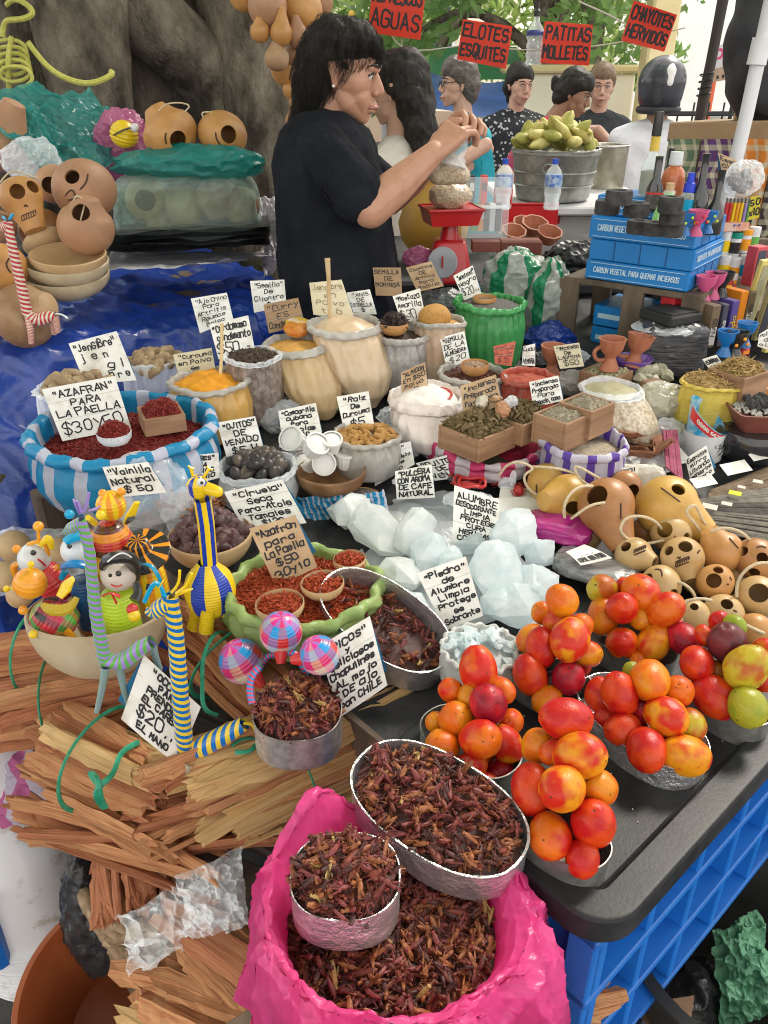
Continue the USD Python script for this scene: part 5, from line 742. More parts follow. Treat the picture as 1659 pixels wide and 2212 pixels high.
part(t,'folded_lip',film([(.84,-.14),(.85,-.05),(.88,0),(.93,.03),(1.0,.045),(1.08,.038),(1.15,.015),(1.21,-.03),(1.26,-.09),(1.29,-.16),(1.31,-.22)],90,1.2,.075,4),PKP,True);part(t,'sack_body',film([(.95,-.22),(1.0,-.09),(1.06,-.09),(1.14,-.14),(1.17,-.22),(1.12,-.3),(.95,-.38),(.5,-.44),(.01,-.45)],60,.3,.02,9),PKP,True)
s3=Sack();s3.c,s3.u,s3.w,s3.ax,s3.L,s3.W,s3.h,s3.nm=c-(0,0,.0),np.array([1.,0,0]),np.array([0,1.,0]),np.array([0,0,1.]),R*.93,R*.93,.1,'pink sack'
hoppers(tinheap(s3,.014,1000,3,.03,.009),None,105,'dried grasshopper on the heap in the pink sack','grasshoppers in the pink sack',3,.88)
s=tin('big foil wrapped oval tin of grasshoppers leaning on the pink sack',(784,1638),(1126,1848),.832,.042,.6,FOIL,(.0,-.1,1),amp=.0012);s.nm='big foil tin';hoppers(tinheap(s,.014,420,4,.004,.008),None,62,'dried grasshopper on top of the big oval foil tin','grasshoppers in the big foil tin',4,.88)
s=tin('small round tin of grasshoppers pressed into the pink sack',(628,1890),(864,1890),.838,.045,.92,FOIL,amp=.001);s.nm='round tin in the pink sack';hoppers(tinheap(s,.026,270,5,.004,.008),None,44,'dried grasshopper on top of the round tin in the sack','grasshoppers in the round tin in the sack',5,.88)
WN={'tc':('texture_coordinate',{}),'oi':('object_info',{}),'mp':('mapping',{'scale':(24,1.6,1)}),'va':('vector_math',{'math_type':'add'}),'lo':('vector_math',{'math_type':'scale','scale':9.}),'n':('noise_texture',{'scale':1.6,'detail':5,'roughness':.65}),'n2':('noise_texture',{'scale':5,'detail':4,'roughness':.7}),'bu':('bump',{'strength':.7,'distance':.0045}),'p':('principled_bsdf',{'roughness':.62})}
def woodmat(name,ramp):
 n=dict(WN);n['r']=('rgb_ramp',{'ramp':ramp});l=[('tc.UV','mp.vector'),('oi.location','lo.vector1'),('lo.vector','va.vector2'),('mp.vector','va.vector1'),('va.vector','n.vector'),('va.vector','n2.vector'),('n.fac','r.fac'),('r.color','p.base_color'),('n2.fac','bu.height'),('bu.normal','p.normal')]
 return usdkit.material(stage,'/World/Looks/'+name,n,l,surface='p.BSDF')
OC=[woodmat('ocote_orange',[(.28,(.17,.045,.016)),(.42,(.46,.18,.07)),(.6,(.60,.31,.14)),(.75,(.34,.12,.045))]),woodmat('ocote_red',[(.28,(.12,.03,.013)),(.42,(.36,.11,.045)),(.6,(.50,.21,.095)),(.75,(.24,.07,.03))]),woodmat('ocote_yellow',[(.26,(.28,.13,.04)),(.42,(.58,.34,.13)),(.6,(.70,.48,.22)),(.78,(.4,.2,.07))])]
def stick(p0,p1,w,h,seed,m=9,n=16,splint=.25):
 g=np.random.default_rng(seed);p0,p1=np.asarray(p0,float),np.asarray(p1,float);L=np.linalg.norm(p1-p0);a,b,d=frame(p1-p0);rot=g.uniform(0,6.28);a,b=a*math.cos(rot)+b*math.sin(rot),b*math.cos(rot)-a*math.sin(rot)
 th=(np.arange(m)+g.uniform(-.3,.3,m))/m*6.283;r0=g.uniform(.45,1.2,m);bow=g.normal(size=2)*L*.02;P=np.empty((n,m+1,3));e0,e1=g.uniform(0,splint,m)*w*4,g.uniform(0,splint,m)*w*4;x=np.linspace(0,1,n);tap=.85+.15*np.sin(x*3.1)+.12*np.cumsum(g.normal(size=n))/n**.5*.4
 for i in range(n):
  rr=r0*tap[i]*(1+g.normal(size=m)*.09);s=x[i]*L+(e0*(1-x[i])-e1*x[i])*(abs(x[i]-.5)>.3);c=p0+a*bow[0]*math.sin(3.14*x[i])+b*bow[1]*math.sin(3.14*x[i])
  q=c+np.outer(s,d)+np.outer(np.cos(th)*rr*w/2,a)+np.outer(np.sin(th)*rr*h/2,b);P[i,:m]=q;P[i,m]=q[0]
 cap0,cap1=np.repeat(P[:1].mean(1,keepdims=True)*.0+P[0,:m].mean(0),m+1,1),np.repeat(P[-1:].mean(1,keepdims=True)*0+P[-1,:m].mean(0),m+1,1);Q=np.concatenate([cap0,P,cap1]);return sheet(Q),[(j/m,i/(n+1))for i in range(n+2)for j in range(m+1)]
GST=M('green_raffia',(.02,.28,.16),(.05,.42,.26),s=60,rough=.35,transl=.2)
def bundle(label,A,B,nst,spread,thick,seed,lay=3,lj=.12,string=True,mats=(0,0,1,2),mesh_n=14,name='ocote_bundle',loosy=.06):
 g=np.random.default_rng(seed);a,b=at(*A),at(*B);d=nrm(b-a);L=np.linalg.norm(b-a);s=nrm(np.cross((0,0,1),d));u=np.cross(d,s);t=thing(name,label,'firewood',(a+b)/2-(0,0,.05));per=max(1,math.ceil(nst/lay))
 nst=int(nst*1.9);thick*=1.02;loosy*=.7;lay+=1 if nst>9 else 0;per=max(1,math.ceil(nst/lay))
 for i in range(nst):
  k,j=i//per,i%per;off=s*((j+.5)/per*2-1)*spread*(1-.12*k)+u*(k*thick*.72)+s*g.normal()*thick*.2+u*g.normal()*thick*.12;tl=s*g.normal()*loosy*L*.7+u*g.normal()*loosy*L*.22
  q0,q1=a+off+d*L*g.uniform(-lj,lj)-tl,b+off+d*L*g.uniform(-lj,lj)+tl;w=thick*g.uniform(.6,1.45)
  m,uv=stick(q0,q1,w,w*g.uniform(.5,.95),seed*100+i,8,mesh_n);part(t,'stick',m,OC[mats[int(g.integers(0,len(mats)))]],False,uv=uv)
 if string:
  mid=a*.55+b*.45;hgt=lay*thick*.72;th=np.linspace(0,6.283,40)[:-1];part(t,'raffia_tie',tube(np.array([mid+s*math.cos(x)*(spread+thick*.9)+u*(hgt/2-thick*.3+math.sin(x)*(hgt/2+thick*.72))for x in th]),.0035,6,True,flat=.4),GST,True)
 return t
bundle('bundle of reddish ocote sticks behind the pale gourd bowl at the left edge',(-60,1470,.63),(300,1400,.70),14,.06,.026,1,3,mats=(0,1,1))
bundle('bundle of ocote sticks with broken ends under the pale gourd bowl',(-10,1580,.61),(330,1490,.66),15,.06,.027,2,3,mats=(0,1,1))
bundle('ocote bundle with a green knot in front of the price card',(120,1625,.605),(385,1760,.60),16,.055,.028,3,4,lj=.08,mats=(0,0,2,1));
bundle('long ocote sticks running under the ribbed giraffe and the striped rattles',(395,1345,.715),(690,1600,.665),17,.065,.028,4,3,mats=(0,0,1))
bundle('bundle of yellowish ocote sticks under the round grasshopper tin',(420,1765,.632),(905,1525,.692),10,.036,.034,5,2,lj=.05,mats=(2,2,0),loosy=.03)
bundle('ocote sticks lying between the round tin and the pink sack',(500,1800,.60),(945,1590,.665),6,.03,.032,13,2,string=False,lj=.05,mats=(0,2),loosy=.03)
bundle('short splintered ocote sticks before the braided blue and yellow giraffe',(330,1700,.67),(640,1590,.70),6,.04,.026,6,2,string=False,mats=(0,2,1))
bundle('reddish ocote offcuts hanging over the white buckets',(110,1730,.54),(470,1830,.53),18,.08,.027,7,3,string=False,mats=(1,1,0),lj=.2,loosy=.2)
bundle('splintered ocote offcuts left of the pink sack',(330,1800,.56),(650,1700,.60),16,.06,.026,8,3,string=False,mats=(1,1,0,0),lj=.15,loosy=.15)
bundle('upright red ocote splinters above the woven basket',(300,1790,.52),(330,1960,.44),12,.07,.022,9,2,string=False,mats=(1,1,0),loosy=.12)
bundle('orange ocote sticks at the lower left of the pink sack',(420,1965,.43),(690,2200,.41),7,.05,.034,10,2,string=False,mats=(0,0,1))
bundle('broad ocote slabs at the bottom edge under the clear bag',(320,2130,.31),(650,2250,.33),6,.06,.05,11,2,string=False,mats=(0,0,2))
bundle('thick ocote block below the right side of the pink sack',(1010,2215,.50),(1290,2150,.50),6,.05,.05,12,2,string=False,mats=(2,0),lj=.04,loosy=.02)
for px in((205,1690),):
 a=at(225,1655,.70);kn=[at(218,1700,.70),at(205,1685,.705),at(196,1668,.7),at(212,1690,.71),at(222,1735,.68),at(228,1745,.67),at(208,1712,.70),at(236,1680,.705),at(262,1628,.705),at(300,1603,.70)];solo('raffia_knot','green raffia string knotted on the ocote bundle','string',tube(spline(kn,50),.004,6,flat=.5),GST)
solo('raffia_string','green raffia string curving between the giraffe and the rattles','string',tube(spline([at(495,1368,.77),at(462,1372,.79),at(440,1420,.77),at(437,1480,.75),at(447,1535,.73),at(470,1545,.72)],30),.0035,6,flat=.4),GST);solo('raffia_loop','loose green raffia loop beside the round tin','string',tube(spline([at(500,1612,.73),at(520,1598,.735),at(552,1598,.73),at(545,1618,.73),at(508,1625,.73)],30),.003,6,flat=.4),GST)
bk=at(322,1890,.42);BASK=M('woven_basket_fibre',(.16,.1,.055),(.36,.25,.15),s=60,rough=.85,bump=.4);t=thing('woven_basket','brown woven fibre basket under the ocote wood','basket',bk-(0,0,.25))
for i in range(12):z=bk[2]-.22+.021*i;R=.06+.003*i;part(t,'woven_row',tube(np.array([bk[:2].tolist()+[z]]*60)+np.array([(R*math.cos(x),R*math.sin(x),.005*math.sin(15*x+i*3.14))for x in np.linspace(0,6.283,61)[:-1]]),.011,6,True),BASK,True)
box=at(330,1700,.46);t=thing('crate_under_wood','dark crate hidden below the heap of ocote wood','crate',(box[0],box[1],0));
for k in range(4):part(t,'plank',cbox((.6,.07,.02),.003,(box[0]+.12+(k-1.5)*.06,box[1]+.0+(k-1.5)*.075,.47),rz(-.5)),WD,False)
for dx,dy in((-.1,.1),(.35,-.12),(.0,-.1),(.3,.1)):part(t,'post',cbox((.05,.05,.46),.003,(box[0]+dx,box[1]+dy,.23)),WD,False)
bp=at(850,2010,.0);t=thing('stool_under_sack','wooden stool under the pink sack','stool',(c[0],c[1],0));part(t,'seat',cbox((.3,.3,.03),.004,(c[0],c[1],.5),rz(.6)),WD,False)
for i in(-1,1):
 for j in(-1,1):part(t,'leg',cbox((.035,.035,.485),.003,(c[0]+i*.11,c[1]+j*.11,.2425),rz(.6)),WD,False)
WB=M('dirty_white_plastic',(.36,.3,.24),(.66,.66,.68),s=13,rough=.42,lo=.3,hi=.42);q=atY(105,2045,.985);q[2]=0
for i,z in enumerate((.0,.035,.07,.105)):
 tp=.50 if i==3 else z+.12;t=thing('white_bucket','outermost upturned white plastic bucket of the stack' if i==3 else f'upturned white bucket, {("lowest", "second", "third")[i]} rim of the stack on the ground','bucket',q+(0,0,z),'stacked white buckets');part(t,'wall',lathe([(.115,0),(.12,.002),(.12,.02),(.114,.024),(.111,.03),(.1,tp),(.093,tp+.004),(0,tp+.004)]if i==3 else[(.115,0),(.12,.002),(.12,.02),(.114,.024),(.111,.03),(.11,.034),(.1,.034)],56,q+(0,0,z)),WB,40);part(t,'rib',tube(np.array([q+(.121*math.cos(x),.121*math.sin(x),z+.011)for x in np.linspace(0,6.283,57)[:-1]]),.0025,6,True),WB,True)
ORG=M('terracotta_plastic',(.30,.07,.022),(.36,.095,.03),s=10,rough=.4);q=at(268,2150,.3);t=thing('orange_tub','round terracotta-orange plastic tub below the clear bag','tub',(q[0]+.02,q[1],.02));ax=nrm((.1,-.3,1));part(t,'wall',lathe([(0,-.24),(.12,-.24),(.15,-.01),(.156,0),(.154,.005),(.147,.003),(.14,-.02),(.115,-.22),(0,-.22)],60,q,ax),ORG,40)
part(t,'foot',lathe([(.115,-.235),(.118,-.25),(.11,-.27),(.0,-.27)],40,q,ax),ORG,40)
def blob(label,px,py,z,r,mat,seed,name='plastic_bag',cat='bag',sq=(1,1,1),amp=.25,fr=3.,sub=5,ridge=True,Y=None,kind=None,cr=.11):
 p=at(px,py,z)if Y is None else atY(px,py,Y);m=trimesh.creation.icosphere(subdivisions=sub);v=np.asarray(m.vertices);f=meshkit.fbm(v*fr*.7+seed,2,seed)-.5
 v=v*(1+1.6*amp*f)[:,None]*np.array(sq)*r;return solo(name,label,cat,crease(trimesh.Trimesh(v+p,m.faces,process=False),r*cr,r*.6,seed),mat,smooth=True,kind=kind)
BLKF=M('black_film',(.008,.008,.009),(.02,.02,.022),s=12,rough=.3,bump=.5,bs=30,dist=.01)
blob('black plastic bag between the white buckets and the basket',222,1965,.33,.09,BLKF,3,sq=(.7,.8,1.5))
def drape(label,quad,nu,nv,mat,amp,seed,name='clear_plastic_bag',cat='bag',fr=9.,th=0,uv=False):
 """quad of four (px, py, z) corners: a creased sheet between them"""
 A,B,C,D=[at(*q)for q in quad];nu,nv=nu*2,nv*2;U,V=np.meshgrid(np.linspace(0,1,nu),np.linspace(0,1,nv));P=((1-U)*(1-V))[...,None]*A+(U*(1-V))[...,None]*B+(U*V)[...,None]*C+((1-U)*V)[...,None]*D;n=nrm(np.cross(B-A,D-A));n=n if n[2]>0 else-n;L=np.linalg.norm(B-A)
 w=meshkit.fbm(np.stack([U*fr*.5,V*fr*.5,np.full_like(U,seed)],-1),3,seed)-.5;rdg=abs(meshkit.fbm(np.stack([U*fr,V*fr*.6,np.full_like(U,seed+4)],-1),3,seed+3)-.5);P=P+n*(amp*1.4*w+amp*.3*rdg+amp*.8*np.sin(U*3.1)*np.sin(V*3.1))[...,None]
 return solo(name,label,cat,crease(sheet(P),amp*.5,L*.42,seed,(1,1,1),1),mat,smooth=True,uv=[(a,b)for b in np.linspace(0,1,nv)for a in np.linspace(0,1,nu)]if uv else None)
drape('empty clear plastic bag hanging over the orange tub',[(250,1985,.50),(500,1850,.56),(520,1990,.50),(275,2110,.40)],50,40,CLEAR,.03,2)
drape('second fold of the empty clear bag towards the pink sack',[(380,1890,.57),(520,1830,.60),(540,2000,.52),(400,2030,.5)],40,36,CLEARW,.02,7,name='clear_plastic_fold')
PKC=striped('pink_lilac_cloth',(.42,.1,.25),(.45,.38,.48),3,.5,'x',.8,.1,.3,30);drape('pink and lilac striped cloth hanging at the left edge',[(-60,1590,.56),(70,1610,.58),(120,1770,.50),(-60,1800,.40)],30,30,PKC,.02,4,'striped_cloth','cloth',uv=True)
t=thing('blue_box','blue plastic box behind the white buckets at the left edge','box',at(-10,1960,.12));p=at(-62,1965,.2);part(t,'wall',cbox((.14,.12,.18),.01,p),BLU,False);part(t,'rim',cbox((.15,.13,.02),.006,p+(0,0,.095)),BLU,False)
tb2=at(1560,2050,.42);t=thing('black_tub','black plastic tub below the blue crate','tub',tb2-(0,0,.3));part(t,'wall',lathe([(0,-.3),(.16,-.3),(.2,0),(.21,.005),(.215,.02),(.2,.025),(.19,.0),(.155,-.28),(0,-.28)],60,tb2+(.07,.02,0)),M('black_rubber',(.015,.015,.015),(.05,.05,.048),s=14,rough=.5,lo=.45,hi=.8),40);part(t,'handle',tube(spline([tb2+(-.14,-.1,.0),tb2+(-.17,-.16,-.02),tb2+(-.1,-.2,-.02),tb2+(-.05,-.17,0)],20),.012,8),BLK)
GRN=M('green_cloth',(.12,.34,.2),(.2,.46,.29),s=10,rough=.6,bump=.4,bs=30,transl=.2);drape('crumpled green plastic bag in the lower right corner',[(1540,2010,.33),(1640,1960,.34),(1700,2180,.28),(1560,2230,.28)],40,40,GRN,.03,5,'green_bag');drape('strip of green plastic hanging under the blue crate',[(1445,1975,.46),(1500,1960,.46),(1470,2000,.43),(1440,2003,.43)],14,14,GRN,.006,6,'green_strip','plastic')
blob('dark crumpled plastic under the black tub at the bottom edge',1490,2190,.22,.08,BLKF,9)
pl=[at(*q)for q in((1250,2190,.35),(1500,2150,.33),(1480,2300,.33),(1230,2300,.35))];t=thing('wooden_board','brown wooden board on the ground under the blue crate','board',pl[3]);part(t,'plank',slab(*pl,np.array([0,0,1.]),.03),WD if 0 else M('bare_box_wood',(.33,.19,.1)),False);part(t,'batten',slab(*[p-(0,0,.034)for p in pl],np.array([0,0,1.]),.3),WD,False)
LG=M('light_green_film',(.33,.46,.15),(.46,.58,.24),s=8,rough=.3,bump=.45,bs=30,transl=.3,dist=.01);OSAF=M('orange_safflower',(.34,.045,.008),(.6,.17,.03),rough=.7,isl=1,lo=0,hi=1)
s=sack('light green plastic sack of orange safflower',655,1262,172,.075,LG,base=.95,drop=.16,seed=24,roll=.11,pleat=.03,wob=.1,ex=.92);fillup(s,'orange_safflower_heap','orange safflower threads filling the light green sack',OSAF,.1,.05,3,B_(lambda P:shreds(P,.018,.0018,31),4600,.005))
for i,(x,y,r,dz,lab)in enumerate([(605,1308,54,.01,'front'),(697,1263,48,.014,'middle'),(755,1212,36,.016,'back')]):
 b=bowl(f'{lab} tan gourd cup of orange safflower in the green sack',x,y,r,'t',z=s.top+dz,depth=.6);solo('safflower_scoop',f'orange safflower heaped in the {lab} gourd cup of the green sack','spice',cat_([heap(b.c,b.R,b.R*.3,i,.04),shreds(heap_pts(b.c,b.R,b.R*.3,420,i,.04,up=.005),.014,.0016,i+40)]),OSAF,kind='stuff')
b=bowl('tan gourd bowl of dried plums',455,1158,92,'t',h=.06,depth=.75);PLUM=M('dried_plum',(.045,.018,.02),(.13,.06,.06),s=60,rough=.5,bump=.5,isl=0);pp=heap_pts(b.c,b.R*.95,b.R*.55,120,33,.05,up=.008)
solo('dried_plums','dark purple wrinkled dried plums heaped in the tan gourd bowl','fruit',cat_([heap(b.c,b.R,b.R*.5,33,.05),pebbles(pp,.0125,3,2,(1,.8,.6),.2)]),PLUM,kind='stuff',smooth=True)
blob('clear crumpled plastic bag of vanilla pods in front of the blue sack',322,1075,.865,.07,CLEARW,12,'vanilla_bag',sq=(1.05,.8,1.25),amp=.2,fr=2.2)
g=np.random.default_rng(3);vb=at(322,1095,.84);solo('vanilla_pods','dark vanilla pods inside the clear crumpled bag','spice',cat_([tube(spline([vb+g.normal(size=3)*.012+(g.uniform(-.04,.0),0,0),vb+g.normal(size=3)*.014,vb+g.normal(size=3)*.012+(.04,0,.02)],8),.004,5)for _ in range(34)]),HOP[1],kind='stuff')
blob('clear bag of dried orange blossom behind the giraffe head',410,1100,.83,.05,CLEARW,14,'blossom_bag',amp=.2);solo('blossom_petals','dried rusty orange-blossom petals in the clear bag','spice',shreds(heap_pts(at(425,1090,.84),.05,.02,200,4,up=.006),.014,.004,6),M('rusty_petal',(.3,.12,.05),(.5,.3,.18),rough=.8,isl=1,lo=0,hi=1),kind='stuff')
ALM=M('alum_crystal',(.74,.84,.87),(.92,.95,.96),s=40,rough=.25,bump=.7,bs=60,transl=.55,coat=.3,lo=.3,hi=.7,dist=.005,alpha=.9);ALM2=M('alum_milky',(.72,.76,.76),(.86,.88,.87),s=20,rough=.4,bump=.4,bs=50,transl=.45)
drape('milky plastic sheet spread under the alum stones',[(640,1080,.80),(1000,1060,.82),(1215,1300,.785),(900,1380,.77)],70,60,M('milky_sheet',(.5,.54,.57),(.66,.69,.71),s=9,rough=.25,bump=.45,bs=26,transl=.3,coat=.4,dist=.01),.016,3,'plastic_sheet','sheet',8)
def rock(px,py,z,r,seed,lab,mat=None,grp=None,sq=(1,1,.8)):
 g=np.random.default_rng(seed);p=at(px,py,z);R=r*mpp(p)*1.12;v=g.normal(size=(40,3));v/=np.linalg.norm(v,axis=1)[:,None];v*=g.uniform(.62,1.12,40)[:,None]*np.array(sq)*(1,g.uniform(.7,1),1);m=trimesh.convex.convex_hull(v*R);m=m.subdivide().subdivide().subdivide();m=rough_up(m,R*.12,2.0/R,seed,5);solo('alum_stone',lab,'mineral',move(m,p,rz(g.uniform(0,6))),mat or ALM,grp,smooth=22)
for i,(x,y,r,dz,w)in enumerate([(1108,1150,66,.03,'large bluish alum stone right of the tall alum sign'),(1082,1232,72,.03,'big alum stone below the tall alum sign'),(1165,1195,38,.02,'small alum stone at the right edge of the heap'),(1160,1262,50,.02,'alum stone beside the grey copal packet'),(1120,1318,62,.02,'alum stone right of the alum stone sign'),(1070,1300,46,.025,'alum stone touching the alum stone sign'),(1022,1165,40,.015,'flat alum stone at the foot of the tall sign'),(930,1200,58,.02,'alum stone behind the alum stone sign'),(865,1245,52,.012,'rounded alum stone near the green sack'),(905,1145,70,.02,'smooth pale alum stone in the middle of the sheet'),(815,1140,72,.015,'long milky alum stone at the left of the sheet'),(975,1215,40,.02,'alum stone at the left of the alum stone sign'),(880,1310,44,.01,'low alum stone behind the half empty tin'),(1000,1395,40,.0,'alum stone beside the crystal bag'),(1150,1370,36,.01,'alum stone beside the back left fruit tin'),(760,1105,46,.01,'rounded milky stone beside the dark seed disc')]):
 rock(x,y,on(x,y,dz+.022)[2],r,i+3,w,ALM2 if 'milky' in w or 'smooth' in w or 'rounded' in w else ALM,sq=(1.2,.8,.6)if 'long' in w else(1,1,.8))
s=sack('white plastic bag of small alum crystals',1036,1400,84,.075,M('white_film',(.6,.6,.58),(.72,.72,.7),s=9,rough=.3,bump=.45,bs=36,transl=.35),seed=30,drop=.1,roll=.07,wob=.2,pleat=.04);g=np.random.default_rng(8)
for i,P in enumerate(heap_pts(s.c,s.R,.35*s.R,46,9,.06,up=.006)):v=g.normal(size=(9,3))*(1,.55,.5);solo('alum_crystal','small clear alum crystal in the white plastic bag','mineral',move(trimesh.convex.convex_hull(v/np.linalg.norm(v,axis=1).max()*.0155),P,rot_to(g.normal(size=3))),ALM,'alum crystals in the white bag',smooth=False)
solo('crystal_bed','crushed alum under the crystals','mineral',heap(s.c-(0,0,.008),s.R,.35*s.R,9,.06),ALM2,kind='stuff')
def utube(pts,r,n=20):
 pts=np.asarray(pts,float);k=len(pts);r=np.broadcast_to(np.asarray(r,float),(k,));t=np.gradient(pts,axis=0);a,b,_=frame(t[0]);th=np.linspace(0,2*np.pi,n+1);P=np.empty((k,n+1,3))
 for i in range(k):
  d=nrm(t[i]);a=nrm(a-d*(a@d));b=np.cross(d,a);P[i]=pts[i]+r[i]*(np.outer(np.cos(th),a)+np.outer(np.sin(th),b))
 L=np.r_[0,np.cumsum(np.linalg.norm(np.diff(pts,axis=0),axis=1))];return sheet(P),[(j/n,L[i]/max(L[-1],1e-9))for i in range(k)for j in range(n+1)]
def ulathe(prof,c,ax=(0,0,1),n=40,ribs=0,k=46,rib=.018):
 p=np.asarray(prof,float);u=np.r_[0,np.cumsum(np.linalg.norm(np.diff(p,axis=0),axis=1))];u/=u[-1];s=np.linspace(0,1,k if not ribs else ribs*4+1);from scipy.interpolate import PchipInterpolator as PC
 q=np.c_[PC(u,p[:,0])(s),PC(u,p[:,1])(s)]
 if ribs:q[:,0]*=1+rib*np.cos(s*ribs*6.283)
 a,b,d=frame(ax);th=np.linspace(0,2*np.pi,n+1);P=np.array([np.asarray(c)+np.outer(np.cos(th)*r,a)+np.outer(np.sin(th)*r,b)+d*z for r,z in q]);return sheet(P),[(j/n,s[i])for i in range(len(s))for j in range(n+1)]
def plaid(name,us,vs=None,nu=1,nv=1,mix=.5,diag=None,rough=.3,wires=0):
 """woven straw: colours along u and along v; diag (nu, nv) makes a spiral of the two first colours"""
 n={'tc':('texture_coordinate',{}),'sx':('separate_xyz',{}),'p':('principled_bsdf',{'roughness':rough,'coat_weight':.3})};l=[('tc.UV','sx.vector')]
 def stripes(tag_,sock,cols,rep):
  n[tag_+'m']=('math',{'math_type':'multiply','value2':float(rep)});n[tag_+'f']=('math',{'math_type':'fraction'});k=len(cols);n[tag_+'r']=('rgb_ramp',{'interpolate':False,'ramp':[(i/k,c)for i,c in enumerate(cols)]})
  l.extend([(sock,tag_+'m.value1'),(tag_+'m.value',tag_+'f.value1'),(tag_+'f.value',tag_+'r.fac')]);return tag_+'r.color'
 if diag:
  n['dm']=('math',{'math_type':'multiply','value2':float(diag[0])});n['da']=('math',{'math_type':'multiply_add','value2':float(diag[1])});l+=[('sx.x','dm.value1'),('sx.y','da.value1'),('dm.value','da.value3')];col=stripes('u','da.value',us,1)
 else:
  col=stripes('u','sx.x',us,nu)
  if vs:c2=stripes('v','sx.y',vs,nv);n['mx']=('mix_color',{'fac':mix});l+=[(col,'mx.a'),(c2,'mx.b')];col='mx.result'
 l.append((col,'p.base_color'));return usdkit.material(stage,'/World/Looks/'+name,n,l,surface='p.BSDF')
YE,BL_,OR_,RE,BK,WH,LM,PU,GE,PI_,CY_=(.72,.5,.01),(.006,.035,.32),(.7,.25,.01),(.5,.03,.03),(.012,.012,.012),(.62,.64,.66),(.4,.58,.02),(.28,.2,.5),(.10,.34,.06),(.62,.02,.25),(.0,.28,.5)
SY=M('straw_yellow',YE,rough=.3,coat=.3);SB=M('straw_blue',BL_,rough=.3,coat=.3);SO=M('straw_orange',OR_,(.72,.33,.02),s=60,rough=.3,coat=.3);SK=M('straw_black',BK,rough=.3,coat=.3);SW=M('straw_white',WH,rough=.35,coat=.2);SR=M('straw_red',RE,rough=.3,coat=.3);SL=M('straw_lime',LM,(.48,.64,.05),s=60,rough=.3,coat=.3);SC=M('straw_cyan',CY_,rough=.3,coat=.3);SP_=M('straw_purple',PU,rough=.3,coat=.3);SG=M('straw_green',GE,rough=.3,coat=.3)
YB=plaid('ribs_yellow_blue',[YE,BL_,YE,YE,BL_],nu=2);
def A(px,py,ref_,dz=0.):return plane_hit(px,py,np.asarray(ref_,float)+(0,dz,0),np.array([0,-1.,0]))
def ub(t,name,tu,mat,sm=True,label=None):return part(t,name,tu[0],mat,sm,label,uv=tu[1])
g0=at(448,1352,.775);t=thing('woven_giraffe','tall ribbed yellow and blue woven giraffe standing on the ocote','toy',g0);s=mpp(g0)
bc=A(453,1268,g0);ub(t,'body',ulathe([(.004,-.07),(.03,-.066),(.052,-.04),(.056,-.005),(.046,.03),(.026,.055),(.02,.07)]if 0 else[(r*s,z*s)for r,z in((2,-66),(26,-62),(46,-42),(53,-8),(47,24),(30,46),(18,62))],bc,ribs=26),YB)
ub(t,'neck',utube([A(452,1215,g0),A(450,1190,g0),A(445,1130,g0),A(437,1078,g0)],s*17,24),YB)
ub(t,'head',ulathe([(0,-24*s),(14*s,-20*s),(20*s,-6*s),(20*s,8*s),(12*s,22*s),(0,26*s)],A(428,1052,g0),(0,-.2,1),ribs=9),YB);part(t,'muzzle',rough_up(hullchain([[(A(440,1053,g0),13*s),(A(470,1062,g0,-.01),11*s)]],14,.006,2),.001,60),SY,True);part(t,'eye',ell(A(434,1042,g0,-.024),8*s,2),SW);part(t,'pupil',ell(A(436,1043,g0,-.034),3.4*s,1),SK)
for a,b in(((418,1032),(412,1010)),((440,1030),(452,1012))):part(t,'horn',tube([A(*a,g0),A(*b,g0)],3.2*s,6),SY);part(t,'horn_tuft',tube([A(b[0]-6,b[1]-4,g0),A(*b,g0),A(b[0]+8,b[1]+3,g0)],2.2*s,5),SY)
part(t,'ear',tube([A(415,1040,g0),A(402,1048,g0)],[5*s,1.5*s],6),SY)
for a,b,dz in(((428,1312),(418,1366),.01),((450,1316),(444,1372),-.03),((478,1305),(510,1352),-.01),((468,1312),(474,1360),.03)):ub(t,'leg',ulathe([(0,0),(14*s,.0),(15*s,26*s),(15.5*s,56*s),(0,57*s)],A(*a,g0,dz),A(*b,g0,dz)-A(*a,g0,dz),ribs=12,rib=.03),SY)
def braided(label,ref_,head,neck,body,legs,ca,cb,mats,r,rb,ears,horns):
 t=thing('braided_giraffe',label,'toy',ref_);s=mpp(ref_);BR=plaid('braid_'+str(int(neck[0][0])),[ca,cb],diag=(2,len(neck)*5.0));BB=plaid('braidb_'+str(int(neck[0][0])),[ca,cb,ca,cb],[cb,ca,cb,ca],2,5,.5);BB=plaid('braidc_'+str(int(neck[0][0])),[ca,cb],diag=(3,7.0))
 ub(t,'neck',utube(spline([A(*p,ref_)for p in neck],40),np.linspace(r[0],r[1],40)*s*(1+.05*np.sin(np.arange(40)*1.6)),18),BR);ub(t,'body',utube(spline([A(*p,ref_)for p in body],24),np.interp(np.linspace(0,1,24),np.linspace(0,1,len(rb)),rb)*s,18),BB);ub(t,'head',utube(spline([A(*p,ref_)for p in head],14),np.interp(np.linspace(0,1,14),[0,.4,1],[r[0]*.4,r[0]*1.15,r[0]])*s,16),BB)
 for q in legs:ub(t,'leg',utube(spline([A(p[0],p[1],ref_,p[2])for p in q],14),np.linspace(9,6,14)*s,12),BR)
 for q in ears:part(t,'ear',tube([A(*p,ref_)for p in q],np.array([2.5,7,3])*s,6,flat=.4),mats[0])
 for q in horns:part(t,'horn',tube(spline([A(*p,ref_)for p in q],8),3*s,6),mats[1])
 return t
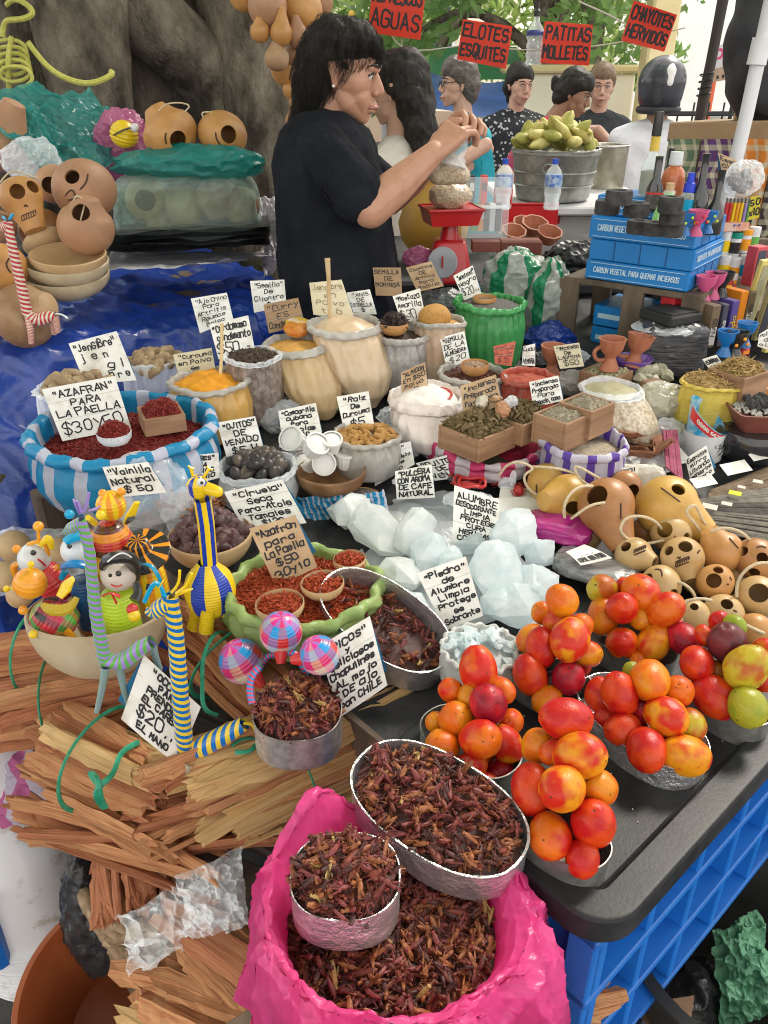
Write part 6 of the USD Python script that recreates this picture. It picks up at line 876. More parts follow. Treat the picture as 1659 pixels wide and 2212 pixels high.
braided('slim purple and green braided giraffe in front of the gourd bowl',at(250,1525,.775),[(138,1152),(158,1138),(178,1126)],[(172,1122),(186,1160),(197,1230),(208,1330),(228,1432)],[(222,1425),(262,1428),(300,1402),(328,1386)],[[(228,1440,-.01),(220,1490,-.01),(209,1538,-.01)],[(258,1438,.0),(266,1480,0),(278,1522,0)],[(330,1392,.02),(338,1425,.02),(346,1445,.02)]],PU,GE,(SP_,SP_),(10,14),(13,19,17,14),[[(172,1112),(164,1088),(158,1078)],[(190,1104),(206,1100),(216,1094)]],[[(180,1106),(190,1078),(192,1064)],[(176,1108),(170,1090),(166,1082)]])
part_ear=braided('tall blue and yellow braided giraffe before the kindling price card',at(398,1648,.70),[(314,1318),(330,1322),(352,1308),(372,1300)],[(366,1285),(374,1330),(385,1440),(394,1560),(402,1640)],[(398,1640),(440,1612),(490,1585),(528,1562)],[[(392,1640,-.01),(382,1655,-.015)],[(410,1648,-.02),(404,1668,-.02)]],(.0,.12,.42),(.7,.5,.04),(SY,SY),(15,19),(15,22,21,15),[[(352,1292),(344,1268),(352,1255)],[(378,1288),(398,1278),(416,1272)]],[[(370,1280),(384,1262),(388,1232)],[(380,1282),(400,1266),(414,1238)]])
part(part_ear,'tail',tube(spline([A(526,1563,part_ear.base),A(545,1566,part_ear.base),A(550,1576,part_ear.base)],8),.002,5),SY)
part(part_ear,'snout_ring',tube(spline([A(312,1300,part_ear.base),A(340,1230+30,part_ear.base),A(356,1290,part_ear.base)],10),.003,5),SC)
RP1=plaid('rattle_plaid',[PI_,(.0,.22,.55),RE,(.05,.25,.6),PI_,(.6,.4,.3)],[PI_,(.0,.2,.5),(.65,.6,.5),RE,(.0,.25,.55),PI_],2,1,.5);TW=plaid('rattle_twist',[(.0,.2,.5),(.6,.03,.1)],diag=(1,9.0))
for lab,(x,y),r,z,h in(('left plaid woven rattle ball near the raffia string',(522,1428),48,.79,[(545,1455),(562,1438),(575,1420),(600,1412)]),('upper plaid woven rattle ball behind the round tin',(607,1366),45,.85,[(607,1408),(640,1415),(655,1440),(668,1455)]),('right plaid woven rattle ball half behind the grasshopper sign',(690,1415),42,.85,[(560,1440),(545,1462),(540,1490),(545,1520)])):
 p=at(x,y,z);R=r*mpp(p);t=thing('woven_rattle',lab,'toy',p-(0,0,R));ub(t,'ball',ulathe([(R*math.sin(a)*(1 if a>.6 else.95),-R*math.cos(a)*1.06)for a in np.linspace(.02,3.12,16)],p,(.1,-.2,1)if 'upper' in lab else(-.35,-.1,.8),ribs=18,rib=.02),RP1);ub(t,'twisted_handle',utube(spline([plane_hit(a,b,p,nrm([0,-.75,.66]))for a,b in h],26),.0048,10),TW);e_=plane_hit(*h[0],p,nrm([0,-.75,.66]));d_=nrm(e_-p);part(t,'cone_neck',tube([p+d_*R*.85,p+d_*R*1.5],[R*.42,.005],12),SR)
b=bowl('big pale gourd bowl full of woven toy figures',212,1318,148,'p',depth=1.0,z=.82,tilt=(.0,.16,1));bz=b.c
def fig(label,ref_,parts_):
 t=thing('woven_figure',label,'toy',ref_,None)
 for p in parts_:
  k=p[0]
  if k=='lathe':ub(t,p[1],ulathe([(r*t_s(ref_),z*t_s(ref_))for r,z in p[4]],A(p[2],p[3],ref_,p[7]if len(p)>7 else 0),p[6]if len(p)>6 else(0,0,1),ribs=p[8]if len(p)>8 else 16),p[5])
  elif k=='ball':part(t,p[1],ell(A(p[2],p[3],ref_,p[6]if len(p)>6 else 0),p[4]*t_s(ref_),2),p[5])
  else:part(t,p[1],tube(spline([A(q[0],q[1],ref_,q[2]if len(q)>2 else 0)for q in p[2]],12),np.interp(np.linspace(0,1,12),np.linspace(0,1,len(p[3])),p[3])*t_s(ref_),9,flat=p[5]if len(p)>5 else 1),p[4])
 return t
t_s=mpp
sph=lambda r,e=1.:[(r*math.sin(a),-r*e*math.cos(a))for a in np.linspace(.02,3.12,14)]
BAND=plaid('bear_bands',[RE,OR_],[CY_,YE,YE,BK,RE,OR_,BK,RE],8,1,.85);CHK=plaid('yellow_black_check',[YE,BK],[BK,YE],4,3,.5);TART=plaid('tartan_body',[RE,BK,(.5,.05,.1),GE],[RE,GE,(.45,.02,.06),BK,LM],5,1,.5);RYS=plaid('red_yellow_spiral',[RE,YE],diag=(2,5.));HATM=plaid('hat_black_orange',[BK,OR_,BK],nu=10);OYS=plaid('orange_yellow_ribs',[OR_,YE],nu=8);BLS=plaid('blue_lime_check',[CY_,YE],[BL_,CY_],5,4,.5)
r1=bz+(.0,.05,.02);f=fig('woven bear with orange head and striped barrel body',r1,[('lathe','head',240,1092,[(0,-34)]+[(30*math.sin(a),-32*math.cos(a))for a in np.linspace(.3,2.9,9)]+[(0,32)],OYS,(0,0,1),0,12),('lathe','body',240,1170,sph(44,1.15),BAND,(0,0,1),0,20),('ball','ear',222,1066,9,SO),('ball','ear',262,1062,9,SO),('lathe','lower_body',237,1225,[(0,-30),(26,-28),(34,0),(30,28),(0,30)],OYS,(0,0,1),0,10),('tube','wing',[(272,1132,-.03),(286,1105,-.04),(296,1085,-.04)],[6,13,8],CHK if 0 else SY,.5),('tube','wing',[(274,1130,-.035),(284,1120,-.045)],[5,9],SK,.6),('tube','arm',[(205,1130,-.02),(190,1118,-.04)],[7,6],SY),('ball','hand',218,1105+8,10,SY,-.04)])
r2=bz+(-.055,.03,.03);fig('woven clown with white face and red-yellow hat',r2,[('ball','head',74,1206,34,SW),('lathe','body',112,1255,[(0,-46),(34,-42),(36,0),(26,34),(0,40)],SR,(-.5,0,1),0,16),('ball','eye',72,1194,6,SK,-.025),('tube','smile',[(82,1208,-.026),(92,1216,-.02),(98,1222,-.012)],[2.2,2.2],SR),('tube','hat',[(88,1178),(104,1165),(112,1185)],[6,10,5],SY),('tube','hat_band',[(60,1176),(90,1172),(106,1200)],[4,5,4],SO),('tube','hat_stalk',[(84,1172),(83,1150),(83,1142)],[4,3.5,3.5],SO),('ball','pompom',83,1137,11,SO),('tube','arm',[(50,1215),(32,1222),(36,1250)],[6,8,5],SO),('ball','knob',36,1186,9,SO),('ball','hand',124,1222+3,7,SO,-.03)])
r3=bz+(-.05,-.035,.0);fig('woven bee with orange head, check wings and tartan body',r3,[('lathe','head',65,1260,[(0,-33)]+[(34*math.sin(a),-33*math.cos(a))for a in np.linspace(.3,2.85,9)]+[(0,33)],SO,(.3,0,1),0,10),('lathe','body',114,1335,[(0,-52),(30,-46),(46,-14),(44,16),(24,40),(0,46)],TART,(-1,0,.75),0,18),('tube','wing',[(92,1305,-.04),(120,1318,-.05),(150,1312,-.045),(166,1290,-.035)],[6,16,17,9],CHK,.5),('tube','wing',[(128,1290,-.03),(148,1262,-.02),(158,1250,-.02)],[10,17,7],SY,.5),('tube','feeler',[(40,1272),(24,1271)],[3,3],SY),('ball','feeler_knob',14,1272,7,SY),('tube','feeler',[(64,1235),(66,1224)],[3,3],SY),('ball','feeler_knob',67,1219,7,SY),('ball','tail_knob',72,1370,9,SY,-.04),('ball','foot',50,1318,10,SO,-.02),('tube','leg',[(140,1360,-.02),(165,1385,-.02)],[10,7],SO)])
r4=bz+(-.01,.01,.03);fig('woven blue and white figure with a check scarf behind the purple giraffe',r4,[('ball','head',166,1188,33,SW),('tube','cap',[(140,1172,-.02),(165,1158,-.01),(195,1165,0)],[9,12,8],SC),('lathe','body',186,1292,[(0,-72),(26,-70),(28,20),(24,48),(0,52)],M('straw_navy',(.005,.03,.1),(.01,.06,.16),s=40,rough=.3,coat=.3),(0,0,1),0,24),('tube','scarf',[(140,1225,-.02),(165,1218,-.045),(200,1222,-.035)],[10,15,12],BLS,.6),('ball','eye',150,1180,5,SK,-.03),('ball','hand',150,1106+5,10,SC,-.0),('tube','arm',[(142,1232),(132,1250)],[8,6],SC)])
r5=bz+(.05,-.02,.02);fig('woven doll with black hair, lime dress and red bow',r5,[('ball','head',256,1240,37,M('doll_face',(.6,.52,.45),rough=.35)),('lathe','dress',258,1312,[(0,-58),(40,-54),(38,0),(30,40),(0,44)],SL,(0,0,1),0,22),('tube','hair',[(222,1226,-.02),(240,1206,-.03),(268,1203,-.02),(290,1222,-.0),(294,1250,.01)],[8,13,15,14,9],SK),('tube','hair_braid',[(293,1258,-.02),(298,1280,-.03),(290,1298,-.04)],[7,9,12],SK),('tube','hair_parting',[(232,1214,-.055),(258,1196,-.045),(284,1204,-.03)],[1.6,1.6,1.6],SW),('ball','eye',256,1239,6,SK,-.042),('ball','eye',238,1243,4,SK,-.038),('tube','smile',[(240,1262,-.032),(252,1267,-.034),(264,1263,-.03)],[1.8,1.8,1.8],SR),('tube','bow',[(226,1286,-.04),(242,1282,-.05),(258,1288,-.045)],[6,3,6],SR,.5),('tube','bow_tail',[(242,1284,-.05),(252,1304,-.05)],[3,4],SR,.5),('ball','fruit',286,1316,12,SR,-.05),('ball','fruit',290,1330,13,SY,-.055)])
r6=bz+(.085,.03,.03);fig('woven musician with wide black and orange hat',r6,[('lathe','hat',305,1192,[(60,-4),(62,2),(40,8),(24,12),(20,34),(0,38)],HATM,(0,-.35,1),0,8),('lathe','body',330,1265,[(0,-60),(34,-56),(32,20),(24,50),(0,52)],OYS,(0,0,1),0,18),('tube','arm',[(300,1222,-.03),(330,1226,-.05),(345,1250,-.05),(348,1268,-.04)],[4,5,5,4],SC,.5),('tube','sleeve_band',[(325,1262,-.045),(322,1275,-.05)],[8,8],SK)])
solo('round_gourds','small brown gourds lying behind the toy bowl at the left edge','gourds',cat_([ell(at(x,y,.74),r*.00075,3)for x,y,r in((30,1180,40),(6,1245,36),(130,1190,34),(44,1285,30))]),bowl_mats['t'],kind='stuff',smooth=True)
drape('crumpled clear grey plastic lying behind the toy bowl',[(-40,1150,.74),(330,1120,.76),(330,1240,.73),(-40,1290,.68)],50,40,CLEARW,.03,13,'crumpled_plastic','plastic')
# ================================================================ gourds
GD={'y':M('gourd_yellow',(.42,.23,.045),(.56,.35,.09),s=13,detail=7,rough=.38,bump=.12),'b':M('gourd_brown',(.26,.11,.035),(.40,.19,.07),s=13,detail=7,rough=.4,bump=.12),'o':M('gourd_orange',(.38,.175,.05),(.50,.26,.085),s=14,detail=7,rough=.42,bump=.12),'t':M('gourd_tan',(.40,.25,.10),(.52,.36,.17),s=12,rough=.42,bump=.1),'m':M('gourd_mottled',(.22,.11,.05),(.44,.29,.16),s=8,rough=.55,bump=.12),'k':M('gourd_dull',(.30,.15,.08),(.40,.22,.12),s=7,rough=.55,bump=.1)}
CARV=M('carved_groove',(.05,.02,.008),rough=.7);COR=M('jute_cord',(.5,.4,.25),(.62,.52,.36),s=200,rough=.85,bump=.5,bs=600)
def atd(px,py,ref_,lift=0.):
 d=ray(px,py);t=(np.asarray(ref_)-EYE)[1]*CP-(np.asarray(ref_)-EYE)[2]*SP;return EYE+d*(t-lift)
def gourd(label,cx,cy,r,mat='o',axis=(0,0,1),neck=0.,nr=.38,holes=(),slits=(),cords=(),teeth=(),h=None,z=None,Y=None,sq=1.,wall=.87,name='carved_gourd',group=None,crad=.0024,openneck=False,seed=0):
 c_=on(cx,cy,h)if h is not None else(at(cx,cy,z)if z is not None else atY(cx,cy,Y));R=r*mpp(c_);ax=nrm(axis);a=np.linspace(.02,3.1,26);pr=[(R*math.sin(x),-R*sq*math.cos(x))for x in a]
 if neck:
  pr=[q for q in pr if q[1]<R*sq*.55];r1=pr[-1][0];z1=pr[-1][1];pr+=[(r1+(nr*R-r1)*t_**.75,z1+(R*(sq+neck)-z1)*t_)for t_ in np.linspace(.1,1,9)]+([(nr*R*.6,R*(sq+neck+.04))]if not openneck else[])+[(0.0005,R*(sq+neck+(.06 if not openneck else 0)))]
 pr[0]=(0.0005,pr[0][1]);pr[-1]=(.0005,pr[-1][1]);wob=lambda u,th:1+.03*np.cos(2*th+seed)+.015*np.cos(3*th+2*seed);m=lathe([(0,pr[0][1])]+pr+[(0,pr[-1][1])],36,c_,ax,wob);t=thing(name,label,'gourd',c_-(0,0,R),group)
 body=m
 if holes or openneck:
  m.merge_vertices();m.update_faces(m.nondegenerate_faces());m.fix_normals();M_=lambda q:manifold3d.Manifold(manifold3d.Mesh(np.asarray(q.vertices,np.float32),np.asarray(q.faces,np.uint32)))
  out=M_(m);inn=trimesh.Trimesh(c_+(np.asarray(m.vertices)-c_)*wall,m.faces,process=False);out=out-M_(inn)
  for hx,hy,hr in holes:
   q=mesh_hit(m,hx,hy)
   if q is None:continue
   P,n=q;v=nrm(n*.7-ray(hx,hy)/np.linalg.norm(ray(hx,hy))*.3);cyl=manifold3d.Manifold.cylinder(R*.7,hr*mpp(P),hr*mpp(P),26).translate((0,0,-R*.45));A_,B_2,D_=frame(v);out=out-cyl.transform(np.c_[np.stack([A_,B_2,D_],1),P])
  if openneck:P=c_+ax*R*(sq+neck);cyl=manifold3d.Manifold.cylinder(R*.4,nr*R*.72,nr*R*.72,26).translate((0,0,-R*.3));A_,B_2,D_=frame(ax);out=out-cyl.transform(np.c_[np.stack([A_,B_2,D_],1),P])
  body=_v(out)
 part(t,'shell',body,GD[mat],40)
 for s_ in slits:
  pts=[q for q in(mesh_hit(m,x,y)for x,y in(s_ if len(s_)>2 else[(s_[0][0]+(s_[1][0]-s_[0][0])*k/5,s_[0][1]+(s_[1][1]-s_[0][1])*k/5)for k in range(6)]))if q is not None]
  if len(pts)>1:part(t,'carved_line',tube(spline([P+n*.0002 for P,n in pts],12),np.r_[.0006,np.full(10,1.9*mpp(c_)),.0006],6),CARV)
 for x,y,w in teeth:
  for i in range(-3,4):
   q=mesh_hit(m,x+i*w/6,y-i*w*.07)
   if q is not None:part(t,'carved_tooth',tube([q[0]+q[1]*.0002+(0,0,.004),q[0]+q[1]*.0002-(0,0,.004)],.0011,5),CARV)
  pts=[mesh_hit(m,x+i*w/6,y-5-i*w*.07)for i in range(-3,4)],[mesh_hit(m,x+i*w/6,y+6-i*w*.07)for i in range(-3,4)]
  for l in pts:
   l=[q[0]for q in l if q is not None]
   if len(l)>2:part(t,'carved_line',tube(l,.0013,5),CARV)
 for cd in cords:part(t,'cord',tube(spline([atd(x,y,c_,l*.001+R*.5)for x,y,l in cd],50),crad,7),COR,True)
 return t
T_=(-.2,-.6,.8)
gourd('yellow-brown carved gourd with one slit at the far left of the gourd pile',1180,1042,42,'y',(.2,.2,1),holes=[(1196,1060,15)],slits=[[(1159,1046),(1159,1065)]],h=.05,cords=[[(1078,1028,-20),(1102,1002,10),(1142,1005,30),(1150,1012,30),(1138,1022,30),(1136,1046,20),(1158,1068,15),(1186,1080,10)],[(1150,1008,20),(1202,1012,30),(1242,1024,20),(1268,1044,0)]],seed=1)
gourd('mustard yellow gourd behind the large brown gourd mask',1226,1078,54,'y',(-.8,-.5,.2),neck=.35,holes=[(1238,1098,16)],h=.05,seed=2,cords=[[(1306,1044,0),(1272,1020,30),(1242,1010,30),(1248,1026,30),(1276,1048,0)]])
gourd('dark brown gourd with an eye hole behind the pile',1350,1052,36,'b',(.2,-.1,1),holes=[(1368,1060,14)],h=.055,seed=3)
gourd('big orange-brown pear gourd with a round hole and long slit',1310,1092,60,'b',(.25,-.75,-.6),neck=.7,nr=.42,holes=[(1288,1070,24)],slits=[[(1341,1086),(1341,1122)]],h=.085,cords=[[(1306,1086,20),(1272,1094,25),(1248,1110,15),(1234,1120,0)],[(1280,1050,0),(1242,1058,25),(1226,1076,30),(1218,1102,20),(1220,1118,5)]],seed=4)
gourd('largest golden yellow pear gourd with a slanting slit',1440,1094,66,'y',(.75,-.6,-.35),neck=.55,nr=.4,holes=[(1466,1056,15)],slits=[[(1427,1053),(1470,1085)]],h=.075,cords=[[(1515,1170,0),(1499,1128,30),(1485,1100,40),(1495,1092,40),(1511,1108,30),(1547,1162,0)]],seed=5)
gourd('pale tan gourd skull with open crown under the golden gourd',1449,1152,43,'t',(-.4,-.3,.9),holes=[(1435,1144,17),(1484,1160,9)],slits=[[(1458,1158),(1459,1168)]],h=.055,cords=[[(1429,1142,0),(1407,1122,25),(1377,1115,30),(1347,1126,30),(1341,1142,30),(1357,1164,20),(1387,1174,10),(1435,1167,5)]],seed=6)
gourd('tan gourd skull with carved teeth and its neck cut open',1370,1200,41,'t',(.6,-.7,.1),neck=.25,nr=.36,openneck=True,holes=[(1351,1180,12)],teeth=[(1382,1188,24)],h=.045,seed=7)
gourd('smiling tan gourd skull with two eye holes and toothy grin',1474,1206,47,'t',(.15,-.75,-.5),neck=.15,nr=.34,openneck=True,holes=[(1481,1179,15),(1444,1189,11)],teeth=[(1474,1213,28)],slits=[[(1463,1202),(1467,1206),(1470,1202)],[(1506,1195),(1512,1188)]],h=.06,seed=8)
gourd('plain orange gourd with one slit right of the grinning skull',1557,1192,46,'o',(-.5,.3,.8),neck=.2,slits=[[(1575,1162),(1595,1185)]],h=.055,cords=[[(1535,1148,10),(1567,1141,20),(1597,1148,20),(1621,1170,0)]],seed=9)
gourd('reddish brown gourd mask with round mouth at the right border',1632,1208,46,'b',(.3,-.2,.9),holes=[(1647,1205,12),(1605,1190,11),(1629,1238,12)],slits=[[(1634,1183),(1645,1180),(1655,1184)]],h=.055,seed=10)
gourd('tan gourd with a T-shaped cut beside the red fruit',1428,1264,44,'t',(-.2,.2,1),holes=[(1399,1249,12),(1455,1284,12)],slits=[[(1414,1230),(1426,1231),(1430,1246)]],h=.04,cords=[[(1453,1254,5),(1483,1266,15),(1498,1282,15),(1503,1300,5)]],seed=11)
gourd('orange gourd with two big round holes in the middle front of the pile',1545,1258,40,'o',(.1,-.2,1),holes=[(1542,1254,16),(1552,1230,11)],slits=[[(1576,1246),(1580,1254)],[(1570,1262),(1574,1262)]],h=.05,seed=12)
gourd('tan gourd with a large open eye at the right border',1638,1288,45,'t',(-.1,-.3,.9),holes=[(1640,1280,21)],h=.045,cords=[[(1591,1290,10),(1593,1262,15),(1611,1232,25),(1635,1218,25),(1662,1216,20)]],seed=13)
gourd('small tan gourd beside the fruit with a carved flower',1496,1330,37,'t',(0,-.3,1),holes=[(1500,1310,9)],h=.035,cords=[[(1472,1340,10),(1469,1312,15),(1498,1295,20),(1537,1297,10)]],seed=14)
gourd('tan gourd with burnt marks above the maroon fruit',1562,1326,43,'t',(.2,-.2,1),holes=[(1571,1304,13)],slits=[[(1580,1326),(1588,1332)],[(1584,1318),(1592,1322)]],h=.035,seed=15)
gourd('brown gourd half hidden at the lower right border',1630,1360,36,'o',(0,0,1),h=.03,seed=16,cords=[[(1590,1340,5),(1615,1352,20),(1650,1368,10)]])
for i,(x,y,r,m_)in enumerate([(1505,1255,30,'t'),(1598,1312,30,'o'),(1390,1150,30,'b'),(1500,1150,34,'y'),(1590,1240,28,'t'),(1275,1160,26,'t'),(1655,1250,30,'b')]):gourd(('small tan gourd between the skull and the holed orange gourd','small orange gourd between two tan gourds at the right','brown gourd wedged below the big pear gourd','yellow gourd wedged below the golden pear gourd','small tan gourd below the reddish mask','small tan gourd under the big pear gourd, near the grey packet','brown gourd at the right border under the mask')[i],x,y,r,m_,(.3,-.3,.8),h=.02,seed=20+i)
for i,(x,y,r,nk,Y)in enumerate([(578,15,42,.0,2.45),(652,22,44,0,2.5),(528,-12,34,0,2.5),(690,5,30,.0,2.55),(562,68,22,.25,2.42),(608,72,25,.9,2.42),(644,78,24,.6,2.44),(598,125,26,.35,2.42),(616,152,30,.2,2.5),(640,118,22,.5,2.48),(630,192,20,.3,2.5),(642,222,18,.3,2.5),(634,260,18,.3,2.5),(610,-30,36,0,2.5)]):
 gourd(('large round orange gourd at the top of the hanging bunch','large round gourd beside the top one in the hanging bunch','round gourd at the upper left of the hanging bunch','gourd at the upper right of the hanging bunch above the black hair','small round gourd lowest on the left of the hanging bunch','pear gourd with a long neck in the hanging bunch','pear gourd beside the black hair in the hanging bunch','pale round gourd low in the hanging bunch','orange gourd below the pale one in the hanging bunch','gourd tucked between hair and pale gourd','gourd behind the hair low in the hanging bunch','gourd behind the neck of the vendor','lowest gourd of the bunch behind the black shoulder','gourd cut by the top edge of the picture')[i],x,y,r,'m' if i in(7,)else('o' if i%3 else 'k'),(.1*(i%3-1),-.15,1),neck=nk,nr=.28,Y=Y,name='hanging_gourd',seed=i)
solo('hanging_rope','cord that the hanging bunch of gourds is tied to','cord',tube(spline([atY(600,-200,2.5),atY(605,20,2.52),atY(615,120,2.52),atY(640,280,2.54)],30),.006,6),COR)
TS=.985
gourd('elongated gourd skull with grinning teeth at the left border',45,425,46,'o',(.35,-.3,-.85),neck=.75,nr=.5,holes=[(37,413,16),(72,402,14)],teeth=[(62,465,30)],slits=[[(52,447),(56,443),(60,447)]],Y=1.98,sq=.9,seed=30,cords=[[(0,395,10),(30,370,20),(60,378,15),(80,385,0)]],crad=.002)
gourd('brown gourd mask with one eye behind the grinning skull',118,398,40,'k',(0,-.2,1),holes=[(107,400,17)],Y=2.12,seed=31)
gourd('big brown gourd mask with scratched mouth and eye hole',182,410,66,'k',(.3,-.2,.9),holes=[(155,381,16)],slits=[[(190,375),(185,395),(172,410)],[(140,425),(158,412),(162,425),(145,432)]],Y=2.08,seed=32,sq=.95)
gourd('dull brown gourd with a round black hole on the stacked bowls',185,492,58,'k',(.25,-.1,.9),neck=.1,holes=[(174,459,19)],Y=1.96,seed=33,cords=[[(160,442,10),(166,424,25),(178,430,20),(178,460,12),(172,488,8)]],crad=.002)
gourd('orange gourd mask at the left border with curved cuts',8,580,52,'o',(0,-.2,1),slits=[[(22,556),(14,572),(24,590)],[(32,598),(44,602),(56,600)]],Y=1.86,seed=34)
gourd('dark orange gourd wedged under the skull',92,500,48,'b',(.2,.2,.9),Y=2.06,seed=35);gourd('small gourd wedged at the left border',0,490,34,'k',(.2,0,1),Y=2.0,seed=36)
gourd('big mottled gourd lying at the bottom left of the tarp table',52,682,70,'m',(.8,-.2,.35),neck=.2,Y=1.78,seed=37,sq=.85)
gourd('shiny orange gourd mask with black hole on top of the green bag',368,290,60,'o',(-.5,.1,.85),neck=.15,holes=[(386,303,19)],slits=[[(359,286),(357,300),(360,312)]],Y=2.3,seed=38,sq=.85,cords=[[(328,262,10),(350,232,20),(380,222,20),(408,230,10),(398,242,5)]],crad=.002)
gourd('orange gourd mask with smiling cut right of the shiny one on the green bag',480,290,52,'o',(.3,-.1,.95),holes=[(495,290,18)],slits=[[(466,285),(468,300),(480,316)]],Y=2.32,seed=39,sq=.9,cords=[[(445,262,5),(437,245,10),(450,242,10),(470,246,8),(440,270,5)]],crad=.002)
for i,(x,y,r)in enumerate([(316,432,46),(400,450,48),(470,430,46),(520,445,40),(350,475,36)]):gourd(('gourd with a blue-grey hole seen through the clear bag','gourd in the middle of the clear green bag','pale gourd at the back of the clear green bag','gourd at the right end of the clear green bag','small gourd low in the clear green bag')[i],x,y,r,'m' if i else 't',(0,-.2,1),holes=[(314,432,22)]if i==0 else(),Y=2.28,seed=40+i)
for i,(y,rx,m_,lab)in enumerate([(592,92,'p','lowest pale gourd bowl of the stack on the blue tarp'),(567,88,'p','middle gourd bowl of the stack on the blue tarp'),(552,80,'t','topmost small gourd bowl of the stack on the blue tarp')]):bowl(lab,141+3*i,y,rx,m_,depth=.55,Y=1.93-.01*i,tilt=(.05,-.15,1))
bowl('half gourd bowl leaning against the round gourd',96,522,46,'t',depth=.5,Y=2.0,tilt=(-.5,.5,.7))
TEAL=M('teal_film',(.015,.22,.2),(.04,.34,.3),s=5,rough=.2,bump=.5,bs=24,transl=.4,coat=.4,dist=.012,alpha=.62)
TEALC=clear_plastic('clear_green_film',(.7,.86,.8),.05,.45,.2,20,.1)
def pillow(label,x0,x1,y0,y1,Y,depth,mat,seed,name='bag',amp=.05,pw=4):
 """a filled bag: a cushion-like closed film"""
 p0,p1=atY(x0,(y0+y1)/2,Y),atY(x1,(y0+y1)/2,Y);c_=(p0+p1)/2;W=np.linalg.norm(p1-p0)/2;H=(y1-y0)/2*mpp(c_)*1.05;m=trimesh.creation.icosphere(subdivisions=5);v=np.asarray(m.vertices);k=(np.abs(v)**pw).sum(1)**(-1/pw);q=v*k[:,None];f=abs(meshkit.fbm(v*3.2+seed,3,seed)-.5)
 q=q*(1-amp*f)[:,None]*(W,depth,H);return solo(name,label,'bag',crease(trimesh.Trimesh(q+c_,m.faces,process=False),H*amp*1.8,H*.8,seed),mat,smooth=True)
pillow('clear green-tinted bag filled with gourds on the tarp table',255,560,375,522,2.27,.12,TEALC,3,'gourd_bag')
blob('teal rolled plastic rim on top of the clear gourd bag',412,352,0,.15,TEAL,5,'teal_roll','plastic',(1.34,.6,.3),.2,2.5,Y=2.24,cr=.1)
drape('big translucent teal plastic sheet draped at the upper left',[(-60,215,1.46),(190,180,1.50),(268,262,1.38),(-20,300,1.38)],2,2,TEAL,0,1)if 0 else None
def drapeY(label,quad,nu,nv,mat,amp,seed,name,cat,fr=7.,uv=False):
 A_,B_2,C_,D_=[atY(*q)for q in quad];nu,nv=nu*2,nv*2;U,V=np.meshgrid(np.linspace(0,1,nu),np.linspace(0,1,nv));P=((1-U)*(1-V))[...,None]*A_+(U*(1-V))[...,None]*B_2+(U*V)[...,None]*C_+((1-U)*V)[...,None]*D_;n=nrm(np.cross(B_2-A_,D_-A_))
 w=meshkit.fbm(np.stack([U*fr*.5,V*fr*.5,np.full_like(U,seed)],-1),3,seed)-.5;rd=abs(meshkit.fbm(np.stack([U*fr,V*fr*.5,np.full_like(U,seed+4)],-1),3,seed+3)-.5);P=P+n*(amp*2*w+amp*.4*rd)[...,None]
 return solo(name,label,cat,crease(sheet(P),amp*.5,np.linalg.norm(B_2-A_)*.4,seed,(1,1,1),1),mat,smooth=True,uv=[(a,b)for b in np.linspace(0,1,nv)for a in np.linspace(0,1,nu)]if uv else None)
drapeY('big translucent teal plastic sheet at the upper left',[(-60,190,2.45),(190,180,2.5),(330,318,2.45),(160,392,2.2)],50,50,TEAL,.05,2,'teal_sheet','plastic');drapeY('left fold of the teal plastic sheet above the brown gourd',[(-80,220,2.3),(60,200,2.4),(160,392,2.2),(125,378,2.12)],40,40,TEAL,.04,5,'teal_fold','plastic')
gourd('tall dull brown gourd under the teal plastic at the left border',5,310,60,'k',(.5,0,.9),neck=.5,Y=2.3,seed=50);blob('shiny clear plastic between the brown gourd and the skull',70,352,0,.07,CLEARW,8,'clear_wrap','plastic',(1.1,.6,.9),.25,3,Y=2.2)
PKC2=M('pink_clear_film',(.5,.12,.28),(.66,.25,.42),s=5,rough=.2,bump=.6,bs=30,transl=.35,coat=.4,alpha=.8,dist=.01);pillow('crumpled pink plastic bag behind the gourds',210,322,245,395,2.42,.08,PKC2,9,'pink_bag',.12,2.6)
p=atY(268,290,2.33);t=thing('woven_yellow_ball','yellow woven toy head with a black band in the pink bag','toy',p-(0,0,.03));ub(t,'ball',ulathe(sph(.036,.95)if 0 else[(.036*math.sin(a),-.034*math.cos(a))for a in np.linspace(.02,3.12,14)],p,(.3,-.1,1),ribs=10,rib=.05),SY);part(t,'band',tube(spline([atY(246,292,2.29),atY(264,282,2.285),atY(282,276,2.29)],8),.0025,5),SK);part(t,'bead',ell(atY(291,276,2.3),.011,2),SW)
FOLD=M('black_tarp_fold',(.012,.013,.016),(.03,.03,.035),s=10,rough=.35,bump=.4,bs=20)
for i in range(4):drapeY(('lowest','second','third','topmost')[i]+' fold of the black plastic under the green bag',[(228,548-13*i,2.02),(585,528-13*i,2.1),(575,490-11*i,2.5),(240,505-11*i,2.5)],30,14,FOLD,.008,20+i,'black_plastic_fold','plastic')
drapeY('grey-white folded plastic sheet beneath the black folds',[(225,590,1.96),(490,565,2.02),(620,545,2.4),(240,540,2.3)],40,24,M('grey_sheet',(.45,.45,.5),(.58,.58,.62),s=7,rough=.35,bump=.35,bs=22),.012,31,'folded_sheet','sheet');drapeY('lilac-grey plastic hanging behind the black shirt',[(555,425,2.45),(620,420,2.45),(625,560,2.3),(570,600,2.25)],24,30,M('lilac_sheet',(.42,.38,.45),(.55,.5,.56),s=6,rough=.4,bump=.4,bs=20),.02,33,'lilac_sheet','sheet')
RO=M('yellow_rope',(.42,.40,.07),(.56,.54,.13),s=120,rough=.7,bump=.5,bs=300);rp=lambda q,n=60:spline([atY(x,y,Y)for x,y,Y in q],n)
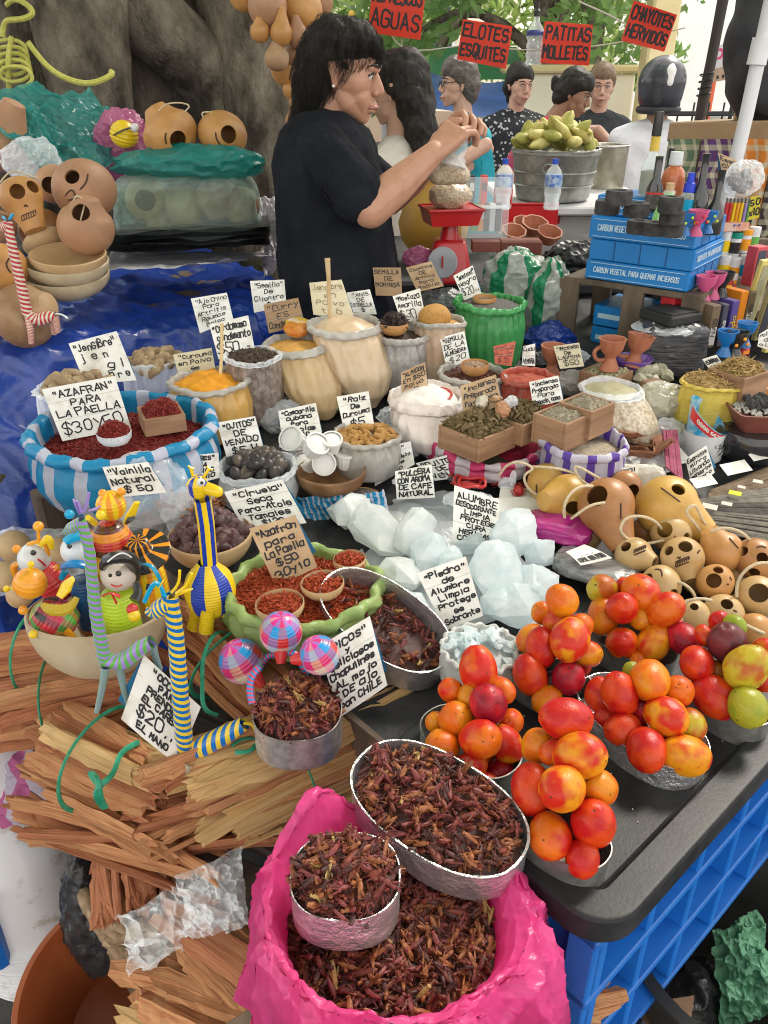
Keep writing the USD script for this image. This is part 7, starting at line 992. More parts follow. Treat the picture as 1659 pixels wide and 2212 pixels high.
coil=[(20+34*math.cos(k*.7)+.35*k,95+1.6*k+20*math.sin(k*.7),2.68-.0022*k)for k in range(48)]
solo('yellow_rope','yellow rope coiled and tied round the tree root','rope',cat_([tube(rp(coil,420),.0055,7),tube(rp([(60,90,2.62),(100,140,2.62),(150,172,2.6),(205,178,2.6),(236,165,2.62),(240,155,2.68)]),.008,7),tube(rp([(15,10,2.66),(50,5,2.62),(70,25,2.62),(40,42,2.62),(10,50,2.64),(5,80,2.64)]),.0075,7),tube(rp([(20,200,2.62),(18,130,2.6),(25,80,2.62)],30),.007,7)]),RO)
t=braided('red and white braided giraffe hanging over the left gourds',atY(70,690,1.72),[(-6,492),(8,490),(20,482)],[(16,478),(26,530),(42,600),(60,680)],[(60,680),(85,690),(105,684),(120,682)],[[(62,684,0),(66,712,-.01),(68,742,-.01)],[(58,690,.0),(54,702,.01),(52,722,.01)],[(118,682,0),(122,700,0),(124,718,0)],[(112,684,.01),(116,705,.01),(117,722,.01)]],(.42,.03,.05),(.6,.55,.42),(SC,SC),(9,11),(10,14,13,9),[[(14,476),(8,470),(4,466)]],[[(20,474),(24,468),(28,462)]]);part(t,'tail',tube(spline([A(118,678,t.base),A(134,680,t.base),A(146,688,t.base)],8),.002,5),SW)
# ================================================================ goods at the back right
CB=M('printed_blue_carton',(.008,.16,.46),(.012,.2,.54),s=6,rough=.34);CBL=M('pale_print',(.45,.62,.75),rough=.4);CBD=M('carton_slot',(.004,.05,.17),rough=.5)
Z0=1.065;Cc,Lc,Rc=at(1487,632,Z0),at(1266,600,Z0),at(1548,598,Z0);BX=nrm(Lc-Cc);LW=np.linalg.norm(Lc-Cc);BY=nrm(np.cross((0,0,1),BX))*-1;RW=.21;BY=BY if BY[1]>0 else-BY
def face_text(t,o,ux,uz,n,W,H,txt,pen,mat,bold=1):
 g_=poly_mesh(letter_poly([txt],W,H,pen,jit=.05,slant=.12,margin=.04,seed=3));part(t,'lettering',trimesh.Trimesh(o+np.outer(g_.vertices[:,0],ux)+np.outer(g_.vertices[:,1],uz)+n*.0012,g_.faces,process=False),mat,False)
def carton(lab,z,h,x0=0,x1=1,y0=0,y1=1,left=None,right=None,sh=0.):
 o=Cc+BX*LW*x0+BY*RW*y0;o=np.array([o[0],o[1],z])+BX*sh;W,D_=LW*(x1-x0),RW*(y1-y0);ctr=o+BX*W/2+BY*D_/2+(0,0,h/2);t=thing('charcoal_carton',lab,'box',ctr-(0,0,h/2));R=np.stack([BX,BY,[0,0,1]],1);part(t,'carton',cbox((W,D_,h),.002,ctr,R),CB,False)
 for side,txt,a0,ua,n,Wd in(('l',left,o+BX*W,-BX,-BY,W),('r',right,o,BY,-BX,D_)):
  if txt:
   for zz in(.12,.88):part(t,'print_line',cbox((Wd*.92,.0012,.0012),.0002,a0+ua*Wd/2+n*.0006+(0,0,h*zz),np.stack([ua,n,[0,0,1]],1)),CBL,False)
   face_text(t,a0+ua*Wd*.05+(0,0,h*.3),ua,np.array([0,0,1.]),n,Wd*.9,h*.42,txt,.0021,CBL)
  else:
   for k in range(1,4):part(t,'flap_slot',cbox((.002,.0016,h*.96),.0003,a0+ua*Wd*k/4+n*.0003+(0,0,h/2),np.stack([ua,n,[0,0,1]],1)),CBD,False)
 return t
TX='CARBON VEGETAL PARA QUEMAR INCIENSOS';carton('lowest blue charcoal carton of the stack on the wooden crate',Z0,.044,left=TX,sh=.004);carton('second blue charcoal carton with its print facing right',Z0+.0455,.046,right=TX);carton('third blue charcoal carton with print across its long side',Z0+.093,.05,left=TX,sh=.006);carton('small blue charcoal carton lying on top of the stack',Z0+.1445,.043,.45,1.0,.1,.75,left='CARBON VEGETAL PARA',sh=.004)
CT=Z0+.1445;CHA=M('charcoal',(.022,.022,.023),(.06,.06,.06),s=60,rough=.9,bump=.6,bs=150)
def puck(px,py,z,r,h,lab):p=at(px,py,z);R=r*mpp(p);solo('charcoal_disc',lab,'charcoal',rough_up(lathe([(0,0),(R*.93,0),(R,.003),(R,h-.003),(R*.93,h),(R*.5,h),(R*.42,h-.003),(0,h-.003)],30,p),.0012,120),CHA,smooth=40)
for a in[(1310,462,CT+.043,27,.026,'charcoal disc at the left on the small carton'),(1373,468,CT+.043,28,.026,'charcoal disc at the right on the small carton'),(1335,442,CT+.069,29,.026,'large charcoal disc on top of two discs'),(1378,504,CT,26,.026,'leftmost charcoal disc in front of the small carton'),(1410,508,CT,26,.026,'middle charcoal disc in front of the small carton'),(1447,510,CT,27,.027,'lowest charcoal disc of the stack of three'),(1449,484,CT+.027,26,.026,'middle charcoal disc of the stack of three'),(1446,460,CT+.053,26,.03,'topmost charcoal disc of the stack of three')]:puck(*a)
GLS=clear_plastic('clear_glass',(.85,.9,.88),.1,.55,.05,20,.03);DGL=M('dark_glass',(.012,.013,.014),rough=.08,coat=.6);CORK=M('cork',(.4,.26,.14),(.5,.35,.2),s=80,rough=.9)
Yb=atY(1420,440,1.98)[1]
bottle('bottle',[(0,0),(19,0),(20,4),(20,70),(15,88),(9,100),(9,130),(0,130)],1396,440,1.98,GLS,'tall clear glass bottle with gold neck label and dark cap',[('neck_label',[(9.4,104),(9.4,132)],M('gold_label',(.6,.42,.06),rough=.3)),('cap',[(0,178),(9.5,178),(10,135),(10,133)][::-1],DGL),('label',[(20.4,20),(20.4,66)],M('pale_glass_label',(.3,.32,.26)))])
bottle('bottle',[(0,0),(17,0),(17.5,3),(17.5,46),(8,66),(8,108),(0,109)],1408,455,1.92,DGL,'black bottle with red arc label behind the green bottle',[('label',[(17.9,6),(17.9,40)],M('black_label',(.02,.018,.016),(.12,.11,.1),s=60)),('label_arc',[(17.95,34),(17.9,38)],SR)])
bottle('bottle',[(0,0),(9,0),(9,60),(6,70),(6,110),(0,110)],1433,440,2.02,DGL,'slim dark bottle behind the orange bottle')
bottle('bottle',[(0,0),(23,0),(24,4),(24,62),(20,76),(12,84),(12,88),(0,88)],1444,450,1.95,M('orange_liquid',(.45,.12,.04),(.5,.15,.06),s=20,rough=.15,coat=.4),'orange plastic bottle with a white cap',[('cap',[(12.5,86),(14,88),(13,112),(0,113)],SW)])
bottle('bottle',[(0,0),(26,0),(28,4),(27,26),(19,46),(10,58),(9,72),(0,72)],1434,492,1.86,M('green_salts',(.12,.42,.08),(.3,.6,.2),s=60,rough=.12,coat=.6),'green round-shouldered corked bottle of green salts',[('collar',[(10,66),(12.5,69),(12.5,73),(10,76)],GLS),('cork',[(8.5,72),(9,90),(0,91)],CORK)])
bottle('spray_bottle',[(0,0),(14,0),(15,3),(15,36),(11,44),(0,44)],1480,462,1.9,GLS,'small clear spray bottle with a bright blue cap',[('label',[(15.3,6),(15.3,30)],SC),('cap',[(12,44),(12.5,46),(11,62),(8,64),(7,82),(0,83)],M('bright_blue_cap',(.01,.04,.5),rough=.3))])
for x,y,lab in((1503,470,'tall black bottle left of the other black bottle'),(1535,505,'black bottle with round shoulders and a leaning printed card')):bottle('bottle',[(0,0),(19,0),(20,4),(20,44),(8,70),(7.5,118),(8.5,120),(8.5,127),(0,127)],x,y,1.9,DGL,lab)
def goblet(lab,x,y,Y,k,mat,dots=None,ax=(0,0,1),hand=0):
 p=atY(x,y,Y);s=mpp(p)*k;t=thing('clay_goblet',lab,'goblet',p);part(t,'body',lathe([(0,0),(15*s,0),(15*s,3*s),(8*s,16*s),(8*s,22*s),(17*s,34*s),(20*s,48*s),(20.5*s,50*s),(18*s,50*s),(15*s,38*s),(0,34*s)],30,p,ax),mat,40)
 if dots:part(t,'painted_dots',cat_([ell(p+(19.2*s*math.sin(a),-19.2*s*math.cos(a),40*s-12*s*(i%2)),(3.5*s,2*s,3.5*s),1)for i,a in enumerate((-1.1,-.4,.3,1.0))]),dots)
 if hand:part(t,'handle',tube(spline([p+(17*s,-6*s,44*s),p+(28*s,-8*s,34*s),p+(18*s,-8*s,22*s)],12),3.5*s,8),mat)
 return t
GB,GP,GK=M('blue_glaze',(.01,.13,.38),rough=.25,coat=.4),M('pink_glaze',(.5,.08,.2),rough=.35),M('black_glaze',(.012,.012,.013),rough=.15,coat=.5)
for a in[('blue painted goblet at the corner of the charcoal stack',1478,508,1.80,.95,GB,SL),('pink painted goblet between two blue ones on the cartons',1501,509,1.80,1.05,GP,SR),('blue painted goblet right of the pink one on the cartons',1526,503,1.82,.9,GB,SL),('pink clay goblet standing on the incense packs',1517,652,1.86,1.1,GP,None),('second pink clay goblet behind the first on the incense packs',1537,645,1.89,1.1,GP,None),('shiny black goblet behind the pink ones',1556,640,1.9,1.05,GK,None),('blue glazed goblet in front of the incense packs',1563,768,1.72,1.1,GB,None),('black glazed goblet leaning between the blue ones',1585,772,1.72,1.15,GK,SO),('blue glazed goblet right of the black one',1605,748,1.76,1.05,GB,None)]:goblet(*a)
Rb=np.stack([BX,BY,[0,0,1]],1);t=thing('wooden_crate','dark wooden crate carrying the stack of blue cartons','crate',Cc-(0,0,.2));cb=lambda a,b,z,sx,sy,sz,n:part(t,n,cbox((sx,sy,sz),.002,Cc+BX*a*LW+BY*b*RW+(0,0,z),Rb),WD,False)
for a in(-.06,.5,1.16):cb(a,-.0,-.1,.05,.014,.185,'post');cb(a,1.0,-.1,.05,.014,.185,'post')
for z in(-.009,-.188):cb(.55,.5,z,LW*1.35,RW*1.05,.014,'board')
for k in range(2):t2=thing('charcoal_carton',('blue carton lying inside the wooden crate','upper blue carton inside the wooden crate')[k],'box',Cc-(0,0,.17));part(t2,'carton',cbox((LW*.9,RW*.7,.05),.002,Cc+BX*LW*.5+BY*RW*.55+(0,0,-.15+.054*k),Rb),CB,False);part(t2,'print_line',cbox((LW*.8,.001,.012),.0002,Cc+BX*LW*.5+BY*RW*.197+(0,0,-.15+.054*k),Rb),CBL,False)
q=atY(1600,600,2.05);t=thing('side_shelf','wooden shelf under the jars and lighters','shelf',(q[0]+.12,q[1],.9));part(t,'board',cbox((.5,.3,.02),.003,(q[0]+.17,q[1]+.05,.985)),WD,False);part(t,'back_board',cbox((.5,.02,.12),.003,(q[0]+.17,q[1]+.21,1.05)),WD,False)
for i in range(3):part(t,'leg',cbox((.03,.03,.97),.003,(q[0]-.05+.22*i,q[1]+.1,.487)),WD,False)
def pack(lab,x,y,Y,w,h,d,mat,rot=.5,txt=None,tm=None,name='incense_pack',cat='box',pen=.0018,vert=False,panel=None,lean=0.):
 p=atY(x,y,Y);s=mpp(p);W,H=w*s,h*s;R=rz(rot);
 if lean:R=R@np.array([[1,0,0],[0,math.cos(lean),math.sin(lean)],[0,-math.sin(lean),math.cos(lean)]])
 t=thing(name,lab,cat,p);c_=p+R@np.array([0,d/2,H/2]);part(t,'carton',cbox((W,d,H),.0015,c_,R),mat,False);ux,uz,n=R@np.array([1.,0,0]),R@np.array([0,0,1.]),R@np.array([0,-1.,0]);o=p-ux*W/2
 if panel:part(t,'printed_panel',cbox((W*.74,.0012,H*panel[1]),.0003,p+uz*H*panel[2]+n*.0005,R),panel[0],False)
 if txt:
  if vert:face_text(t,o+ux*W*.9+uz*H*.1+n*.001,uz,-ux,n,H*.75,W*.8,txt,pen,tm or SW)
  else:face_text(t,o+uz*H*.55+n*.001,ux,uz,n,W,H*.3,txt,pen,tm or SW)
 return t
PBR,PDK,PPU,POR,PRD=M('brown_pack',(.12,.085,.05),rough=.4),M('slate_pack',(.04,.04,.06),rough=.4),M('violet_pack',(.07,.05,.22),rough=.4),M('orange_pack',(.62,.2,.01),rough=.4),M('red_pack',(.45,.02,.03),rough=.4);PWH=M('white_print',(.62,.6,.55),rough=.5);PGR=M('green_pack',(.0,.22,.16),rough=.45)
for a,k in[(('brown incense pack with a round emblem nearest the resin block',1533,752,1.80,24,92,.05,PBR),{'txt':'NAG','vert':True,'tm':INK,'panel':(PWH,.42,.28)}),(('slate incense pack right of the brown one',1553,748,1.83,16,90,.05,PDK),{'txt':'NAG','vert':True}),(('violet incense pack with yellow print',1573,742,1.86,20,92,.05,PPU),{'txt':'spa','vert':True,'tm':SY,'panel':(SY,.03,.5)}),(('orange incense pack between violet and brown packs',1592,722,1.89,22,92,.05,POR),{'panel':(M('peach_print',(.6,.36,.22)),.3,.2)}),(('brown incense pack beside the yellow frame',1610,716,1.91,22,84,.05,PBR),{'txt':'NAG','vert':True,'tm':INK,'panel':(PWH,.42,.28)}),(('red packet lying at the left of the goblets',1462,668,1.86,26,26,.04,PRD),{}),(('red packet beside the green card',1482,672,1.86,26,28,.04,PRD),{}),(('green card beside the red packets',1502,668,1.84,24,26,.003,PGR),{'name':'green_card','cat':'card'}),(('dark box with yellow label behind the black goblet',1570,640,1.95,22,42,.05,PRD),{'panel':(SY,.4,.35)}),(('small red and orange packet by the blue goblet',1610,768,1.76,26,14,.03,PRD),{'panel':(SO,.5,.5)}),(('red clay frame box at the right border',1632,618,1.98,34,82,.03,M('pink_red_frame',(.5,.06,.08))),{'name':'picture_frame','cat':'frame','panel':(PDK,.8,.5)}),(('yellow framed print leaning behind the packs',1612,712,1.94,34,150,.012,M('yellow_frame',(.62,.52,.16))),{'name':'picture_frame','cat':'frame','panel':(M('olive_print',(.25,.24,.13),(.4,.38,.25),s=30),.86,.5),'lean':-.12}),(('dark framed print right of the yellow one',1640,735,1.9,32,130,.012,M('khaki_frame',(.3,.27,.13))),{'name':'picture_frame','cat':'frame','panel':(PDK,.86,.5),'lean':-.1}),(('tall yellow framed print cut by the right border',1668,760,1.84,46,170,.012,M('yellow_frame',(.62,.52,.16))),{'name':'picture_frame','cat':'frame','panel':(PDK,.86,.5),'lean':-.1})]:pack(*a,**k)
def jarp(lab,x,y,Y,w,h,mat,lid,panel=None,txt=None):
 p=atY(x,y,Y);s=mpp(p);r=w*s/2;t=thing('cream_jar',lab,'jar',p);part(t,'body',lathe([(0,0),(r*.95,0),(r,.003),(r,h*s*.74),(r*.92,h*s*.78),(0,h*s*.78)],26,p),mat,40);part(t,'lid',lathe([(r*1.02,h*s*.76),(r*1.04,h*s*.78),(r*1.04,h*s*.98),(r*.95,h*s),(0,h*s)],26,p),lid,40)
 if panel:part(t,'label',lathe([(r*1.01,h*s*.12),(r*1.01,h*s*.6)],26,p),panel)
for i,(x,y,m_,lid,pn)in enumerate([(1560,548,SW,SW,SY),(1583,552,SW,PGR,GK),(1605,545,SW,SO,SO),(1622,540,SW,SW,SG),(1558,600,SW,SW,SY),(1580,605,SW,SW,SO),(1603,600,SW,SW,SC),(1572,640,SO,SW,SR)]):jarp(('cream jar with a yellow label at the upper left','white jar with a dark leaf label and green lid','jar with an orange label in the upper row','jar with a green label at the upper right','jar with a yellow label in the lower row','jar with an orange label in the lower row','jar with a sea-blue label in the lower row','orange jar lowest behind the goblets')[i],x,y,2.06-.0006*(y-540),24,48,m_,lid,pn)
t=pack('orange and white display box of coloured lighters',1588,500,2.04,66,18,.06,M('display_print',(.55,.22,.12),(.6,.5,.45),s=25),.25,'8 - Z',name='display_box',tm=SB)
for i,c_ in enumerate((SR,SR,SY,SO,SY,SP_,SG,SK)):p=atY(1562+8*i,486,2.06);tt=thing('lighter',f'{("red", "second red", "yellow", "orange", "second yellow", "purple", "green", "black")[i]} lighter in the display box','lighter',p);part(tt,'body',cbox((.007,.012,.052),.002,p+(0,0,.026)),c_,False);part(tt,'metal_top',cbox((.006,.01,.01),.001,p+(0,0,.057)),ALU,False)
CARD['yl']=M('yellow_card',(.62,.52,.03),rough=.5)
sign([(1622,425),(1643,423),(1640,470),(1615,476)],0,[('50',1.),('x10',1.2)],'yl','yellow price card x10 beside the lighters',tilt=.05,back=0,Y=2.0,pen=.003,folds=0)
sign([(1551,330),(1590,345),(1610,405),(1563,395)],0,['Esen','cias','de','Amor'],'k','kraft folded card behind the black bottles',tilt=.1,Y=2.15,pen=.0022,yaw=.3)
blob('clear plastic bag of dark pods behind the lighters',1605,385,0,.05,CLEARW,21,'pod_bag',sq=(1,.7,.9),amp=.2,Y=2.12);p=atY(1600,395,2.14);solo('dark_pods','dark brown pods in the clear bag behind the lighters','spice',pebbles([p+g.normal(size=3)*.014 for _ in range(16)],.012,4,1),M('clove_brown',(.03,.014,.01)),kind='stuff')
q0_,q1_=atY(1440,300,3.0),atY(1720,300,2.7);u=nrm(q1_-q0_);KR=M('cardboard',(.3,.19,.1),(.36,.24,.14),s=8,rough=.8);t=thing('cardboard_stall','cardboard topped side stall behind the patterned textiles','stall',((q0_+q1_)/2)*(1,1,0));mid=q0_+u*.37;Rq=np.stack([u,np.cross((0,0,1),u),[0,0,1]],1)
part(t,'board',cbox((.75,.3,.06),.004,mid+Rq@np.array([0,.16,.02]),Rq),KR,False);part(t,'front',cbox((.75,.02,1.2),.004,mid+Rq@np.array([0,.03,-.62]),Rq),KR,False);part(t,'side',cbox((.02,.25,1.2),.004,mid+Rq@np.array([-.36,.16,-.62]),Rq),KR,False)
for i in range(3):part(t,'wood_block',cbox((.06,.06,.12),.004,mid+Rq@np.array([-.2+.14*i,.2,.11]),Rq@rz(i)),bowl_mats['t'],False)
for i,(c1,c2)in enumerate([((.1,.17,.1),(.55,.5,.36)),((.09,.03,.12),(.55,.5,.36)),((.65,.2,.02),(.55,.5,.36)),((.04,.025,.03),(.5,.45,.33)),((.12,.09,.1),(.5,.45,.33)),((.0,.16,.26),(.55,.5,.36))]):
 x=-.36+.12*i+.06;o=mid+Rq@np.array([x,-.012,-.0]);U,V=np.meshgrid(np.linspace(-.058,.058,12),np.linspace(0,-.42,30));P=o+U[...,None]*u+V[...,None]*np.array([0,0,1.])+((.006*np.sin(U*70+i)*(1-V*2))[...,None]*Rq[:,1])+(U*0)[...,None]
 solo('woven_textile',f'{("green diamond", "purple zigzag", "orange", "dark brown", "grey-brown", "teal flower")[i]} patterned strip of cloth hung on the cardboard stall','textile',sheet(P),plaid(f'textile_{i}',[c1,c1,c2],[c1,c2,c1,c1,c2],3,5,.5,rough=.9),smooth=True,uv=[(a+.35*abs((b*4)%1-.5),b)for b in np.linspace(0,1,30)for a in np.linspace(0,1,12)])
SRD=M('scale_red_paint',(.4,.008,.012),(.46,.015,.02),s=10,rough=.32,coat=.3);p=at(968,606,1.0);s=mpp(p);t=thing('kitchen_scale','red metal weighing scale with a square pan','scale',p);o=p
part(t,'body',hullchain([[(o+np.array([x,y,z])*1.,.012)for x,y,z in((-.05,-.05,.012),(.05,-.05,.012),(-.05,.05,.012),(.05,.05,.012),(-.032,-.03,.1),(.032,-.03,.1),(-.032,.03,.1),(.032,.03,.1))]],12,.02,1),SRD,40);part(t,'dial',lathe([(0,0),(.038,0),(.04,.004),(.036,.005),(0,.004)],36,o+(-.02,-.056,.06),(-.25,-1,.15)),M('dial_grey',(.3,.3,.33),rough=.15),40);part(t,'needle',cbox((.004,.003,.03),.0005,o+(-.022,-.063,.062)),SRD,False)
part(t,'neck',tube([o+(0,0,.1),o+(0,0,.15)],[.03,.02],14),SRD);pr_=np.array([(-.062,-.05,.15),(.062,-.05,.15),(.062,.05,.15),(-.062,.05,.15),(-.072,-.06,.19),(.072,-.06,.19),(.072,.06,.19),(-.072,.06,.19)]);part(t,'pan',trimesh.convex.convex_hull(o+pr_@rz(.2).T),SRD,False);part(t,'pan_lip',tube(o+np.array([(-.073,-.061,.19),(.073,-.061,.19),(.073,.061,.19),(-.073,.061,.19)])@rz(.2).T,.004,6,True),SRD);pan=o+(0,0,.19)
GRAIN=M('grain_film',(.36,.27,.17),(.56,.46,.34),s=220,rough=.22,bump=.15,bs=60,coat=.5,lo=.42,hi=.58);h0=atY(1003,282,2.04);bgc=atY(972,368,2.05);t=thing('grain_bag','small clear bag of grain held up by the vendor','bag',bgc-(0,0,.05));part(t,'filled_bottom',rough_up(hullchain([[(bgc+(-.03,0,-.012),.02),(bgc+(.03,0,-.012),.02),(bgc+(0,0,.012),.028)]],16,.006,3),.0015,60),GRAIN,True);part(t,'film',rough_up(tube(spline([bgc+(0,0,.008),bgc+(.01,0,.04),h0+(-.008,0,-.03),h0],16),np.linspace(.04,.007,16),24),.005,50),CLEARW,True)
blob('clear bag of pale grain lying on the red scale pan',972,421,0,.05,GRAIN,6,'grain_bag',sq=(1.15,1,.72),amp=.08,Y=pan[1],cr=.05)
pg=at(900,590,1.0);GPT=M('ochre_gourd',(.4,.22,.03),(.5,.29,.05),s=6,rough=.45);t=thing('ochre_pot','big ochre gourd pot behind the vendor and the scale','pot',pg+(.02,.25,0));part(t,'body',lathe([(0,0),(.06,.0),(.1,.05),(.11,.1),(.09,.16),(.05,.2),(.045,.22),(.05,.24),(.04,.24),(.03,.2),(0,.19)],40,pg+(.06,.25,0)),GPT,40);part(t,'lip',tube(np.array([pg+(.06+.047*math.cos(a),.25+.047*math.sin(a),.24)for a in np.linspace(0,6.283,24)[:-1]]),.005,6,True),GPT)
zb=1.0;t=thing('back_table','back table behind the scale covered in dark cloth','table',(.75,2.75,0));part(t,'table_top',cbox((1.5,.8,.04),.01,(.75,2.72,.96)),M('black_cloth',(.02,.02,.023),(.05,.05,.055),s=9,rough=.7,bump=.4),False)
for x in(.1,1.4):
 for y in(2.4,3.05):part(t,'leg',cbox((.05,.05,.94),.004,(x,y,.47)),WD,False)
rt=at(1145,500,1.0);t=thing('red_tray','red painted tray wall behind the clay molcajetes','tray',rt);part(t,'wall',cbox((.2,.012,.085),.003,rt+(0,.03,.045)),SRD,False);part(t,'base',cbox((.2,.12,.01),.003,rt+(0,-.02,.005)),SRD,False);part(t,'rim',cbox((.206,.018,.006),.002,rt+(0,.03,.09)),SRD,False)
TER=M('terracotta',(.3,.1,.05),(.38,.14,.075),s=25,rough=.6,bump=.15);DTE=M('dark_terracotta',(.14,.04,.03),(.19,.06,.04),s=25,rough=.5)
for i,(x,y,w)in enumerate([(1105,520,26),(1150,505,28),(1182,522,26),(1128,500,24)]):p=at(x,y,1.02);r=w*mpp(p);solo('clay_dish',('scalloped clay dish at the left of the group','scalloped clay dish standing highest of the group','scalloped clay dish at the right of the group','clay dish behind the scalloped ones')[i],'dish',lathe([(0,0),(r*.6,0),(r,r*.8),(r*1.04,r),(r*.92,r),(r*.5,r*.25),(0,r*.2)],36,p,(.1,-.45,1),lambda u_,th:1+.06*np.cos(8*th)*u_),TER,smooth=50)
p=at(1120,560,1.0);t=thing('clay_box','dark red clay box with a spiral ornament','box',p);part(t,'wall',cbox((.13,.06,.06),.006,p+(0,0,.03)),DTE,False);part(t,'spiral',tube([p+(-.028+a*.0016*math.cos(a),-.0315,.032+a*.0016*math.sin(a))for a in np.linspace(.3,12,60)],.0012,5),TER);pack('long dark clay slab left of the spiral box',1050,545,2.3,60,22,.05,DTE,0,name='clay_slab')
for i,(x,c_)in enumerate(((1025,SG),(1038,SO),(1050,GK),(1062,SW),(1075,GK),(1018,SK),(1045,SR))):pack(('green','orange','black','white','second black','slim dark','red')[i]+' printed packet in the clear rack behind the scale',x,500 if i<5 else 440,2.42,13,56,.03,c_,.1,panel=(PWH if i%2 else PDK,.3,.6),name='packet')
p=atY(1040,430,2.4);t=thing('clear_rack','clear plastic rack holding small printed packets','rack',p-(0,0,.12));part(t,'panel',cbox((.13,.004,.16),.001,p+(.01,-.03,-.02)),CLEAR,False);part(t,'shelf',cbox((.13,.06,.004),.001,p+(.01,0,-.02)),CLEARW,False)
for x,lab in((1085,'water bottle with a blue label beside the red packets'),(1190,'small clear water bottle with a blue label before the metal tub')):bottle('water_bottle',[(0,0),(15,0),(17,4),(15,18),(18,34),(17,52),(18,66),(14,78),(6,88),(6,96),(0,96)],x,452,2.75,PET,lab,[('label',[(18.3,46),(18.6,50),(18.6,66),(18.3,70)],M('label_blue',(.02,.12,.5),(.5,.6,.7),s=60)),('cap',[(6.4,90),(6.6,100),(0,100)],BLUECAP),('water',[(0,1),(14,2),(15.5,5),(13.6,18),(15.5,30),(0,30)],PET)])
bottle('syrup_bottle',[(0,0),(18,0),(20,6),(20,70),(10,84),(0,84)],1085,450,2.82,M('milky_bottle',(.55,.4,.3)),'milky bottle with red label behind the water bottle',[('label',[(20.4,8),(20.4,40)],SR)])
GAL=M('galvanised',(.2,.21,.19),(.34,.35,.32),s=22,rough=.4,metal=.85,bump=.1);Yt=3.5;p=atY(1192,428,Yt);s=mpp(p);t=thing('galvanised_tub','galvanised metal tub heaped with tamales','tub',p);part(t,'wall',lathe([(0,0),(74*s,0),(78*s,6*s),(90*s,88*s),(93*s,91*s),(93*s,95*s),(89*s,95*s),(86*s,86*s),(0,70*s)],60,p),GAL,40)
for z in(30,56):part(t,'rib',tube(np.array([p+((79+.135*z)*s*math.cos(a),(79+.135*z)*s*math.sin(a),z*s)for a in np.linspace(0,6.283,50)[:-1]]),.0035,6,True),GAL)
part(t,'handle_ring',tube(np.array([p+(-30*s+11*s*math.cos(a),-88*s,66*s+9*s*math.sin(a))for a in np.linspace(0,6.283,20)[:-1]]),.0035,6,True),GAL);part(t,'foil_lining',rough_up(lathe([(84*s,84*s),(92*s,96*s),(94*s,99*s),(88*s,100*s)],60,p),.006,40),FOIL,40)
TAM=[M('corn_husk_yellow',(.42,.36,.08),(.56,.5,.17),s=30,rough=.6,bump=.5,bs=80),M('corn_husk_green',(.33,.33,.06),(.46,.45,.12),s=30,rough=.6,bump=.5,bs=80)];g=np.random.default_rng(4);top=p+(0,0,98*s)
for i in range(34):
 a,r=g.uniform(0,6.28),math.sqrt(g.uniform(0,1))*72*s;c_=top+(r*math.cos(a),r*math.sin(a),(1-(r/(80*s))**2)*46*s+g.uniform(-.01,.01));d=nrm(g.normal(size=3)*(1,.8,.5));L=.062;m=rough_up(tube(spline([c_-d*L,c_,c_+d*L*.9],9),np.array([.006,.02,.026,.028,.028,.026,.02,.012,.005]),10,flat=.75),.004,50,i)
 solo('tamal',('tamal wrapped in yellow corn husk heaped on the metal tub'),'tamal',m,TAM[i%2],'tamales heaped on the galvanised tub',smooth=40)
p2=atY(1300,420,3.9);s=mpp(p2);t=thing('steel_pot','tall steel pot behind the galvanised tub','pot',p2);part(t,'wall',lathe([(0,0),(40*s,0),(42*s,4*s),(44*s,96*s),(46*s,98*s),(43*s,98*s),(41*s,90*s),(0,80*s)],44,p2),M('steel',(.3,.28,.2),(.45,.43,.36),s=20,rough=.3,metal=.9),40);part(t,'rim',tube(np.array([p2+(46*s*math.cos(a),46*s*math.sin(a),98*s)for a in np.linspace(0,6.283,40)[:-1]]),.004,6,True),FOIL)
p3=atY(1225,440,3.45);t=thing('food_cart','grey-white metal food cart under the tub and pot','cart',(p3[0],p3[1]+.1,0));zc=p[2]-.004;part(t,'top',cbox((.62,.85,.03),.006,(p3[0]+.05,p3[1]+.25,zc-.016)),WPOLE,False);part(t,'body',cbox((.5,.7,zc-.15),.01,(p3[0]+.06,p3[1]+.27,(zc-.03)/2+.05)),M('white_enamel',(.55,.56,.55),(.62,.63,.62),s=5,rough=.35),False);part(t,'red_emblem',cbox((.16,.004,.05),.002,(p3[0]-.12,p3[1]-.085,zc-.05)),SR,False)
GWS=striped('green_white_film',(.02,.26,.12),(.48,.5,.47),5,.42,'x',.3,.35,.5,30);
def filmbag(lab,px,py,Y,r,mat,seed,sq,name='striped_bag'):
 n_,k_=110,80;th=np.linspace(0,2*np.pi,n_+1);ph=np.linspace(.03,3.1,k_);d=np.stack([np.outer(np.sin(ph),np.cos(th)),np.outer(np.sin(ph),np.sin(th)),np.repeat(-np.cos(ph)[:,None],n_+1,1)],-1);f=meshkit.fbm(d*2+seed,3,seed)-.5;rd=abs(meshkit.fbm(d*4+seed,3,seed+3)-.5);P=atY(px,py,Y)+d*(1+.5*f-.1*rd)[...,None]*np.array(sq)*r;P[:,-1]=P[:,0];P=gcrease(P,r*.12,r*.7,seed)
 return solo(name,lab,'bag',sheet(P),mat,smooth=True,uv=[(a/6.283,b/3.14)for b in ph for a in th])
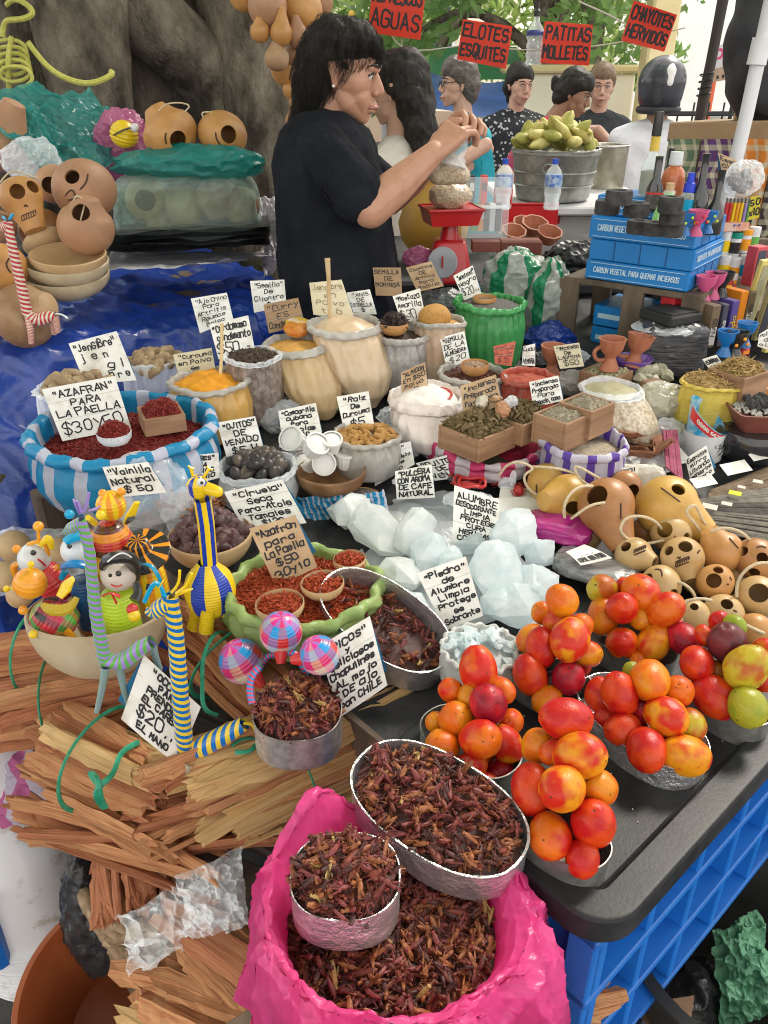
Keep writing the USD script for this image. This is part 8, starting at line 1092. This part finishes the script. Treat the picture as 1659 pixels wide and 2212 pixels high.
filmbag('crumpled green and white striped plastic bag behind the green sack',1110,600,2.12,.085,GWS,3,(1.0,.8,.85));filmbag('second green and white striped bag left of the wooden crate',1185,650,2.08,.085,GWS,6,(.75,.8,1.2));filmbag('black plastic bag left of the blue cartons',1235,560,2.3,.09,BLKF,8,(.9,.7,.6),'black_bag');filmbag('blue plastic bundle below the striped bags',1190,730,2.0,.06,BT,9,(1.1,.7,.7),'blue_bundle');filmbag('pale pink plastic behind the red scale',905,560,2.25,.05,PKC2,4,(.9,.6,.7),'pink_plastic');filmbag('dark grey bag of leaves behind the sacks',960,655,2.12,.07,M('dark_leaf_film',(.05,.06,.06),(.12,.13,.13),s=30,rough=.25,bump=.5),12,(1.2,.8,.5),'leaf_bag')
pillow('black resin pack wrapped in clear film beside the incense packs',1368,1518,690,806,1.82,.06,M('wrapped_black',(.02,.02,.022),(.05,.05,.055),s=40,rough=.2,bump=.7,bs=40,coat=.7,st=(.3,.3,3),dist=.01),5,'resin_pack',.03,5);q=on(1445,806,.115)if 0 else atY(1448,684,1.82);t=thing('resin_block','square block of black resin on the wrapped pack','block',q);part(t,'block',cbox((.1,.1,.022),.004,q+(0,0,.004),rz(.5)),M('black_resin',(.01,.01,.01),rough=.6,bump=.3,s=90),False);part(t,'groove',cbox((.08,.08,.004),.002,q+(0,0,.0165),rz(.5)),M('black_resin',(.01,.01,.01)),False)
blob('folded clear film rim of the wrapped resin pack',1443,706,0,.08,CLEARW,7,'film_rim','plastic',(1.0,.8,.2),.15,3,Y=1.81)
def censer(lab,x,y,h,k,ax=(0,0,1)):
 p=on(x,y,h);s=mpp(p)*k;t=thing('clay_censer',lab,'censer',p);part(t,'body',lathe([(0,0),(22*s,0),(22*s,4*s),(12*s,26*s),(13*s,32*s),(24*s,46*s),(29*s,68*s),(31*s,72*s),(27*s,72*s),(22*s,52*s),(0,44*s)],48,p,ax,lambda u_,th:1+.035*np.cos(9*th)*(u_>.45)),TER,45);part(t,'handle',tube(spline([p+(-24*s,0,54*s),p+(-38*s,-3*s,42*s),p+(-30*s,-3*s,24*s),p+(-13*s,-1*s,24*s)],14),4.5*s,8),TER)
w=wbox('small wooden box of pale resin grains under the clay censer',1310,800,42,.04,hh=.075,rotz=.8);boxfill(w,'pale resin grains under the clay censer',M('pale_resin_grain',(.36,.33,.2),(.52,.48,.33),rough=.7,isl=1,lo=0,hi=1),.008,4,B_(lambda P:pebbles(P,.004,3,0),260,.003))
censer('red clay censer with a handle standing on the resin box',1315,798,.085,.95);censer('red clay censer leaning in a purple dish before the resin pack',1365,790,.07,.95,(.18,.05,1));goblet('low red clay cup with a wavy rim beside the cream sign',1190,812,1.72,1.35,TER)
p=on(1366,796,.055);solo('purple_dish','purple woven dish under the leaning clay censer','dish',lathe([(0,0),(.03,0),(.042,.026),(.039,.026),(.028,.004),(0,.004)],30,p),plaid('purple_weave',[(.13,.05,.3),(.2,.1,.4)],[(.1,.03,.25),(.25,.14,.45)],14,4,.5),smooth=True,uv=[(j/30,i/5)for i in range(6)for j in range(30)])
RES=M('resin_rock',(.36,.35,.24),(.52,.5,.38),s=40,rough=.4,transl=.2);g=np.random.default_rng(2)
for i in range(9):x,y=1385+14*(i%5)+g.uniform(-4,4),800-12*(i//3)+g.uniform(-4,4)+22;rock(x,y,on(x,y,.055+.006*(i//3))[2],17,60+i,'pale greenish resin rock beside the wooden block',RES,'resin rocks by the clay censers')
s=sack('clear sack of cream incense grains beside the purple striped sack',1318,838,66,.10,M('incense_grain_film',(.4,.32,.22),(.62,.55,.44),s=130,rough=.2,bump=.5,bs=60,coat=.5,lo=.4,hi=.6),CLEARW,base=.6,lean=(.06,-.06),seed=33,drop=.1,roll=.14,wob=.1);fillup(s,'incense_grains','cream incense grains in the clear sack',M('pale_resin_grain',(.36,.33,.2)),.2,.06,6)
blob('crumpled clear bag of resin beside the yellow sack',1425,868,.9,.06,M('resin_film',(.42,.4,.3),(.6,.58,.48),s=30,rough=.2,bump=.5,coat=.5,alpha=.85),15,'resin_bag',sq=(1,.8,.7),amp=.15);pack('wooden block across the resin bag',1420,842,1.62,44,16,.03,M('bare_box_wood',(.33,.19,.1)),.5,name='wooden_block')
YLS=M('yellow_cloth_sack',(.5,.37,.05),(.6,.46,.09),s=8,rough=.65,bump=.4,bs=20,st=(.4,.4,3),dist=.012);s=sack('yellow cloth sack of straw incense',1545,822,72,.12,YLS,base=1.,seed=34,drop=.05,roll=.08,pleat=.02,wob=.1,ex=.8);STW=M('straw_incense',(.36,.24,.09),(.52,.38,.18),rough=.8,isl=1,lo=0,hi=1);fillup(s,'straw_incense','yellow straw incense filling the yellow sack',STW,.2,.06,4,B_(lambda P:shreds(P,.02,.0016,4),500,.008))
w=wbox('wooden box of straw incense on the yellow sack',1597,798,46,.05,hh=.14,rotz=.6);boxfill(w,'golden straw incense heaped in the right wooden box',STW,.02,8,B_(lambda P:shreds(P,.022,.0016,5),700,.01))
filmbag('orange plastic bag at the right border',1650,850,1.6,.06,M('orange_film',(.6,.2,.03),(.7,.36,.12),s=12,rough=.25,bump=.4,transl=.3),5,(.7,.8,.7),'orange_bag');filmbag('dark bag under clear film behind the clay bowl',1640,895,1.5,.06,SEEDBAG,15,(.9,.8,.5),'dark_bag')
p=on(1512,985,.0);s=mpp(p);t=thing('flyer_bundle','rolled red and blue printed flyers standing like a cup','flyers',p);ax=nrm((0,-.12,1))
for i,(r,h,m_)in enumerate([(40,96,M('print_blue_white',(.03,.3,.5),(.5,.6,.65),s=22,rough=.35,lo=.45,hi=.6)),(44,62,M('print_white',(.6,.6,.6),(.1,.1,.1),s=16,rough=.4,lo=.6,hi=.63)),(47,36,M('print_white',(.6,.6,.6)))]):th=np.linspace(0,6.283,49);part(t,'sheet',sheet(np.array([[p+(r*s*(.9+.1*z)*math.cos(a),r*s*(.9+.1*z)*math.sin(a),h*s*z*(1+(.35*math.cos(a-2.6)if i==0 else 0)))for a in th]for z in(0,.33,.66,1.)])),m_,True)
part(t,'red_band',sheet(np.array([[p+(41*s*math.cos(a),41*s*math.sin(a),h*s*(1+.35*math.cos(a-2.6)))for a in np.linspace(3.3,6.1,24)]for h in(72,93)])),SR,True);lp=poly_mesh(letter_poly(['8888 667299'],.075,.012,.0018,jit=.05,seed=1));aa=3.7+lp.vertices[:,0]/.075*2.0;part(t,'lettering',trimesh.Trimesh(np.stack([p[0]+41.8*s*np.cos(aa),p[1]+41.8*s*np.sin(aa),p[2]+(76*s+lp.vertices[:,1])*(1+.35*np.cos(aa-2.6))],-1),lp.faces,process=False),PWH,False)
INC=[M('incense_brown',(.13,.085,.05),(.2,.14,.09),s=60,rough=.8),M('incense_grey',(.1,.09,.08),(.2,.18,.15),s=60,rough=.8),M('incense_dark',(.035,.03,.028),(.09,.08,.07),s=60,rough=.8),M('incense_magenta',(.22,.03,.08),(.3,.06,.11),s=60,rough=.8)]
def sticks(lab,a0,a1,b0,b1,n,mat,seed,h=.012,lay=3):
 """bundle between the edge a0-a1 (far ends) and b0-b1 (near ends)"""
 g=np.random.default_rng(seed);t=thing('incense_bundle',lab,'incense sticks',on(*((np.array(a0)+b1)/2),0));ms=[]
 for i in range(n):
  u_=g.uniform(0,1);A_,B_2=np.array(a0)+(np.array(a1)-a0)*u_,np.array(b0)+(np.array(b1)-b0)*np.clip(u_+g.normal()*.05,0,1);zz=h+g.integers(0,lay)*.004;ms.append(tube([on(*A_,zz),on(*((A_+B_2)/2),zz),on(*B_2,zz)],.0018,5))
 for i,m in enumerate(ms[:14]):part(t,'incense_stick',m,mat,True)
 part(t,'incense_sticks',cat_(ms[14:]),mat,True,kind='stuff');return t
for i,a in enumerate([('brown incense sticks at the right border below the clay bowl',(1662,1008),(1700,1060),(1530,1062),(1530,1090)),('grey-brown incense sticks with a yellow tag',(1680,1050),(1700,1095),(1480,1085),(1480,1105)),('dark incense sticks under the white tags',(1690,1085),(1700,1130),(1470,1090),(1468,1110)),('grey incense sticks behind the golden gourd',(1700,1120),(1700,1180),(1480,1100),(1500,1140))]):sticks(*a,90,INC[(0,1,2,1)[i]],i,.012+.002*i)
sticks('magenta tipped incense sticks standing beside the paper flyers',(1432,930),(1462,930),(1440,1010),(1475,1040),50,INC[3],9,.05);
for i,(x,y,w_,m_,lab)in enumerate([(1588,1065,26,M('neon_yellow_tag',(.6,.62,.02)),'neon yellow tag on the incense sticks'),(1637,1040,20,PWH,'white printed tag at the right border on the incense'),(1602,1052,16,PWH,'small white tag above the yellow one'),(1533,1094,32,PWH,'white paper tag at the ends of the dark incense'),(1570,1088,22,PWH,'thin cream tag between the incense bundles'),(1520,1040,60,M('white_card',(.66,.65,.61)),'white paper wrapper on the incense ends'),(1590,1010,70,M('white_card',(.66,.65,.61)),'white paper wrapper beside the clay bowl'),(1640,985,46,M('white_card',(.66,.65,.61)),'white paper wrapper at the right border')]):p=on(x,y,.032+.001*i);a_=w_*mpp(p);t=thing('paper_tag',lab,'tag',p);part(t,'paper',cbox((a_,a_*.45,.0012),.0003,p,rz(-.5+.9*(i>4))@np.array([[1,0,0],[0,.9,-.42],[0,.42,.9]])),m_,False)
p=on(1612,985,0);t=thing('incense_burner','black pot carrying a square clay bowl of ash and coals','burner',p);part(t,'pot',rough_up(lathe([(0,0),(.05,0),(.066,.02),(.07,.045),(.062,.062),(0,.062)],40,p),.003,60),GK,40);part(t,'handle',tube(spline([p+(-.06,-.02,.045),p+(-.09,-.03,.045),p+(-.09,-.03,.015),p+(-.06,-.02,.012)],16),.006,8),GK);sqf=lambda u_,th:1/np.maximum(abs(np.cos(th)),abs(np.sin(th)))**.8;part(t,'clay_bowl',lathe([(0,.06),(.03,.062),(.052,.1),(.053,.104),(.049,.104),(.045,.098),(0,.096)],44,p,(0,0,1),sqf),DTE,40);part(t,'ash',pebbles(heap_pts(p+(0,0,.098),.045,.008,160,3,up=.002),.004,5,0),M('ash',(.3,.29,.25),(.45,.44,.4),s=90,rough=.9),kind='stuff');part(t,'coals',pebbles(heap_pts(p+(0,0,.108),.026,.012,26,4,up=.004),.009,6,1),CHA,kind='stuff')
def ring(c_,r,n_=34,th_=.0028):return tube(np.array([c_+(r*math.cos(a),r*.9*math.sin(a),.003*math.sin(3*a))for a in np.linspace(0,6.283,n_)[:-1]]),th_*(1+.35*(np.arange(n_-1)%2)),6,True)
for i in range(3):p=on(1000+10*i,1034+4*i,.03+.006*i);solo('bead_bracelet',('lowest','middle','topmost')[i]+' red bead bracelet on the deer-eye sign','bracelet',ring(p,.024),SR,smooth=True)
for i,(x,y,r,m_,lab)in enumerate([(1072,1034,16,SR,'red pompom at the end of the jute cord'),(1120,1060,14,SR,'red pompom below the white ribbon'),(1046,1030,12,GK,'black deer-eye charm beside the red pompom'),(980,1036,13,GK,'black deer-eye charm beside the red bracelets'),(1030,1050,12,GK,'black deer-eye charm under the bracelets')]):p=on(x,y,.03);R=r*mpp(p);solo('pompom' if r>13.5 else 'seed_charm',lab,'pompom' if r>13.5 else 'charm',cat_([ell(p,R*.8,2),shreds(p+N_.normal(size=(220,3))*R*.45,R*.9,.0009,i)])if r>13.5 else ell(p,(R,R,R*.7),2),m_,smooth=True)
solo('white_ribbon','white plastic ribbon knot between the red pompoms','ribbon',rough_up(cat_([ell(on(1095,1045,.03),(.016,.01,.012),3),ell(on(1108,1035,.04),(.006,.006,.018),2),ell(on(1084,1036,.035),(.014,.006,.005),2)]),.003,60),CLEARW,smooth=True);solo('red_crochet','dark red crochet cloth under the herb boxes','cloth',rough_up(cbox((.09,.05,.05),.012,on(1120,990,.02),rz(.6)).subdivide().subdivide().subdivide(),.005,60),M('crimson_crochet',(.3,.005,.03),(.38,.015,.05),s=120,rough=.95,bump=1.,bs=260),smooth=True)
pillow_at=lambda lab,x,y,h,w_,d_,t_,mat,rot,name,cat='packet':solo(name,lab,cat,(lambda m,v:trimesh.Trimesh((np.sign(v)*abs(v)**.55*np.array([w_,d_,t_])*(1+.25*(meshkit.fbm(v*3+x,3,int(x))-.5)[:,None]))@(rz(rot)).T+on(x,y,h),m.faces,process=False))(ICO5,np.asarray(ICO5.vertices)),mat,smooth=True)
ICO5=trimesh.creation.icosphere(subdivisions=4);pillow_at('clear packet of bright magenta powder beside the gourds',1205,1140,.035,.058,.034,.016,M('magenta_powder_film',(.32,.012,.16),(.45,.03,.24),s=8,rough=.15,bump=.4,bs=40,coat=.8),-.5,'magenta_packet');pillow_at('clear packet of grey copal sticks with a printed label',1285,1228,.03,.068,.038,.014,M('copal_film',(.12,.12,.12),(.3,.3,.31),s=40,rough=.15,bump=.5,bs=30,coat=.8,st=(.4,3,1)),-.62,'copal_packet')
sign([(1222,1192),(1262,1176),(1322,1206),(1254,1222)],.056,['',('. . .',.7),'COPAL 100% PURO'],'w','white label on the grey copal packet',tilt=1.25,back=0,pen=.0016,jit=.1,folds=0,name='printed_label',cat='label');pillow_at('clear zip bag of pale resin with a white label behind the gourds',1375,1040,.03,.05,.012,.034,M('pale_bag',(.5,.47,.38),(.68,.66,.58),s=40,rough=.2,bump=.4,coat=.6),-.1,'resin_zip_bag');sign([(1316,1012),(1380,1006),(1376,1030),(1330,1044)],.06,['Copal','blanco'],'w','white label on the clear zip bag behind the gourds',tilt=.6,back=0,pen=.0018,folds=0)
p=on(782,1075,.02);t=thing('seed_disc','dark seed cake in an orange gourd ring','disc',p);part(t,'ring',lathe([(0,-.018),(.03,-.018),(.034,0),(.034,.004),(.031,.006),(.029,0)],34,p),bowl_mats['o'],40);part(t,'seeds',rough_up(lathe([(0,.008),(.02,.009),(.03,.004)],34,p),.0012,300),M('chia_grey',(.05,.045,.042),(.14,.13,.12),s=300,rough=.9,bump=.5),True)
drape('blue and white striped plastic between the gourd bowl and the alum',[(640,1075,.83),(830,1062,.86),(840,1110,.83),(660,1125,.80)],40,24,BLW,.02,17,'striped_plastic','plastic',uv=True);
for i,(x,y,w_,d_,rt_)in enumerate([(1150,1085,.06,.035,-.2),(1110,1100,.05,.03,.1),(1300,1000,.07,.03,.5),(1420,985,.06,.03,.3)]):p=on(x,y,.02+.004*i);t=thing('white_paper',('white printed paper beside the tall alum sign','white paper under the magenta packet','white paper below the purple striped sack','crumpled white paper before the paper flyers')[i],'paper',p);part(t,'sheet',rough_up(cbox((w_*2,d_*2,.002),.0005,p,rz(rt_)@np.array([[1,0,0],[0,.96,-.28],[0,.28,.96]])),.0,9),CARD['w'],False)
BARK=woodmat('dark_bark',[(.3,(.1,.035,.015)),(.5,(.26,.1,.045)),(.7,(.36,.17,.08))]);g=np.random.default_rng(6);t=thing('bark_heap','heap of reddish bark slabs between the striped sack and the flyers','bark',on(1385,955,0))
for i in range(14):p=on(1385+g.uniform(-48,48),950+g.uniform(-30,30),.012+.004*i);d=nrm(g.normal(size=3)*(1,.6,.15));m,uv=stick(p-d*.05,p+d*.05,.035,.012,500+i,8,10);part(t,'bark_slab',m,BARK,False,uv=uv)
for i,(x,y,r_,m_,lab,sq)in enumerate([(690,800,.05,SEEDBAG,'dark seed bag lying between the curry and turmeric root sacks',(1.2,.8,.5)),(610,900,.05,CLEARW,'clear bag of white flowers behind the paper cups',(1.1,.8,.7)),(800,810,.06,M('red_brown_film',(.16,.06,.05),(.34,.2,.18),s=20,rough=.2,bump=.5,coat=.5),'reddish dried chilli bag behind the turmeric roots',(1.1,.8,.45)),(700,865,.06,M('dark_green_weave',(.02,.06,.02),(.06,.12,.05),s=40,rough=.5,bump=.4),'dark green woven bundle behind the cascarilla sign',(1.,.8,.5)),(590,865,.05,SEEDBAG,'brown seed bag under the cardamom sack',(1.1,.9,.6)),(480,665,.05,CLEARW,'clear bag behind the Chinese garlic sign',(1.2,.8,.6)),(870,960,.05,CLEARW,'pale crumpled bag behind the chia sign',(1.,.8,.5)),(590,700,.06,BT,'blue plastic bag behind the curry sack',(1.,.7,.8)),(905,700,.045,FILM,'cloudy bag behind the yellow mustard sign',(1,.8,.8)),(770,660,.05,M('pink_powder_film',(.45,.16,.1),(.55,.25,.18),s=12,rough=.3,coat=.3),'salmon pink powder bag behind the star anise sign',(1.4,.7,.7)),(345,905,.05,CLEARW,'clear bag squeezed behind the striped sack',(1,.8,.6)),(840,790,.045,M('green_leaf_bag',(.04,.08,.03),(.12,.17,.08),s=30,rough=.3,coat=.3),'green leaf bag left of the starch sack',(1,.7,.5))]):blob(lab,x,y,on(x,y,.03)[2],r_,m_,40+i,'plastic_bag',sq=sq,amp=.18)
for i,(x,y,r_,m_,lab,sq)in enumerate([(602,842,.042,SEEDBAG,'brown seed bag below the cardamom sign',(1.1,.8,.7)),(655,832,.04,FILM,'cloudy knotted bag under the curry sack',(1.1,.8,.6)),(722,838,.042,SEEDBAG,'dark bag above the turmeric root sign',(1.2,.8,.5)),(858,900,.04,CLEARW,'clear bag left of the herb box and above the chia sign',(1,.8,.6)),(645,955,.036,CLEARW,'clear knotted bag behind the leftmost paper cup',(1.1,.7,.7)),(428,950,.045,CLEARW,'clear bag between the striped sack and the deer-eye sign',(1,.8,.9)),(962,850,.034,FILM,'cloudy bag between the starch and the mixed seeds',(1,.8,.8)),(1232,828,.045,FILM,'cloudy plastic behind the pair of incense boxes',(1.3,.7,.6)),(1092,828,.035,CLEARW,'clear bag behind the kraft incense sign',(1.2,.7,.7)),(1445,935,.05,CLEARW,'clear plastic between the bark and the flyers',(.8,.8,.6)),(1380,1005,.045,CLEARW,'clear wrap lying on the white zip bag',(1.3,.8,.4)),(1232,770,.038,CLEARW,'clear bag between the cream sign and the clay censer',(1.2,.7,.6)),(1165,780,.036,BLKF,'black plastic behind the red sack',(1.3,.8,.6)),(985,760,.036,SEEDBAG,'brown bag behind the almond sign',(1.2,.7,.8)),(815,770,.04,FILM,'cloudy bag below the clove sack',(1.1,.7,.6)),(700,760,.036,CLEARW,'clear plastic between the curry and ginger sacks',(1,.7,.9)),(890,1040,.03,CLEARW,'clear bag in front of the coffee bracelet sign',(1.2,.8,.5)),(1010,1080,.03,CLEARW,'clear bag behind the tall alum sign',(1.5,.8,.5))]):blob(lab,x,y,on(x,y,.03)[2],r_,m_,70+i,'plastic_bag',sq=sq,amp=.22,cr=.16)
